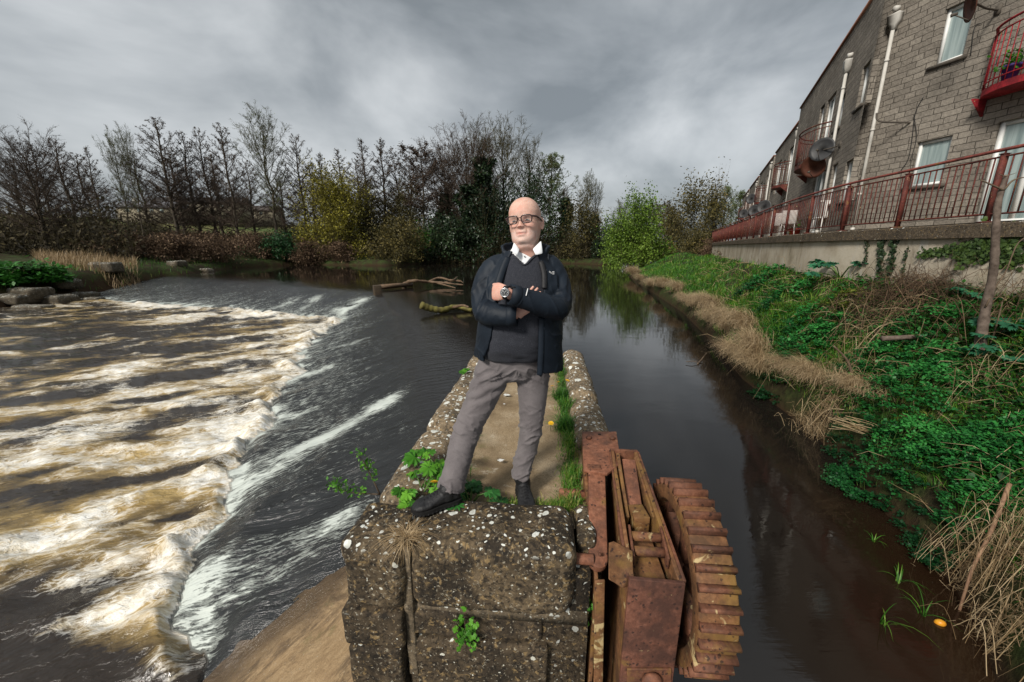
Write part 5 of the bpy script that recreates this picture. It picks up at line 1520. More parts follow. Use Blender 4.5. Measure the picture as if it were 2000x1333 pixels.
def wall_quad(mb, p0, p1, z0, z1, openings, depth=.16):
    """wall from p0 to p1 (plan) with reveals; outward normal is to the left of p0->p1. openings (u0,u1,z0,z1)"""
    p0, p1 = np.array(p0, float), np.array(p1, float); d = p1 - p0; L = math.hypot(*d); d = d / L; inn = np.array([d[1], -d[0]])
    us = sorted({0, L} | {o[0] for o in openings} | {o[1] for o in openings}); zs = sorted({z0, z1} | {o[2] for o in openings} | {o[3] for o in openings})
    def P(u, z, w=0): q = p0 + d * u + inn * w; return (q[0], q[1], z)
    for a, b_ in zip(us[:-1], us[1:]):
        for c_, e in zip(zs[:-1], zs[1:]):
            um, zm = (a + b_) / 2, (c_ + e) / 2
            if any(o[0] < um < o[1] and o[2] < zm < o[3] for o in openings): continue
            mb.add([P(a, c_), P(b_, c_), P(b_, e), P(a, e)], [[0, 3, 2, 1]], uv=[(a, c_), (b_, c_), (b_, e), (a, e)])
    for a, b_, c_, e in openings:
        for (q0, q1) in (((a, c_), (a, e)), ((a, e), (b_, e)), ((b_, e), (b_, c_)), ((b_, c_), (a, c_))):
            mb.add([P(*q0), P(*q1), P(*q1, depth), P(*q0, depth)], [[0, 1, 2, 3]], uv=[(q0[0], q0[1]), (q1[0], q1[1]), (q1[0] + depth, q1[1]), (q0[0] + depth, q0[1])])
    return P
def framed(P, o, parent, name, fw=.06, mull=(), sill=True, curtain=False):
    a, b_, c_, e = o; w = .10
    fr = MB()
    def bx(u0, u1, z0, z1, w0, w1):
        v = [P(u, z, ww) for ww in (w0, w1) for (u, z) in ((u0, z0), (u1, z0), (u1, z1), (u0, z1))]
        fr.add(v, [[0, 1, 2, 3], [7, 6, 5, 4], [0, 4, 5, 1], [1, 5, 6, 2], [2, 6, 7, 3], [3, 7, 4, 0]])
    g = .004
    bx(a + g, a + fw, c_ + g, e - g, w - .03, w + .03); bx(b_ - fw, b_ - g, c_ + g, e - g, w - .03, w + .03)
    bx(a + fw, b_ - fw, c_ + g, c_ + fw, w - .028, w + .03); bx(a + fw, b_ - fw, e - fw, e - g, w - .028, w + .03)
    for u in mull: bx(u - fw * .5, u + fw * .5, c_ + fw, e - fw, w - .026, w + .028)
    win = fr.build(name, M_pvc, parent)
    gl = MB(); gl.add([P(a + fw * .9, c_ + fw * .9, w + .012), P(b_ - fw * .9, c_ + fw * .9, w + .012), P(b_ - fw * .9, e - fw * .9, w + .012), P(a + fw * .9, e - fw * .9, w + .012)], [[0, 3, 2, 1]])
    gl.build('pane', M_glass, win, world=False)
    if sill:
        fr = MB(); bx(a - .08, b_ + .08, c_ - .07, c_ - .003, -.05, w - .034); fr.build('sill', M_sill, win, world=False)
    return win
def downpipe(P, u, z0, z1, parent, hopper=True):
    mb = MB(); w = -.075
    mb.tube([P(u, z0, w), P(u, z1 - .3, w)], .038, 10)
    z = z0 + .9
    while z < z1 - .5: mb.tube([P(u, z, w), P(u, z + .05, w)], .048, 10); z += 1.5
    mb.tube([P(u, z0, w), P(u, z0 + .1, w)], .05, 10)
    if hopper:
        mb.loft(np.array([[P(u - a, z, w - b_), P(u + a, z, w - b_), P(u + a, z, w + .07), P(u - a, z, w + .07)] for a, b_, z in ((.045, .045, z1 - .32), (.06, .05, z1 - .24), (.12, .075, z1 - .17), (.125, .08, z1 - .02), (.13, .085, z1))]))
        mb.tube([P(u + .03, z1 + .12, w - .03), P(u + .03, z1 + .14, .02)], .055, 12)
    return mb.build('downpipe', M_pipe, parent, False)
def balcony(P, u0, u1, z, parent, mat, depth=.62):
    """bowed Juliet balcony: floor plate, rails, balusters"""
    n_ = 15; arc_ = [(u0 + (u1 - u0) * k / (n_ - 1), -.04 - depth * math.sin(math.pi * k / (n_ - 1)) ** .6) for k in range(n_)]
    mb = MB(); pl = [P(u, z, w) for u, w in arc_] + [P(u1, z, .0), P(u0, z, .0)]
    mb.prism(pl, (0, 0, -.12)); o = mb.build('balcony', mat, parent)
    for zz2, r in ((z + .1, .012), (z + .92, .014), (z + 1.04, .022)):
        mb = MB(); mb.tube([P(u0, zz2, .0)] + [P(u, zz2, w) for u, w in arc_] + [P(u1, zz2, .0)], r, 8); mb.build('balcony_rail', mat, o, True, world=False)
    mb = MB(); A_ = np.array([P(u, 0, w)[:2] for u, w in arc_]); L_ = plen(A_); k = int(L_ / .11)
    for s in np.linspace(0, L_, k + 1):
        q, _ = along(A_, s); mb.tube([(q[0], q[1], z), (q[0], q[1], z + .93)], .008, 6)
    mb.build('baluster_panel', mat, o, world=False)
    for u in (u0 + .06, u1 - .06):
        mb = MB(); mb.prism([P(u - .02, z - .12, -.01), P(u - .02, z - .42, -.01), P(u - .02, z - .12, -.35)], np.array(P(u + .02, 0, 0)) - np.array(P(u - .02, 0, 0)))
        mb.build('balcony_bracket', mat, o, world=False)
    return o
FA, FB, FC_, FE = np.array([10.35, 3.0]), np.array([8.9, 11.2]), np.array([12.75, 18.9]), None
ZT = ZCAP + .03
ROOF = 7.45
def u_at(p0, p1, az):
    p0, p1 = np.array(p0, float), np.array(p1, float); d = p1 - p0; L = math.hypot(*d); d /= L
    return (az * p0[1] - p0[0]) / (d[0] - az * d[1])
def zat(p0, p1, u, el_): d = np.array(p1) - np.array(p0); d = d / math.hypot(*d); y_ = np.array(p0)[1] + d[1] * u; return CAMZ + el_ * y_
apt = empty('apartment_building', (9.5, 9, ZT), label='nearest grey stone apartment block with bright red balcony', cat='building')
def el2(px, py): x, y, z = ray(px, py); return z / y
def az2(px, py): x, y, z = ray(px, py); return x / y
uu = lambda px, py: u_at(FA, FB, az2(px, py)); zq = lambda px, py: zat(FA, FB, uu(px, py), el2(px, py))
oA = {'w_low': (uu(1860, 270), uu(1790, 285), zq(1780, 366), zq(1800, 277)), 'w_up': (uu(1906, 5), uu(1838, 60), zq(1831, 127), zq(1845, 20)),
      'door': (uu(2120, 200), uu(1925, 330), ZT + .06, zq(1945, 240)), 'door_up': (1.5, 3.0, ZT + 2.6, ZT + 4.75)}
mbA = MB(); PA = wall_quad(mbA, FA, FB, ZT - .1, 8.6, list(oA.values()))
vu = lambda px, py: u_at(FB, FC_, az2(px, py)); vz = lambda px, py: zat(FB, FC_, vu(px, py), el2(px, py))
LB = math.hypot(*(FC_ - FB))
oB = {'w1': (vu(1697, 140), vu(1680, 165), vz(1682, 205), vz(1697, 120)), 'w2': (vu(1660, 350), vu(1647, 350), ZT + .75, ZT + 1.75), 'w3': (vu(1650, 200) + .05, vu(1640, 220) + .25, vz(1637, 250), vz(1648, 185)),
      'bdoor': (vu(1625, 230), vu(1606, 260), ZT + 2.35, ZT + 4.25), 'w4': (vu(1595, 300), vu(1588, 300), ZT + 3.1, ZT + 4.3), 'pdoor': (vu(1600, 400), vu(1581, 400), ZT + .05, ZT + 2.05), 'w6': (vu(1622, 400), vu(1613, 400), ZT + .8, ZT + 1.9)}
PB = wall_quad(mbA, FB, FC_, ZT - .1, ROOF, list(oB.values()))
# return wall, gables
dB = (FC_ - FB) / LB; nB = np.array([dB[1], -dB[0]])
wall_quad(mbA, FC_, FC_ + nB * 7, ZT - .1, ROOF, [])
wall = mbA.build('wall', M_stone, apt, useuv=True)
framed(PA, oA['w_low'], apt, 'window'); framed(PA, oA['w_up'], apt, 'window'); framed(PA, oA['door'], apt, 'patio_door', .075, [(oA['door'][0] + oA['door'][1]) / 2], False); framed(PA, oA['door_up'], apt, 'patio_door', .075, [2.2], False)
for k in ('w1', 'w2', 'w3', 'w4', 'w6'): framed(PB, oB[k], apt, 'window', .045)
for k in ('bdoor', 'pdoor'): framed(PB, oB[k], apt, 'patio_door', .06, [(oB[k][0] + oB[k][1]) / 2], False)
downpipe(PA, uu(1712, 240), ZT, zq(1748, 32), apt); downpipe(PB, vu(1632, 290), ZT, vz(1660, 122), apt)
ub = uu(1925, 170); bal = balcony(PA, ub - 1.75, ub, ZT + 2.55, apt, M_balc, .55)
balcony(PB, vu(1618, 280), vu(1588, 280), ZT + 2.3, apt, M_red, .55)
mb = MB()
for P_, a, b_, z in ((PA, 0, math.hypot(*(FB - FA)), 8.6), (PB, 0, LB, ROOF)):
    v = [P_(u, z2, w) for w in (-.05, .3) for (u, z2) in ((a - .02, z + .003), (b_ + .02, z + .003), (b_ + .02, z + .07), (a - .02, z + .07))]
    mb.add(v, [[0, 1, 2, 3], [7, 6, 5, 4], [0, 4, 5, 1], [1, 5, 6, 2], [2, 6, 7, 3], [3, 7, 4, 0]])
mb.build('parapet_coping', M_roof, apt)
mb = MB(); mb.prism([PA(0, 8.5, .28), PA(8.3, 8.5, .28), PA(8.3, 8.5, 8), PA(0, 8.5, 8)], (0, 0, .04)); mb.prism([PB(.2, ROOF - .1, .28), PB(LB, ROOF - .1, .28), PB(LB, ROOF - .1, 7), PB(.2, ROOF - .1, 8)], (0, 0, .04)); mb.build('roof', M_sill, apt)
mb = MB(); mb.box(PB(4.4, ROOF + .35, 1.4), (.6, .6, .75), Matrix.Rotation(.5, 4, 'Z')); mb.build('chimney', M_roof, apt)
# cables and the bent bracket on the near wall
mb = MB()
mb.tube(spline([PA(uu(1805, 190), zq(1805, 190), -.02), PA(uu(1790, 220), zq(1790, 220), -.025), PA(uu(1783, 270), zq(1783, 270), -.02), PA(uu(1776, 310), zq(1776, 310), -.025), PA(uu(1760, 335), zq(1760, 335), -.02)], 24), .007, 5)
mb.tube(spline([PA(uu(1787, 225), zq(1787, 225), -.03), PA(uu(1792, 270), zq(1792, 270), -.03), PA(uu(1780, 315), zq(1780, 315), -.03)], 20), .006, 5)
mb.tube(spline([PA(uu(1920, 45), zq(1920, 45), -.02), PA(uu(1905, 55), zq(1905, 55), -.02), PA(uu(1897, 110), zq(1897, 110), -.02)], 16), .006, 5)
mb.build('cable', simple('black_cable', (.01, .01, .01), (.02, .02, .02)), apt, True)
mb = MB(); mb.tube(spline([PA(uu(1778, 240), zq(1778, 240), 0), PA(uu(1772, 240), zq(1772, 240), -.12), PA(uu(1755, 240), zq(1757, 240), -.42), PA(uu(1747, 236), zq(1747, 236), -.5), PA(uu(1746, 224), zq(1746, 224), -.5)], 20), .02, 8); mb.build('wall_bracket', M_sill, apt, True)
# following blocks, one prototype copied down the terrace
D2 = np.array([.44, .898]); D2 /= math.hypot(*D2)
N2 = np.array([D2[1], -D2[0]])
BL = 7.6
blk = empty('apartment_building', (0, 0, 0), 0, 'x', 'building', 'stepped apartment blocks along the terrace')
Q0, Q1 = np.array([0., 0.]), np.array([BL, 0.])           # local frame: along +X, inland is -Y
op = [(1.0, 2.3, 2.7, 4.5), (1.2, 2.3, .05, 2.05), (3.2, 3.9, 3.0, 4.2), (3.2, 3.9, .8, 1.9), (4.6, 6.0, 2.7, 4.5), (4.8, 5.9, .05, 2.05), (6.6, 7.1, 3.1, 4.2)]
mb = MB(); P2 = wall_quad(mb, Q0, Q1, -.1, 5.35, op)
wall_quad(mb, Q1, Q1 + np.array([0, -7]), -.1, 5.35, []); wall_quad(mb, np.array([0., -7]), Q0, -.1, 5.35, [])
mb.build('wall', M_stone, blk, useuv=True)
for k, o in enumerate(op): framed(P2, o, blk, 'patio_door' if o[3] - o[2] > 1.5 else 'window', .05, [(o[0] + o[1]) / 2] if o[3] - o[2] > 1.5 else (), o[3] - o[2] < 1.5)
downpipe(P2, .3, 0, 4.9, blk)
balcony(P2, .8, 2.5, 2.65, blk, M_red, .6)
mb = MB(); mb.box((BL / 2, .0 - .12, 5.39), (BL + .06, .36, .07)); mb.build('parapet_coping', M_roof, blk)
mb = MB(); mb.box((BL / 2, -3.7, 5.26), (BL - .3, 6.6, .05)); mb.build('roof', M_sill, blk)
mb = MB()
for k in range(7): mb.box((-.012, -.45, .6 + k * .72), (.02, .5, .34))
mb.box((-.014, -.35, 5.05), (.02, .5, .4)); mb.build('blue_panel', M_blue, blk)
mb = MB(); mb.box((1.0, -1.3, 5.7), (.7, .7, .75)); mb.build('chimney', M_roof, blk)
s0 = FC_ + D2 * .9 + N2 * .25
lbls = ['second apartment block from the near end, blue panels on its side wall', 'third apartment block from the near end of the stepped row', 'fourth apartment block along the terrace, small in the distance', 'farthest apartment block at the end of the row by the trees']
for k in range(4):
    o = blk if k == 0 else copy_tree(blk)
    c0 = s0 + D2 * (BL + .9) * k - N2 * (.35 * 0) + N2 * (.0 + .02 * k)
    o.location = (c0[0], c0[1], ZT); o.rotation_euler = (0, 0, math.atan2(D2[1], D2[0])); o['label'] = lbls[k]
# ---- satellite dishes
M_dish = simple('dark_grey_dish', (.022, .022, .024), (.05, .05, .05), 5, .5, .1); M_dishb = simple('rusty_brown_dish', (.045, .016, .010), (.10, .035, .02), 4, .55, .2)
def dish(c, nrm, r, wallpt, mat, label):
    c = Vector(c); n = Vector(nrm).normalized(); q = n.to_track_quat('Z', 'Y').to_matrix().to_4x4()
    o = empty('satellite_dish', wallpt, 0, label, 'satellite dish', 'satellite dishes on the facades')
    mb = MB(); mb.lathe([(0, 0), (r * .5, .25 * r * .22), (r * .8, .64 * r * .22), (r, r * .22), (r, r * .22 - .008), (r * .8, .64 * r * .22 - .01), (r * .5, .25 * r * .22 - .012), (0, -.012)], 36, 'z', c, q); mb.build('dish', mat, o, True)
    mb = MB(); mb.tube(spline([list(c - n * .02), list((c * .5 + Vector(wallpt) * .5) + Vector((0, 0, -.02))), list(wallpt)], 12), .018, 8); mb.box(wallpt, (.05, .09, .16)); mb.build('wall_arm', M_sill, o)
    mb = MB(); u = q.to_3x3() @ Vector((0, -1, 0)); lnb = c + n * r * .95 + u * r * .25
    mb.tube([list(c + u * r * .95 + n * r * .2), list(lnb)], .01, 6); mb.tube([list(lnb + n * .04), list(lnb - n * .05)], [.03, .022], 10); mb.build('feed_horn', M_sill, o)
    return o
wp = Vector(PA(uu(1950, 20), zq(1950, 20), 0)); dish(at(1903, 8, wp.y - .35) , (-.75, .45, -.15), .27, wp, M_dishb, 'rust brown satellite dish beside the upper window of the nearest block')
wp = Vector(PB(vu(1642, 283), vz(1642, 283), 0)); dish(at(1607, 293, 12.3), (-.85, -.5, .1), .32, wp, M_dish, 'round black satellite dish in front of the dark red bowed balcony')
wp = Vector(PB(vu(1618, 335), vz(1618, 335), 0)); dish(at(1590, 325, 12.6), (-.8, -.5, -.35), .33, wp, M_dishb, 'brown satellite dish hanging just under the black one')
def far_dish(px, py, Y, r, label):
    c = at(px, py, Y); dish(c, (-.8, -.55, .1), r, c + Vector((N2[0] * .8, N2[1] * .8, .02)), M_dish, label)
far_dish(1493, 405, 25.5, .42, 'grey satellite dish just above the railing past the second block'); far_dish(1474, 412, 28.5, .40, 'lower left dish of the pair of dishes over the far railing'); far_dish(1468, 389, 30, .36, 'topmost small dish on the distant blocks'); far_dish(1453, 418, 33, .36, 'farthest tiny dish seen at the end of the row')
# ---- things on the terrace and balcony
M_chair = simple('white_plastic', (.55, .53, .5), (.66, .64, .6), 6, .5, .05)
def chair(loc, rz, label):
    o = empty('garden_chair', loc, rz, label, 'chair', 'white chairs on the terrace')
    def q(mb, n): return mb.build(n, M_chair, o, world=False)
    mb = MB(); mb.bbox((0, 0, .44), (.46, .46, .035), .015); q(mb, 'seat')
    mb = MB(); mb.bbox((0, .23, .68), (.46, .03, .46), .012)
    q(mb, 'backrest')
    for sx in (-.2, .2):
        for sy in (-.2, .2): mb = MB(); mb.tube([(sx * 1.1, sy * 1.1, 0), (sx, sy, .43)], [.018, .022], 8); q(mb, 'leg')
    return o
def terr(px, off):
    az = az2(px, 430); best = None
    for s in np.linspace(0, RL, 1500):
        p_, d_ = along(RC, s); q = p_ + np.array([d_[1], -d_[0]]) * off
        if q[1] < 2: continue
        e = abs(q[0] / q[1] - az)
        if best is None or e < best[0]: best = (e, q, d_)
    return Vector((*best[1], ZT)), math.atan2(best[2][1], best[2][0])
l_, a_ = terr(1612, .8); chair(l_, a_ + 1.8, 'white garden chair behind the railing under the brown dish')
l_, a_ = terr(1540, .7); chair(l_, a_ + 1.4, 'white chair behind the railing by the blue panelled wall')
l_, a_ = terr(1524, .7); chair(l_, a_ + 1.2, 'farther pale chair left of the white chair on the terrace')
def pot(loc, col, label, r=.14):
    o = empty('flower_pot', loc, 0, label, 'flower pot'); mb = MB()
    mb.lathe([(0, 0), (r * .7, 0), (r, .24), (r * 1.1, .24), (r * 1.1, .28), (r * .92, .28), (r * .85, .2), (0, .2)], 20); mb.build('pot', simple('pot_' + label[:3], col, tuple(q * 1.4 for q in col), 5, .6, .1), o, world=False)
    lf = MB(); n_ = 160; leafcards(lf, rng.normal(0, 1, (n_, 3)) * np.array([r * .9, r * .9, .1]) + np.array([0, 0, .36]), rng.uniform(.05, .1, n_), rng.uniform(0, .6, n_)); lf.build('foliage', M_leaf, o, world=False)
    return o
l_, a_ = terr(1556, 1.0); pot(l_ + Vector((0, 0, .0)), (.28, .03, .02), 'red flower pot between the white chairs on the terrace', .2)
q = Vector(PA(ub - .5, ZT + 2.56, -.3)); pot(q, (.05, .03, .14), 'purple pot with trailing greenery on the bright red balcony', .12)
# ------------------------------------------------------------------ vegetation and far bank
def gh(x, y): return float(ground_h(np.array([[x, y]]))[0])
def on_ground(px, py, y0=1.6, y1=160):
    x, y, z = ray(px, py)
    Ys = y0 * (y1 / y0) ** np.linspace(0, 1, 1200)
    P = np.stack([x / y * Ys, Ys], 1); zz = CAMZ + z / y * Ys
    g = ground_h(P); k = np.argmax(zz < g)
    if not (zz < g).any(): k = len(Ys) - 1
    return Vector((P[k, 0], P[k, 1], g[k]))
def twigs(mb, P0, P1, P2, r0, tint=0.3):
    """many two-segment three-sided twigs at once"""
    P0, P1, P2 = (np.asarray(q, float) for q in (P0, P1, P2)); n = len(P0)
    if n == 0: return
    d = P2 - P0; d /= np.linalg.norm(d, axis=1, keepdims=True) + 1e-9
    ref = np.where(np.abs(d[:, 2:3]) > .9, np.array([[1., 0, 0]]), np.array([[0, 0, 1.]]))
    A = np.cross(d, ref); A /= np.linalg.norm(A, axis=1, keepdims=True) + 1e-9; B = np.cross(d, A)
    r0 = np.broadcast_to(np.asarray(r0, float), (n,))
    V = []
    for P, f in ((P0, 1), (P1, .75), (P2, .35)):
        for k in range(3):
            a = 2 * math.pi * k / 3
            V.append(P + (A * math.cos(a) + B * math.sin(a)) * (r0 * f)[:, None])
    V = np.stack(V, 1)
    o = np.arange(n)[:, None] * 9
    q = [o + np.array([[s * 3 + k, s * 3 + (k + 1) % 3, s * 3 + 3 + (k + 1) % 3, s * 3 + 3 + k]]) for s in (0, 1) for k in range(3)]
    mb.add(V.reshape(-1, 3), np.concatenate(q), tint=np.repeat(np.broadcast_to(np.asarray(tint, float), (n,)), 9))
def unit(v): return v / (np.linalg.norm(v, axis=-1, keepdims=True) + 1e-9)
def tree_parts(H, seed, nprim=44, h0=.22, elev=(62, 40), spread=.24, shape='cone', nsec=9, nter=6, r0=.16, droop=0.0, lean=.03, twr=.024, cards=0, csize=.2, ctint=(.2, .6), upward=.25, fork=0, tertl=.42, cardbias=0):
    g = np.random.default_rng(seed)
    tm, cm = MB(), MB()
    z = np.linspace(0, 1, 16)
    tr = np.stack([H * lean * np.cumsum(g.normal(0, .35, 16)) * .3, H * lean * np.cumsum(g.normal(0, .35, 16)) * .3, z * H], 1); tr[0, :2] = 0
    tm.tube(tr, r0 * (1 - z) ** .8 + .02, 8)
    S0, S1, S2, RR = [], [], [], []
    ends = []
    def tpos(u): return np.array([np.interp(u, z, tr[:, k]) for k in range(3)])
    for i in range(nprim):
        u = h0 + (.985 - h0) * (i + g.uniform(0, .9)) / nprim
        az = i * 2.399 + g.uniform(-.5, .5)
        q = (u - h0) / (1 - h0)
        L = H * spread * {'cone': (1 - q) ** .75 * (.55 + .45 * min(1, q * 6)) + .07, 'oval': math.sin(math.pi * (.12 + .86 * q)) ** .7 + .05, 'round': (1 - (q * 2 - 1.0) ** 2 * .85) ** .6, 'fan': .4 + .75 * q * (1.12 - q) * 2}[shape] * g.uniform(.72, 1.15)
        e = R(elev[0] + (elev[1] - elev[0]) * q + g.uniform(-9, 9))           # angle from the vertical
        d = np.array([math.cos(az) * math.sin(e), math.sin(az) * math.sin(e), math.cos(e)])
        b = tpos(u); k = 7; t_ = np.linspace(0, 1, k)
        crv = b + d * (L * t_)[:, None] + np.array([0, 0, 1.0]) * (L * (upward * t_ ** 2 - droop * t_ ** 2.2))[:, None] + np.cumsum(g.normal(0, L * .018, (k, 3)), 0)
        cm.tube(crv, r0 * (1 - u) ** .7 * .42 * (1 - t_ * .8) + .012, 4, cap=False, tint=.2)
        ns = max(3, int(nsec * (.4 + L / (H * spread))))
        f = np.sort(g.uniform(.18, 1, ns)); c0 = np.stack([np.interp(f, t_, crv[:, a]) for a in range(3)], 1)
        ax = unit(crv[-1] - crv[0]); dd = unit(ax * .75 + g.normal(0, .62, (ns, 3)) + np.array([0, 0, .35 * (1 if droop <= 0 else -.2)]))
        l2 = L * g.uniform(.22, .45, ns) * (1.15 - .6 * f)
        m1 = c0 + dd * (l2 * .5)[:, None] + g.normal(0, .04, (ns, 3)) * l2[:, None]; e1 = c0 + dd * l2[:, None] + np.array([0, 0, 1.]) * (l2 * (.12 - droop))[:, None]
        S0.append(c0); S1.append(m1); S2.append(e1); RR.append(np.full(ns, twr * 1.35))
        nt_ = nter
        w = g.uniform(.25, 1, (ns, nt_, 1)); st = c0[:, None] * (1 - w) + e1[:, None] * w
        d3 = unit(dd[:, None] * .7 + g.normal(0, .65, (ns, nt_, 3)) + np.array([0, 0, .3 - 1.6 * droop])); l3 = (l2 * tertl)[:, None] * g.uniform(.5, 1.3, (ns, nt_))
        en = st + d3 * l3[..., None]
        S0.append(st.reshape(-1, 3)); S1.append(((st + en) / 2 + g.normal(0, .03, en.shape) * l3[..., None]).reshape(-1, 3)); S2.append(en.reshape(-1, 3)); RR.append(np.full(ns * nt_, twr))
        ends.append(en.reshape(-1, 3)); ends.append(((st + en) / 2).reshape(-1, 3))
    S0, S1, S2, RR = (np.concatenate(q) for q in (S0, S1, S2, RR))
    twigs(cm, S0, S1, S2, RR, g.uniform(0, .5, len(S0)))
    lm = None
    E_ = np.concatenate(ends)
    if cards:
        lm = MB()
        k = g.integers(0, len(E_), cards); p_ = E_[k] + g.normal(0, csize * .5, (cards, 3))
        cl = vnoise(p_ * .7, seed)
        leafcards(lm, p_, csize * g.uniform(.5, 1.2, cards), np.clip(g.uniform(*ctint, cards) + .25 * cl, 0, 1), aspect=.6)
    return tm, cm, lm, E_
M_bark = simple('grey_brown_bark', (.035, .028, .02), (.085, .07, .05), 3, .9, .4)
M_twigp = leafmat('purple_brown_twigs', [(0, (.040, .028, .020)), (1, (.125, .092, .066))], .85, 0)
M_twigg = leafmat('olive_twigs', [(0, (.05, .045, .022)), (1, (.13, .115, .055))], .85, 0)
M_cat = leafmat('brown_catkins', [(0, (.042, .028, .020)), (1, (.125, .085, .058))], .8, .1)
M_ivy = leafmat('dark_ivy', [(0, (.006, .014, .006)), (.6, (.016, .034, .012)), (1, (.035, .06, .022))], .45, .1)
M_yel = leafmat('yellow_willow_leaf', [(0, (.07, .062, .009)), (.6, (.19, .17, .018)), (1, (.32, .29, .035))], .6, .25)
M_oliv = leafmat('olive_bush_leaf', [(0, (.03, .028, .008)), (.6, (.09, .075, .02)), (1, (.16, .125, .035))], .6, .2)
M_bri = leafmat('bright_willow_leaf', [(0, (.04, .08, .010)), (.5, (.115, .20, .022)), (1, (.22, .33, .05))], .55, .35)
M_pale = leafmat('pale_budding_leaf', [(0, (.07, .10, .035)), (1, (.17, .22, .08))], .6, .3)
M_brn = leafmat('bramble_brown', [(0, (.034, .019, .011)), (.6, (.10, .06, .034)), (1, (.20, .135, .08))], .8, .1)
def proto(kind):
    o = empty('tree', (0, 0, 0), 0, 'x', 'tree')
    if kind == 'alder': tm, cm, lm, _ = tree_parts(18, 1, 58, .14, (70, 36), .26, 'cone', 12, 9, .17, twr=.013, cards=2600, csize=.14, ctint=(0, .7)); H_ = 18; ms = (M_bark, M_twigp, M_cat)
    if kind == 'alder_thin': tm, cm, lm, _ = tree_parts(18, 2, 48, .16, (62, 28), .17, 'cone', 11, 8, .14, twr=.012, cards=2400, csize=.15, ctint=(0, .7)); H_ = 18; ms = (M_bark, M_twigp, M_cat)
    if kind == 'birch': tm, cm, lm, _ = tree_parts(20, 3, 40, .33, (42, 20), .27, 'fan', 13, 9, .17, lean=.06, twr=.012, cards=2500, csize=.14, ctint=(.2, .9), upward=.35); H_ = 20; ms = (M_bark, M_twigg, M_pale)
    if kind == 'broad': tm, cm, lm, _ = tree_parts(20, 4, 62, .16, (75, 22), .35, 'round', 14, 9, .30, twr=.014, cards=2600, csize=.14, ctint=(0, .7), upward=.4); H_ = 20; ms = (M_bark, M_twigp, M_cat)
    if kind == 'crown': tm, cm, lm, _ = tree_parts(20, 5, 50, .22, (58, 18), .35, 'fan', 14, 10, .26, twr=.014, cards=0, upward=.45); H_ = 20; ms = (M_bark, M_twigg, M_cat)
    if kind == 'pine': tm, cm, lm, _ = tree_parts(18, 6, 34, .42, (82, 50), .26, 'oval', 9, 7, .20, cards=9000, csize=.24, ctint=(0, .5), upward=.12); H_ = 18; ms = (M_bark, M_twigp, M_cat)
    if kind == 'pale': tm, cm, lm, _ = tree_parts(16, 7, 40, .15, (46, 20), .2, 'oval', 9, 6, .13, twr=.018, cards=7000, csize=.18, ctint=(.2, 1), upward=.3); H_ = 16; ms = (M_bark, M_twigg, M_pale)
    if kind == 'ivy':
        tm, cm, lm, E_ = tree_parts(17, 8, 34, .3, (55, 25), .17, 'oval', 8, 5, .22, cards=0, upward=.35); H_ = 17; ms = (M_bark, M_twigp, M_ivy)
        lm = MB(); g = np.random.default_rng(5); n = 15000
        u = g.uniform(.03, .86, n); a = g.uniform(0, 2 * math.pi, n); rr = np.clip(1.7 + 2.2 * vnoise(np.c_[u * 7, np.cos(a) * 1.6, np.sin(a) * 1.6], 3), .3, 9) * (1 - .6 * u ** 1.5) * g.uniform(.2, 1.1, n) ** .5
        leafcards(lm, np.c_[rr * np.cos(a), rr * np.sin(a), u * 17], g.uniform(.2, .5, n), np.clip(g.uniform(0, 1, n), 0, 1), aspect=.75)
    tm.build('trunk', ms[0], o, True, world=False)
    c = cm.build('branches', ms[1], o, False, world=False)
    if lm: lm.build('foliage' if kind in ('ivy', 'pale') else 'catkins', ms[2], o, False, world=False)
    zz_c = get_v(c.data)[:, 2]
    HGT[kind] = float(np.percentile(zz_c, 99.93))
    return o
PROTO, HGT = {}, {}
def place(kind, px, pytop, Y, label, wf=1.0, name='tree', group=None, rot=None, px0=None):
    if kind not in PROTO: PROTO[kind] = proto(kind); first = True
    else: first = False
    p_ = PROTO[kind]; o = p_ if first else copy_tree(p_)
    x, y, z = ray(px, pytop); X = x / y * Y; top = CAMZ + z / y * Y
    # the base stands under the crown
    b = gh(X, Y) - .1
    h = top - b
    s = h / HGT[kind]
    wf *= 1.42
    o.location = (X, Y, b); o.scale = (s * wf, s * wf, s); o.rotation_euler = (0, 0, rot if rot is not None else rnd.uniform(0, 6.28))
    o.name = name; o['label'] = label
    if group: o['group'] = group
    elif 'group' in o: del o['group']
    return o
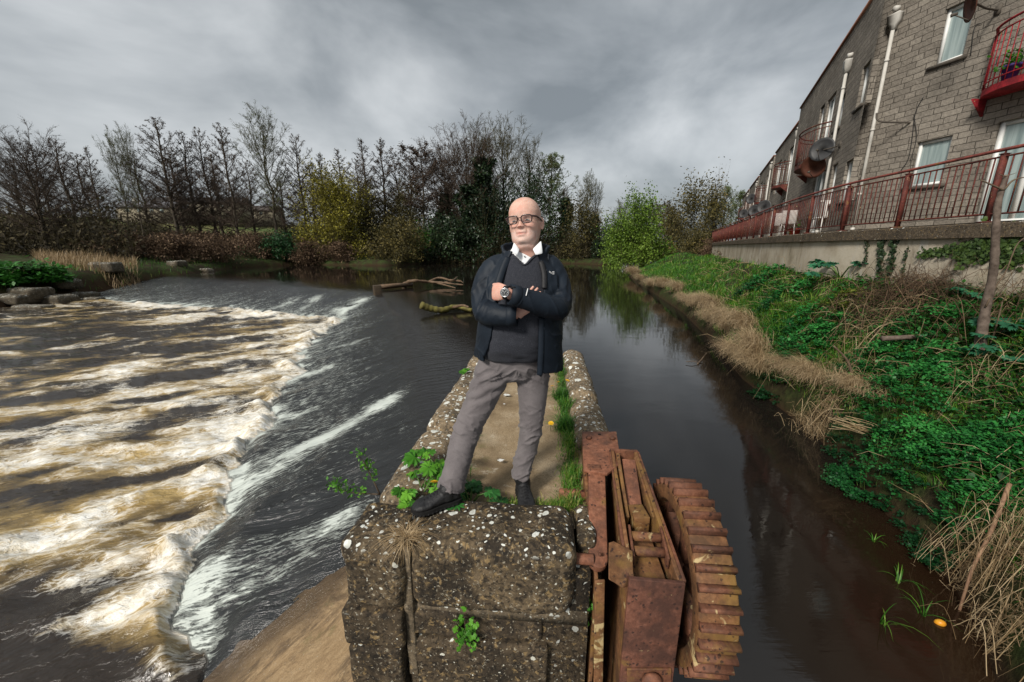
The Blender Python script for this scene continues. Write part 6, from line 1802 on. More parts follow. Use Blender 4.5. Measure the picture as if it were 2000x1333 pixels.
def bush(name, px, pybase, Y, wpx, hpx, mat, label, n=2600, csize=.22, stems=26, cat='bush', group=None, tint=(0, 1), twig=M_twigg, droop=0, loc=None, hole=.5, seed=None, size=None, flat=0.0):
    """leafy mound: stems fanning from the base, leaves in clumps through the volume"""
    g = np.random.default_rng(seed if seed is not None else rnd.randint(0, 9999))
    if loc is None: x, y, z = ray(px, pybase); X = x / y * Y; b = max(gh(X, Y), -1.55) - .05; loc = Vector((X, Y, b))
    X, Y, b = loc
    dep = math.hypot(Y, 0.0001) / ray(px, pybase)[1] if size is None else 1
    w, h = (wpx * dep / F / 2, hpx * dep / F) if size is None else size
    n = int(n * 1.7) if n > 600 else n; csize = csize * 2.1 if Y > 40 else csize * 1.3
    o = empty(name, loc, 0, label, cat, group)
    sm, lm = MB(), MB()
    S0, S1, S2 = [], [], []
    nc = 34
    # clump centres
    a = g.uniform(0, 2 * math.pi, nc); rr = np.sqrt(g.uniform(0, 1, nc)); zz = g.uniform(.1, 1, nc)
    lim = np.sqrt(np.clip(1 - (zz - .25) ** 2 / .6, .05, 1))
    C = np.stack([np.cos(a) * rr * w * lim, np.sin(a) * rr * w * lim * .8, zz * h], 1)
    base = np.stack([np.cos(a) * rr * w * .3, np.sin(a) * rr * w * .3, np.zeros(nc)], 1)
    sub = np.repeat(np.arange(nc), 5); jit = g.normal(0, 1, (len(sub), 3)) * np.array([w * .22, w * .22, h * .16])
    tip = C[sub] + jit; tip[:, 2] = np.clip(tip[:, 2], .05 * h, h * 1.12)
    bs = base[sub] + g.normal(0, .05 * w, (len(sub), 3)) * np.array([1, 1, 0])
    md = (bs + tip) / 2 + g.normal(0, .06, (len(sub), 3)) * w + np.array([0, 0, .12 * h])
    k = min(len(sub), max(10, stems * 5))
    twigs(sm, bs[:k], md[:k], tip[:k], max(.006, .010 * w ** .5), g.uniform(0, 1, k))
    # fine twigs near the tips
    st = md[:k] * .4 + tip[:k] * .6
    for _ in range(4):
        en = st + unit(g.normal(0, 1, st.shape) + np.array([0, 0, .8])) * (w * g.uniform(.12, .32, len(st)))[:, None]
        twigs(sm, st, (st + en) / 2, en, max(.004, .006 * w ** .5), g.uniform(0, 1, len(st)))
    ci = g.integers(0, len(tip), n)
    along_ = g.uniform(.35, 1.05, n)[:, None]
    p_ = md[ci] * (1 - along_) + tip[ci] * along_ + g.normal(0, 1, (n, 3)) * np.array([w * .11, w * .11, h * .07])
    if droop: p_[:, 2] -= droop * h * (np.hypot(p_[:, 0], p_[:, 1]) / w) ** 2 * .5
    p_[:, 2] = np.maximum(p_[:, 2], .0)
    if n: leafcards(lm, p_, csize * g.uniform(.5, 1.15, n), np.clip(g.uniform(*tint, n) + .3 * vnoise(p_ * (1.5 / max(w, .2)), 5), 0, 1), aspect=.55, flat=flat)
    sm.build('stems', twig, o, world=False)
    if n: lm.build('foliage', mat, o, world=False)
    return o
# -- trees of the far bank, from the left of the view to the right
GA = 'bare alders on the far bank'
T = [('broad', 25, 238, 46, 'big wind-swept bare tree at the left edge of the view', 1.0), ('alder', 108, 272, 52, 'brown bare alder next to the wind-swept tree on the far left', 1.05), ('alder_thin', 165, 286, 58, 'slender bare tree left of the two birch-like stems', .9),
     ('birch', 205, 246, 66, 'left one of two thin pale bare trees on the left bank', .55), ('birch', 232, 240, 70, 'right one of two thin pale bare trees on the left bank', .5), ('alder', 303, 228, 72, 'tall wide branched alder with dark trunk, left of the feathery birch', 1.05),
     ('alder_thin', 352, 256, 75, 'slim alder close on the right of the wide branched alder', 1.1), ('alder', 388, 250, 77, 'left stem of the alder pair left of the feathery birch', .8), ('alder', 430, 242, 74, 'right stem of the alder pair left of the feathery birch', .9),
     ('birch', 506, 208, 76, 'tall pale feathery tree with fine upswept branches', 1.0), ('alder', 578, 262, 82, 'dark conical alder just right of the feathery tree', .95), ('alder_thin', 622, 300, 86, 'lower bare tree behind the yellow willow bush', 1.2), ('alder_thin', 660, 292, 88, 'bare tree behind the right half of the yellow willow', 1.2),
     ('alder_thin', 706, 272, 84, 'left one of two pointed bare trees near mid picture', 1.2), ('alder_thin', 742, 272, 86, 'right one of two pointed bare trees near mid picture', 1.3), ('alder_thin', 772, 318, 90, 'short bare tree left of the dark pine-like tree', 1.3), ('pine', 822, 280, 82, 'dark tree with bare lower trunk and flat tufted top', .9),
     ('broad', 905, 232, 84, 'large brown crowned tree left in the tall central clump', .92), ('crown', 985, 224, 88, 'tall round crowned bare tree at the top of the central clump', 1.0), ('crown', 1035, 262, 90, 'bare tree on the right shoulder of the central clump', .9),
     ('ivy', 940, 262, 82, 'ivy clad dark trunk in the middle of the central clump', .95), ('ivy', 912, 330, 80, 'lower ivy covered tree behind the shoulder of the man', 1.1), ('pale', 1072, 300, 92, 'pale green budding tree right of the central clump', 1.15), ('ivy', 1106, 362, 82, 'dark ivy tree standing alone right of the head', .9),
     ('birch', 1146, 330, 115, 'left one of two thin pale trees far behind the ivy column', .75), ('birch', 1170, 348, 118, 'right one of two thin pale trees far behind the ivy column', .7), ('ivy', 1162, 402, 90, 'short ivy column left of the bright willow', .95),
     ('crown', 1215, 388, 130, 'distant round bare tree above the bright willow', 1.0), ('broad', 1262, 398, 135, 'distant dark broad tree behind the bright willow', 1.1), ('pine', 1296, 394, 140, 'distant dark treetop right of the bright willow', 1.0), ('pale', 1422, 360, 62, 'pale green tree beside the end of the apartment row', .95), ('pale', 1400, 392, 75, 'lower pale green tree behind the brown willow stems', 1.0), ('pale', 1452, 372, 95, 'misty pale green tree half hidden by the farthest block', 1.2),
     ('alder_thin', 60, 280, 60, 'bare tree behind the wind-swept one at the left edge', 1.2), ('alder', 262, 300, 84, 'background alder between the thin pale trees and the wide one', 1.2), ('alder', 475, 312, 95, 'background alder behind the feathery tree', 1.2), ('ivy', 872, 350, 92, 'ivy covered tree under the brown crown, farther back', 1.2), ('alder', 540, 330, 96, 'background alder showing between feathery tree and conical alder', 1.2)]
for kind, px, py, Y, lb, wf in T:
    place(kind, px, py, Y, lb, wf)
for kind, px, py, Y, lb, wf in [('alder', 150, 300, 72, 'background bare tree left of the thin pale pair, behind', 1.3), ('alder', 330, 290, 92, 'background bare tree behind the wide branched alder', 1.3), ('alder_thin', 410, 300, 90, 'background tree behind the alder pair', 1.5), ('alder', 600, 318, 98, 'background tree right of the conical alder', 1.4), ('alder', 690, 312, 100, 'background tree left of the pointed pair', 1.4), ('alder', 795, 318, 100, 'background tree left behind the pine-like tree', 1.4), ('broad', 865, 268, 96, 'background tree on the left shoulder of the central clump', 1.0), ('crown', 940, 232, 98, 'background bare tree in the heart of the central clump', 1.0), ('broad', 10, 300, 70, 'background tree at the extreme left edge', 1.2)]:
    place(kind, px, py, Y, lb, wf)
# -- bushes on the far bank
bush('willow_bush', 655, 470, 72, 135, 150, M_yel, 'large yellow green willow bush on the far bank', 10000, .19, 34)
bush('willow_bush', 780, 510, 69, 110, 78, M_oliv, 'low golden brown bush at the water edge behind the driftwood', 4000, .2, 34)
bush('willow_bush', 1240, 520, 62, 125, 128, M_bri, 'bright lime green willow leaning over the water', 13000, .18, 30, droop=.35)
bush('willow_bush', 1350, 505, 52, 120, 130, M_oliv, 'brown green many stemmed willow by the right bank', 4200, .16, 34)
bush('willow_bush', 1392, 490, 56, 60, 150, M_oliv, 'tall whippy bare willow stems right of the brown willow', 500, .14, 34, twig=M_twigp)
bush('evergreen_shrub', 545, 516, 67.5, 85, 46, leafmat('laurel', [(0, (.008, .03, .010)), (1, (.03, .10, .03))]), 'dark glossy green shrub at the water edge left of the willow', 3600, .2, 20, tint=(.1, 1))
bush('evergreen_shrub', 880, 512, 76, 120, 85, M_ivy, 'dark green shrub mass at the waterside left of the man', 4200, .26, 20)
bush('evergreen_shrub', 835, 508, 77, 60, 55, M_leaf, 'small fresh green bush at the waterside beside the golden bush', 1500, .2, 10, tint=(0, .4))
bush('hazel_bush', 720, 480, 79, 110, 120, M_oliv, 'olive brown bush between the yellow willow and the pine-like tree', 4200, .2, 34, tint=(0, .6))
bush('hazel_bush', 800, 470, 84, 130, 120, M_oliv, 'olive undergrowth bush beneath the pine-like tree', 4200, .22, 34, tint=(0, .5))
bush('hazel_bush', 1130, 510, 75, 90, 110, M_oliv, 'brown bush at the waterside right of the man under the ivy tree', 3600, .2, 34, tint=(0, .7))
bush('hazel_bush', 1185, 512, 71, 60, 60, M_ivy, 'dark bush left under the bright willow', 2200, .2, 14)
bush('hazel_bush', 1040, 500, 80, 130, 140, M_ivy, 'dark undergrowth bush directly behind the man', 5200, .26, 30)
bush('hazel_bush', 960, 500, 79, 140, 130, M_ivy, 'shadowy evergreen bush under the central clump', 5200, .26, 30, tint=(0, .6))
bush('hazel_bush', 1300, 490, 80, 110, 90, M_oliv, 'dull green bush behind the bright willow on its right', 3000, .22, 30)
GB = 'bramble thickets on the left and far bank'
bl = 'brown bramble thicket on the far bank below the bare trees'
for k, (px, py, Y, w, h) in enumerate([(270, 505, 49, 130, 45), (345, 500, 52, 120, 48), (425, 508, 58, 120, 50), (495, 512, 66, 90, 44), (605, 514, 68, 70, 44), (665, 514, 68, 70, 34), (380, 480, 64, 150, 40), (500, 484, 72, 140, 34), (230, 480, 56, 120, 40)]):
    bush('bramble_thicket', px, py, Y, w, h, M_brn, bl, 1900, .16, 34, 'bramble', GB, twig=M_brn)
# undergrowth of the wood behind: nobody could count it
um, ul = MB(), MB()
n = 9000
px_ = rng.uniform(-60, 1180, n); Yv = np.where(px_ < 260, rng.uniform(44, 66, n), rng.uniform(72, 104, n))
xr = (px_ - 1000) / F / 1.03; X_ = xr * Yv
P_ = np.stack([X_, Yv], 1); hb = ground_h(P_)
dm = .5 + .5 * np.clip(vnoise(P_ * .12, 3) + .35, 0, 1)
hh_ = rng.uniform(1.5, 7.0, n) * dm * np.where((px_ > 310) & (px_ < 545), .5, 1)
P0 = np.c_[P_, hb]; tip = P0 + np.c_[rng.normal(0, .8, n), rng.normal(0, .8, n), hh_]
twigs(um, P0, (P0 + tip) / 2 + rng.normal(0, .15, (n, 3)), tip, .016, rng.uniform(0, .8, n))
for _ in range(3):
    f_ = rng.uniform(.4, 1, (n, 1)); s_ = P0 * (1 - f_) + tip * f_; e_ = s_ + unit(rng.normal(0, 1, (n, 3)) + [0, 0, .5]) * rng.uniform(.3, 1.0, (n, 1)); twigs(um, s_, (s_ + e_) / 2, e_, .012, rng.uniform(0, .8, n))
k = 60000; i_ = rng.integers(0, n, k); f_ = rng.uniform(.0, 1, (k, 1))
leafcards(um, P0[i_] * (1 - f_) + tip[i_] * f_ + rng.normal(0, .5, (k, 3)), rng.uniform(.25, .6, k), np.clip(rng.uniform(0, .8, k), 0, 1))
tag(um.build('woodland_undergrowth', leafmat('undergrowth', [(0, (.012, .010, .006)), (.5, (.045, .036, .017)), (1, (.10, .08, .03))], .85, .1)), kind='stuff')
# -- field fence and farm roofs on the rise
fo = empty('field_fence', (-50, 55, gh(-50, 55)), 0, 'dark post and rail fence behind the bare trees on the left', 'fence')
M_wood = simple('weathered_wood', (.03, .024, .017), (.09, .07, .05), 6, .9, .3)
FP = [Vector((-78, 58, 0)) + Vector((44, 20, 0)) * (k / 24) for k in range(25)]
for q in FP: q.z = gh(q.x, q.y)
for q in FP: mb = MB(); mb.box(q + Vector((0, 0, .6)), (.13, .13, 1.3)); mb.build('post', M_wood, fo)
for hz in (.45, .8, 1.15): mb = MB(); mb.tube([list(q + Vector((0, .09, hz))) for q in FP], .055, 4); mb.build('rail', M_wood, fo)
def house(px, pyroof, Y, L, wd, label, ang=0.1, hw=2.6, hr=2.2, col=(.03, .028, .028)):
    x, y, z = ray(px, pyroof); X = x / y * Y; zt = CAMZ + z / y * Y; g0 = zt - hw - hr
    o = empty('farmhouse', (X, Y, g0), ang, label, 'house')
    mb = MB(); mb.box((0, 0, hw / 2 - 2), (L, wd, hw + 4)); mb.build('wall', simple('cream_render', (.20, .17, .12), (.28, .25, .18), 2, .9, .1), o, world=False)
    mb = MB(); mb.prism([(-L / 2 - .4, -wd / 2 - .5, hw - .1), (-L / 2 - .4, wd / 2 + .5, hw - .1), (-L / 2 - .4, 0, hw + hr)], (L + .8, 0, 0)); rf = mb.build('roof', simple('slate' + label[:4], col, tuple(q * 1.8 for q in col), 3, .7, .3), o, world=False)
    mb = MB(); mb.box((-L * .3, 0, hw + hr + .2), (.8, .8, 1.6)); mb.build('chimney', M_wood if False else simple('chimney_render' + label[:3], (.5, .47, .4), (.6, .57, .5)), rf, world=False)
    for u in (-.3, -.1, .12, .3): mb = MB(); mb.box((L * u, -wd / 2 - .02, hw * .55), (1.1, .06, 1.0)); mb.build('window', M_glass, o, world=False)
house(395, 386, 150, 30, 8, 'long dark roofed farm building seen between the alder trunks')
house(296, 394, 140, 17, 8, 'farmhouse with pale roof edge left of the long dark roof', .15, col=(.10, .10, .11))
house(480, 402, 165, 26, 8, 'low building with dull brown roof right of the long dark one', .05, col=(.05, .04, .035))
# -- left bank: stones, grass, leafy clump
M_rock = stonemat('bank_rock', (.085, .07, .05), (.02, .017, .012), .9, .3, .6)
GS = 'rough stones of the left bank'
for k, (px, py, Y, sx, sy, sz, lb) in enumerate([(45, 556, 29.5, 3.0, 1.6, .9, 'long mossy boulder under the green clump at the left edge'), (122, 553, 32.5, 2.6, 1.5, .8, 'flat topped grey boulder right of the long mossy one'), (212, 541, 37.5, 2.3, 1.4, 1.0, 'white lichened block standing on the left bank'), (345, 515, 46.5, 2.0, 1.3, .8, 'pale lichened stone near the left end of the weir'),
                                             (30, 585, 28.5, 2.2, 1.6, .8, 'dark wet boulder by the water at the left edge'), (105, 578, 30.0, 2.4, 1.6, .9, 'rounded dark boulder below the flat topped one'), (160, 566, 32.5, 1.9, 1.4, .8, 'brown boulder between the round one and the white block'), (250, 556, 36.5, 1.6, 1.2, .6, 'low brown stone right under the white lichened block'),
                                             (290, 545, 39.5, 1.9, 1.2, .55, 'flat stone on the gravel right of the white block'), (400, 517, 49, 1.6, 1.1, .6, 'small brown stone at the far end of the bank stones'), (65, 600, 27.2, 2.6, 1.0, .4, 'flat shelf stone at the water edge on the far left'), (185, 586, 31.3, 1.2, .9, .4, 'little wet stone on the gravel by the foam')]):
    x, y, z = ray(px, py); X = x / y * Y
    mb = MB(); mb.bbox((X, Y, max(gh(X, Y), ZL - .15) + sz * .25), (sx, sy, sz), .28, Matrix.Rotation(rnd.uniform(-.4, .4), 4, 'Z'), 4, .2, k + 60)
    o = mb.build('boulder', M_rock, None, True); me = o.data; v = get_v(me); c0 = v.mean(0); v += unit(v - c0) * (fbm(v * 1.2, 3, k) * .22)[:, None]; set_v(me, v)
    tag(o, lb, 'boulder', GS)
bush('hogweed_clump', 50, 530, 30.5, 120, 38, leafmat('rank_green', [(0, (.01, .05, .008)), (1, (.05, .20, .025))]), 'lush green leafy clump above the boulders at the left edge', 2600, .34, 14, 'plant', tint=(.1, 1), flat=.6)
tb = MB(); n = 2600
px_ = rng.uniform(60, 260, n); Yv = rng.uniform(36, 44, n); X_ = (px_ - 1000) / F / 1.03 * Yv; hb = ground_h(np.c_[X_, Yv])
blades(tb, np.c_[X_, Yv, hb], rng.uniform(.6, 1.5, n), rng.uniform(.1, .7, n), np.full(n, .035), np.clip(rng.normal(.45, .2, n), 0, 1))
tag(tb.build('dry_grass', M_dry), kind='stuff')
tb = MB(); n = 9000
d_, _a = None, None
ss = rng.uniform(0, 1, n); Yv = 27 + 48 * ss; px_ = rng.uniform(-20, 700, n)
X_ = (px_ - 1000) / F / 1.03 * Yv; Pq = np.stack([X_, Yv], 1); dq, _ = pdist(Pq, FARSH); ok = pip(Pq, FARPOLY) & (dq < 7) & (dq > .6)
Pq = Pq[ok]; n = len(Pq)
blades(tb, np.c_[Pq, ground_h(Pq)], rng.uniform(.25, .8, n), rng.uniform(.1, .8, n), np.full(n, .04), np.clip(rng.normal(.35, .25, n), 0, 1))
tag(tb.build('bank_grass', M_grass), kind='stuff')
mb = MB(); q = on_ground(467, 500, 30); mb.tube(spline([(q.x, q.y, q.z), (q.x + .15, q.y, q.z + 1.6), (q.x + .5, q.y, q.z + 3.3)], 10), np.linspace(.10, .06, 10), 8); tag(mb.build('dead_stump', simple('bleached_wood', (.25, .2, .14), (.4, .34, .26)), None, True), 'pale broken dead stem sticking up from the brambles', 'stump')
# -- driftwood and the timber post at the weir crest
M_drift = simple('wet_driftwood', (.06, .038, .022), (.17, .11, .065), 5, .65, .5, 18)
dz = -1.38
dw = empty('driftwood_branch', gz(790, 558, dz), 0, 'long bleached forked branch caught across the weir crest', 'driftwood')
G3 = lambda px, py, z=dz: list(gz(px, py, z))
mb = MB(); mb.tube(spline([G3(788, 556), G3(806, 549, -1.0), G3(838, 551, -1.15), G3(868, 553, -1.2), G3(905, 557, -1.3)], 26), np.linspace(.15, .05, 26) * (1 + .18 * np.sin(np.arange(26) * 1.9)), 10); mb.build('limb', M_drift, dw, True)
for pth, r in [([(838, 551, -1.15), (858, 543, -.9), (882, 548, -.95), (893, 541, -.8)], .11), ([(850, 552, -1.2), (872, 558, -1.35), (890, 563, -1.45)], .08), ([(880, 547, -.95), (902, 551, -1.1)], .07), ([(868, 552, -1.2), (895, 548, -1.0), (905, 553, -1.1)], .06)]:
    mb = MB(); mb.tube(spline([G3(*q) for q in pth], 14), np.linspace(r, r * .4, 14), 7); mb.build('side_branch', M_drift, dw, True)
po = empty('weir_timber', gz(735, 575, -1.6), 0, 'squared timber lying along the crest with an upright post at its left end', 'timber')
mb = MB(); a, bq = Vector(G3(738, 562, -1.28)), Vector(G3(805, 556, -1.30)); mb.tube([list(a), list((a + bq) / 2 + Vector((0, 0, .03))), list(bq)], [.19, .17, .15], 4); mb.build('beam', M_drift, po)
mb = MB(); a = Vector(G3(738, 580, -1.75)); mb.box(a + Vector((0, 0, .25)), (.5, .5, 1.05), Matrix.Rotation(.5, 4, 'Z')); mb.build('post', simple('dark_wet_wood', (.025, .018, .012), (.07, .05, .03)), po, bevel=.03)
d2 = empty('mossy_log', gz(870, 604, dz), 0, 'short mossy yellow green log lying in the water above the weir', 'driftwood')
mb = MB(); mb.tube(spline([G3(822, 596, -1.05), G3(842, 603, -1.25), G3(865, 606, -1.36), G3(890, 600, -1.3), G3(922, 607, -1.42)], 26), np.linspace(.17, .11, 26) * (1 + .15 * np.sin(np.arange(26) * 2.3)), 10); mb.build('trunk', simple('mossy_bark', (.05, .04, .015), (.17, .15, .035), 4, .8, .5, 20), d2, True)
mb = MB(); mb.tube(spline([G3(885, 601, -1.3), G3(903, 597, -1.1), G3(915, 600, -1.1)], 10), np.linspace(.08, .04, 10), 7); mb.build('side_branch', M_drift, d2, True)
d3 = MB(); d3.tube(spline([G3(1362, 712, -1.5), G3(1372, 700, -1.42), G3(1380, 690, -1.25)], 10), np.linspace(.02, .008, 10), 6); d3.tube(spline([G3(1340, 707, -1.45), G3(1352, 706, -1.43), G3(1366, 709, -1.47)], 10), .009, 6)
tag(d3.build('twig', M_twig), 'small bare twig poking out of the calm water by the right bank', 'twig')

# ------------------------------------------------------------------ right bank
gbm = MB()
def scatter_bank(n, y0, y1, u0, u1, pw=1.0):
    Y = y0 * (y1 / y0) ** rng.uniform(0, 1, n)
    xs = np.interp(Y, RSH[:, 1], RSH[:, 0]); xw = np.interp(Y, RAIL[:, 1], RAIL[:, 0])
    u = rng.uniform(u0, u1, n); X = xs + (xw - xs) * u
    P = np.stack([X, Y], 1); return P, u
P, u = scatter_bank(70000, 2.0, 48, .08, .98)
dens = fbm(P * .9, 3, 15) + .12; fresh = np.exp(-((u - .3) / .2) ** 2)
ok = rng.uniform(0, 1, len(P)) < np.clip(.25 + .9 * dens + .75 * fresh * sstep(3.5, 6, P[:, 1]), 0.05, 1)
P = P[ok]; u = u[ok]; n = len(P)
sc = (.45 + .55 * sstep(2, 9, P[:, 1]))
blades(gbm, np.c_[P, ground_h(P) - .02], rng.uniform(.12, .34, n) * sc * 1.1, rng.uniform(.2, 1.2, n), .007 + .0011 * P[:, 1], np.clip(rng.normal(.5, .16, n) + .3 * fbm(P * 2, 2, 8), 0, 1))
tag(gbm.build('bank_grass', M_grass), kind='stuff')
bush('bramble_thicket', 1400, 508, 36, 75, 34, M_brn, 'brown bramble mound at the far corner of the retaining wall', 1500, .12, 30, 'bramble', twig=M_brn)
bush('bramble_thicket', 1448, 506, 28, 70, 30, M_brn, 'brown bramble mound under the far railing', 1500, .12, 30, 'bramble', twig=M_brn)
bush('bramble_thicket', 1362, 512, 42, 60, 40, M_oliv, 'olive scrub on the bank left of the wall corner', 1500, .12, 30, 'bush', twig=M_twigg)
# low leafy ground cover
gc = MB(); P, u = scatter_bank(26000, 2.0, 13, .1, 1.0)
ok = fbm(P * 1.1, 3, 51) + .25 * sstep(6, 3, P[:, 1]) > -.02; P = P[ok]; n = len(P)
leafcards(gc, np.c_[P, ground_h(P) + rng.uniform(.02, .16, n)], rng.uniform(.03, .075, n) * (1 + .04 * P[:, 1]), np.clip(rng.uniform(0, .75, n), 0, 1), flat=.65, aspect=.7)
tag(gc.build('ground_cover', leafmat('nettle_leaf', [(0, (.008, .04, .009)), (.5, (.022, .125, .018)), (1, (.06, .24, .04))])), kind='stuff')
# straw scattered over the slope
st = MB(); P, u = scatter_bank(900, 2.0, 24, .05, 1.0); n = len(P)
z0 = ground_h(P) + rng.uniform(.02, .22, n); a = rng.uniform(0, 6.28, n); L_ = rng.uniform(.12, .55, n)
e = np.c_[P + np.stack([np.cos(a), np.sin(a)], 1) * L_[:, None], np.maximum(z0 + rng.normal(0, .1, n), 0 * z0 - 1.3)]
twigs(st, np.c_[P, z0], (np.c_[P, z0] + e) / 2 + np.c_[rng.normal(0, .03, (n, 2)), rng.uniform(0, .12, n)], e, .0018 + .0004 * P[:, 1], rng.uniform(0, 1, n))
tag(st.build('dead_stalks', M_dry), kind='stuff')
# drooping dead tussocks along the waterside
def tussock_mesh(seed, n=900, h=.75):
    g = np.random.default_rng(seed); mb = MB()
    b_ = np.c_[g.normal(0, .16, n), g.normal(0, .3, n), g.uniform(-.1, .12, n)]
    a = g.normal(math.pi, .95, n)                                      # mostly towards the water (-x)
    dirs = np.stack([np.cos(a), np.sin(a), np.zeros(n)], 1)
    blades(mb, b_, h * g.uniform(.5, 1.2, n), g.uniform(.5, 1.25, n), np.full(n, .011), np.clip(g.normal(.68, .22, n), 0, 1), droop=.8, seg=5, dirs=dirs)
    return mb.mesh('dead_tussock')
tus = [tussock_mesh(s) for s in (1, 2, 3)]
for i_, y in enumerate([5.5, 6.6, 7.4, 8.2, 8.8, 9.6, 10.4, 11.3, 12.2, 13.3, 14.4, 15.4, 16.8, 19.0, 21, 24.5, 28, 33, 39]):
    x = np.interp(y, RSH[:, 1], RSH[:, 0]) + .22
    o = link('dead_tussock', tus[i_ % 3], M_dry); s = (.6 + .02 * y) * rnd.uniform(.65, 1.15)
    x += rnd.uniform(-.08, .3); o.location = (x, y, gh(x, y) + .02); o.scale = (s, s * (1.25 + .02 * y), s); o.rotation_euler = (0, 0, math.atan2(np.interp(y + .5, RSH[:, 1], RSH[:, 0]) - np.interp(y - .5, RSH[:, 1], RSH[:, 0]), 1) * -1 + rnd.uniform(-.3, .3))
    tag(o, 'straw coloured grass tussock drooping over the water edge of the right bank', 'grass tussock', 'dead grass tussocks along the right bank')
# ferny green clumps
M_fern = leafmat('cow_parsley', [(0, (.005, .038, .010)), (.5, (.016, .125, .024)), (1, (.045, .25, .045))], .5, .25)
def herb(px, py, r, h, label, n=2600, leaf=.05, mat=M_fern, cat='plant', name='cow_parsley', droop=.25):
    q = on_ground(px, py); g = np.random.default_rng(int(px * 7 + py))
    o = empty(name, q, 0, label, cat)
    lm, sm = MB(), MB()
    nf = max(40, n // 26); a = g.uniform(0, 2 * math.pi, nf); rr = np.sqrt(g.uniform(0, 1, nf))
    c = np.stack([np.cos(a) * rr * r, np.sin(a) * rr * r, h * (1 - .75 * rr ** 2) * g.uniform(.55, 1.1, nf)], 1)
    c[:, 2] += np.array([gh(q.x + cx, q.y + cy) for cx, cy in c[:, :2]]) - q.z
    c[:, 2] = np.maximum(c[:, 2], -1.42 - q.z)
    twigs(sm, c * np.array([.8, .8, 1]) - np.array([0, 0, h * .35]), c * np.array([.93, .93, 1]) - np.array([0, 0, h * .15]), c, .003, .5)
    ax = unit(np.c_[c[:, :2] + 1e-3, np.full(nf, .25 * r)]); sd = unit(np.cross(ax, np.array([[0, 0, 1.]])))
    fr = r * .32 * g.uniform(.7, 1.2, nf)
    # each frond: pairs of leaflets along its axis
    k = np.linspace(0, 1, 13)
    pos, dirv, sz, ti = [], [], [], []
    for u in k:
        for sg in (-1, 1):
            pos.append(c + ax * (fr * (u - .4))[:, None] + sd * (sg * fr * .38 * (1 - u) * .6)[:, None] + np.array([0, 0, 1]) * (-droop * fr * u ** 2)[:, None] + g.normal(0, leaf * .25, (nf, 3)))
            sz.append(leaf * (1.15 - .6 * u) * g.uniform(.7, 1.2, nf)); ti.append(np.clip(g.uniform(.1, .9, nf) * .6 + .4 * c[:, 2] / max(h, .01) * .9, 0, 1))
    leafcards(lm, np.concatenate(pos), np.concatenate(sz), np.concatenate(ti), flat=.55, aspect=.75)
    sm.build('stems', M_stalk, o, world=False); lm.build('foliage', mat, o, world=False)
    return o
herb(1548, 705, .62, .55, 'dark green ferny clump leaning over the bank edge beside the straw tussocks', 3400, .06)
herb(1745, 800, .60, .5, 'broad bright green cow parsley mound in the middle of the right bank', 4200, .05)
herb(1715, 935, .50, .42, 'dark green mound overhanging the brown water, lower right', 4200, .04)
herb(1840, 905, .5, .3, 'spreading green mound above the overhanging one', 3600, .042)
herb(1880, 1035, .34, .32, 'green leafy clump hanging over the water under the dead vines', 3000, .034)
herb(1960, 880, .45, .3, 'green clump at the right edge below the bare sapling', 3000, .042)
herb(1810, 655, .55, .35, 'small leaved green patch left of the bare sapling', 2000, .05)
herb(1610, 655, .4, .3, 'lighter green leafy patch above the dark ferny clump', 1500, .06)
herb(1530, 590, .6, .35, 'green herb patch on the far slope by the fresh grass', 1500, .07)
herb(1480, 560, .7, .4, 'distant green herb patch below the brown brambles', 1400, .09)
herb(1640, 610, .5, .35, 'yellowish moss and herbs under the large hogweed', 1500, .06, leafmat('moss_herb', [(0, (.03, .05, .006)), (1, (.14, .16, .02))]))
herb(1690, 720, .4, .32, 'fresh green clump right of the straw tussocks in mid slope', 2200, .05)
herb(1790, 725, .45, .3, 'green leafy patch under the fallen log', 2200, .05)
herb(1560, 640, .5, .35, 'fresh green clump on the slope above the dark ferny one', 1800, .06)
herb(1985, 1010, .3, .3, 'green leaves behind the dead vine tangle at the right edge', 1800, .036)
# hogweed with large blue green leaves
M_blueleaf = leafmat('bluish_leaf', [(0, (.01, .06, .03)), (1, (.035, .16, .075))], .5, .2)
for px, py, sz, lb, sd0 in [(1640, 545, 3.3, 'large blue green hogweed against the foot of the pale wall', 2), (1965, 705, 2.1, 'blue green hogweed right of the bare sapling', 4), (1985, 650, 1.9, 'smaller hogweed at the right edge by the wall foot', 9), (1905, 590, 1.7, 'low fern like plant at the wall foot behind the sapling', 6)]:
    hogweed(on_ground(px, py), 10, lb, M_blueleaf, sz, 1.2, seed=sd0)
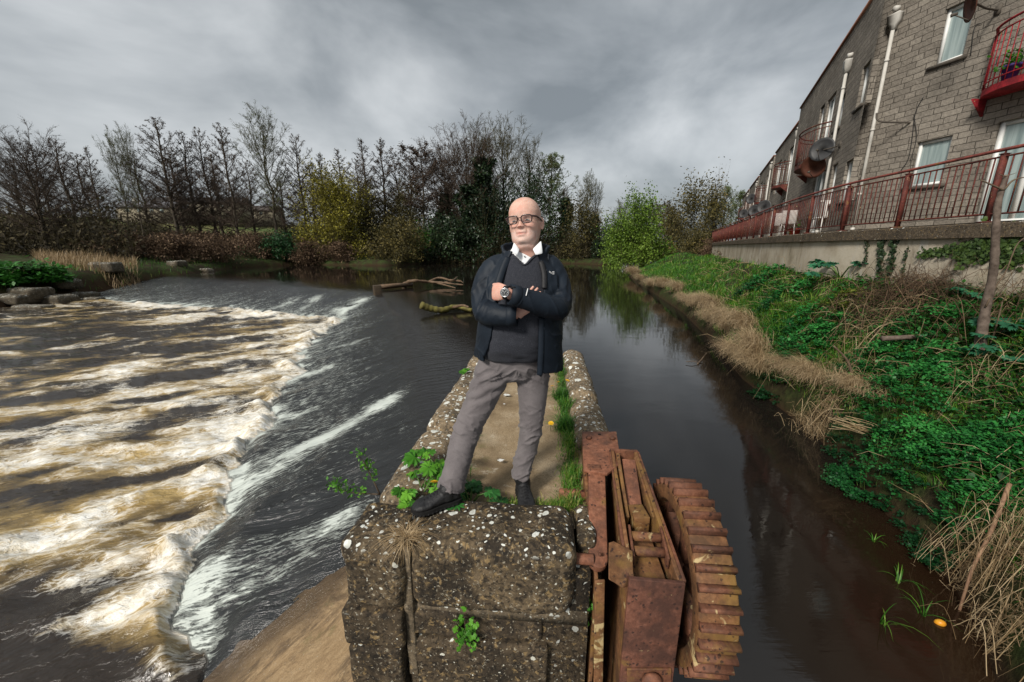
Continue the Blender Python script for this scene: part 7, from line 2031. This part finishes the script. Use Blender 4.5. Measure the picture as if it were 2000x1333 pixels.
# brambles: tangles of arching brown canes
def tangle(px, py, r, h, n, label, mat=M_brn, rad=.006, name='bramble', cat='bramble', group=None, q=None, seed=None):
    q = q or on_ground(px, py); g = np.random.default_rng(seed or int(px + 3 * py)); o = MB()
    for k in range(n):
        a = g.uniform(0, 2 * math.pi); b0 = np.array([q.x + g.normal(0, r * .5), q.y + g.normal(0, r * .5), 0])
        b0[2] = gh(b0[0], b0[1])
        L = r * g.uniform(.5, 1.4); d = np.array([math.cos(a), math.sin(a), 0])
        e = b0 + d * L; e[2] = max(gh(e[0], e[1]), -1.4) + h * g.uniform(0, .5)
        m_ = (b0 + e) / 2 + np.array([0, 0, h * g.uniform(.4, 1.3)]) + g.normal(0, r * .08, 3)
        o.tube(spline([b0, m_, e], 9), rad * g.uniform(.4, 1.2) * np.linspace(1, .5, 9), 4, cap=False, tint=g.uniform(0, 1))
    n2 = n * 12
    P = np.c_[q.x + g.normal(0, r * .5, n2), q.y + g.normal(0, r * .5, n2)]; P = np.c_[P, np.maximum(ground_h(P), -1.4) + np.abs(g.normal(0, h * .45, n2))]
    E_ = P + unit(g.normal(0, 1, (n2, 3))) * (r * g.uniform(.08, .35, n2))[:, None]
    twigs(o, P, (P + E_) / 2 + g.normal(0, r * .02, (n2, 3)), E_, rad * .45, g.uniform(0, 1, n2))
    return tag(o.build(name, mat), label, cat, group)
tangle(1465, 505, 1.5, .8, 110, 'brown dead bramble mass at the wall foot near the railing end', rad=.010)
tangle(1560, 525, 1.1, .7, 100, 'brown bramble mass left of the large hogweed', rad=.008)
tangle(1740, 590, .8, .45, 110, 'dense brown bramble tangle below the trailing wall ivy', rad=.006)
tangle(1830, 575, .7, .4, 90, 'red brown bramble tangle against the wall left of the sapling', rad=.005)
tangle(1700, 660, .6, .35, 22, 'pale dead stalk tangle in the middle of the slope', M_dry, .005)
tangle(1640, 735, .4, .3, 34, 'straw tangle around the bent brown stick', M_dry, .005)
tangle(1900, 760, .5, .3, 26, 'dry straw litter under the bare sapling', M_dry, .004)
tangle(1960, 1090, .30, .42, 110, 'pale dead vine tangle hanging at the lower right edge', M_dry, .0032)
tangle(1990, 1230, .22, .25, 60, 'lower tangle of dead vines in the right corner', M_dry, .003)
tangle(1620, 800, .42, .22, 90, 'flattened straw heap on the bank edge below the bent stick', M_dry, .004)
tangle(1950, 620, .6, .5, 40, 'thin dark bramble canes by the wall at the right edge', M_brn, .005)
# lying reeds
q = on_ground(1690, 850); mb = MB()
for k in range(26):
    a0 = at(1640 + rnd.uniform(-25, 25), 822 + rnd.uniform(-10, 16), q.y + rnd.uniform(-.1, .2)); a1 = at(1755 + rnd.uniform(-30, 10), 858 + rnd.uniform(-14, 14), q.y - .15 + rnd.uniform(-.1, .15))
    mb.tube(spline([list(a0), list((a0 + a1) / 2 + Vector((0, 0, rnd.uniform(0, .05)))), list(a1)], 6), .004, 4, cap=False, tint=rnd.uniform(.3, 1))
tag(mb.build('dead_reeds', M_dry), 'sheaf of pale dead reed stalks lying on the bank edge', 'reeds')
# sapling with cut top, sticks, fallen log
q = on_ground(1912, 690); Ys = q.y
sp = empty('bare_sapling', q, 0, 'thin bare sapling with peeling grey bark in front of the railing', 'sapling')
mb = MB(); mb.tube(spline([list(at(1912, 692, Ys)), list(at(1924, 610, Ys + .02)), list(at(1940, 530, Ys)), list(at(1945, 450, Ys - .02)), list(at(1950, 395, Ys)), list(at(1965, 342, Ys))], 40), np.interp(np.linspace(0, 1, 40), [0, .2, .7, 1], [.07, .05, .036, .02]) * (1 + .06 * rng.normal(0, 1, 40)), 10)
M_sap = simple('peeling_bark', (.05, .035, .026), (.17, .13, .105), 12, .85, .5, 30)
mb.build('trunk', M_sap, sp, True)
for pth, r in [([(1960, 372), (1938, 362), (1915, 352)], .012), ([(1962, 370), (1980, 352), (2010, 345)], .012), ([(1925, 600), (1945, 560), (1965, 530), (1985, 480), (2005, 462)], .01), ([(1963, 345), (1950, 340)], .006), ([(1964, 345), (1985, 338)], .005), ([(1930, 690), (1945, 640), (1958, 590)], .012)]:
    mb = MB(); mb.tube(spline([list(at(x, y, Ys - .02)) for x, y in pth], 12), np.linspace(r, r * .5, 12), 6); mb.build('branch', M_twig, sp, True)
def stick(name, pts, r, mat, label, Yd=None):
    mb = MB(); P = []
    for x, y, dY in pts: P.append(list(at(x, y, Yd + dY)))
    mb.tube(spline(P, 20), np.linspace(r, r * .6, 20), 8); return tag(mb.build(name, mat, None, True), label, 'stick')
q = on_ground(1790, 675); stick('fallen_log', [(1722, 662, .1), (1790, 658, .0), (1842, 656, -.1)], .042, M_sap, 'short grey fallen log lying across the bramble slope', q.y)
q = on_ground(1665, 745); stick('bent_stick', [(1668, 748, 0), (1655, 705, .02), (1628, 676, .05)], .022, M_twig, 'bent dark brown stick leaning from the straw tangle', q.y)
stick('broken_stick', [(1972, 945, .25), (1935, 1040, .1), (1900, 1110, 0), (1870, 1205, -.1)], .016, simple('red_brown_stick', (.16, .085, .05), (.28, .17, .10)), 'long broken reddish stick leaning over the dead vines, lower right', 2.75)
stick('dead_cane', [(1600, 700, 0), (1700, 660, .3), (1790, 610, .7), (1850, 560, 1.0)], .009, M_brn, 'long thin brown cane slanting across the slope', on_ground(1600, 700).y)
# reeds standing in the shallow water and a floating yellow fruit
for px, py, lb, s in [(1706, 1062, 'upper small reed shoot in the brown shallows', .75), (1722, 1222, 'low splayed reed shoot left of the floating fruit', 1.0), (1800, 1205, 'tallest green reed shoot just left of the floating fruit', 1.15), (1752, 1140, 'pair of upright reed blades in the brown shallows', .9), (1925, 1215, 'green blades at the water edge under the dead vines', .8)]:
    mb = MB(); n = 9; p0 = np.array(gz(px, py, -1.52)); blades(mb, p0 + np.c_[rng.normal(0, .012, (n, 2)), np.zeros(n)], s * rng.uniform(.16, .34, n), rng.uniform(.3, 1.1, n), np.full(n, .011), np.clip(rng.normal(.45, .2, n), 0, 1), .75, 5)
    tag(mb.build('reed_shoot', M_grass), lb, 'reed')
fr = empty('floating_fruit', gz(1837, 1217, -1.5), 0, 'yellow fruit floating in the shallow brown water', 'fruit')
mb = MB(); prof_ = [(r_ * .8, z_ * .8) for r_, z_ in [(0, -.05), (.012, -.048), (.027, -.033), (.034, -.008), (.033, .012), (.022, .034), (.008, .043), (.003, .040), (0, .038)]]
mb.lathe(prof_, 20, 'z', gz(1837, 1217, -1.49), Matrix.Rotation(1.25, 4, 'Y') @ Matrix.Rotation(.4, 4, 'X')); mb.build('skin', simple('yellow_red_skin', (.62, .36, .02), (.55, .13, .02), 14, .35, 0), fr, True)
mb = MB(); c0 = gz(1837, 1217, -1.49); mb.tube([list(c0 + Vector((.035, 0, .012))), list(c0 + Vector((.045, .004, .02)))], .003, 5); mb.build('stalk', M_twig, fr)
# ivy on the retaining wall
def wallpt(az, z, off=.0):
    s = arc_at_az(az); p_, d_ = along(RC, s); nn = np.array([d_[1], -d_[0]]); q = p_ + nn * (.035 - off); return Vector((q[0], q[1], z))
def ivy_strand(pts, n, wdt, label, mat=M_ivy, size=.05):
    P = spline([list(wallpt(az2(px, py), CAMZ + el2(px, py) * wallpt(az2(px, py), 0).y, .01)) for px, py in pts], 40)
    mb, lm = MB(), MB(); mb.tube(P, .006, 5)
    i_ = rng.integers(0, 40, n); pos = P[i_] + rng.normal(0, 1, (n, 3)) * np.array([.01, wdt, wdt]) + np.array([-.03, 0, 0]) * rng.uniform(0, 1.6, (n, 1))
    for a in range(n): lobed_leaf(lm, pos[a], (rng.normal(0, .2), rng.normal(0, 1), rng.normal(-.4, .6)), (-1, rng.normal(0, .3), .35), size * rng.uniform(.45, .9), 3, rng.uniform(.2, 1), .35)
    o = empty('ivy', P[0], 0, label, 'ivy'); mb.build('stem', M_twig, o); lm.build('foliage', mat, o)
M_ivyg = leafmat('wall_ivy', [(0, (.012, .03, .008)), (1, (.06, .10, .02))], .5, .15)
ivy_strand([(1722, 468), (1720, 500), (1716, 540)], 110, .035, 'left one of two thick ivy strands hanging down the pale wall')
ivy_strand([(1746, 468), (1742, 505), (1732, 545)], 130, .05, 'right one of two thick ivy strands hanging down the pale wall')
ivy_strand([(1693, 470), (1690, 510)], 36, .015, 'thin ivy strand left of the two thick ones', size=.04)
ivy_strand([(1773, 482), (1764, 520), (1758, 545)], 40, .015, 'thin ivy strand right of the two thick ones', size=.04)
ivy_strand([(1800, 494), (1840, 492), (1870, 490), (1890, 486)], 190, .05, 'ivy growing sideways along the wall left of the sapling', M_ivyg)
ivy_strand([(1885, 500), (1905, 488), (1925, 480), (1935, 470)], 260, .10, 'bushy ivy patch under the coping behind the sapling', M_ivyg, .06)
ivy_strand([(1950, 485), (1970, 490), (1985, 505)], 220, .10, 'ivy patch right of the sapling on the wall', M_ivyg, .06)
# a bird far off
bd = MB(); c0 = at(1275, 380, 90)
bd.tube([list(c0 + Vector((-.35, 0, 0))), list(c0), list(c0 + Vector((.3, 0, .03)))], [.03, .09, .03], 8)
bird = bd.build('bird', simple('bird_dark', (.01, .01, .01), (.02, .02, .02)), None, True); tag(bird, 'tiny dark bird flying over the far trees', 'bird')
for s_ in (-1, 1):
    mb = MB(); mb.loft(np.array([[list(c0 + Vector((x, s_ * y, z_))) for x in (-.14 * f, .14 * f)] for y, z_, f in ((.05, .02, 1), (.4, .16, .9), (.75, .1, .2))]), close=False, cap=False); mb.build('wing', bird.data.materials[0], bird)
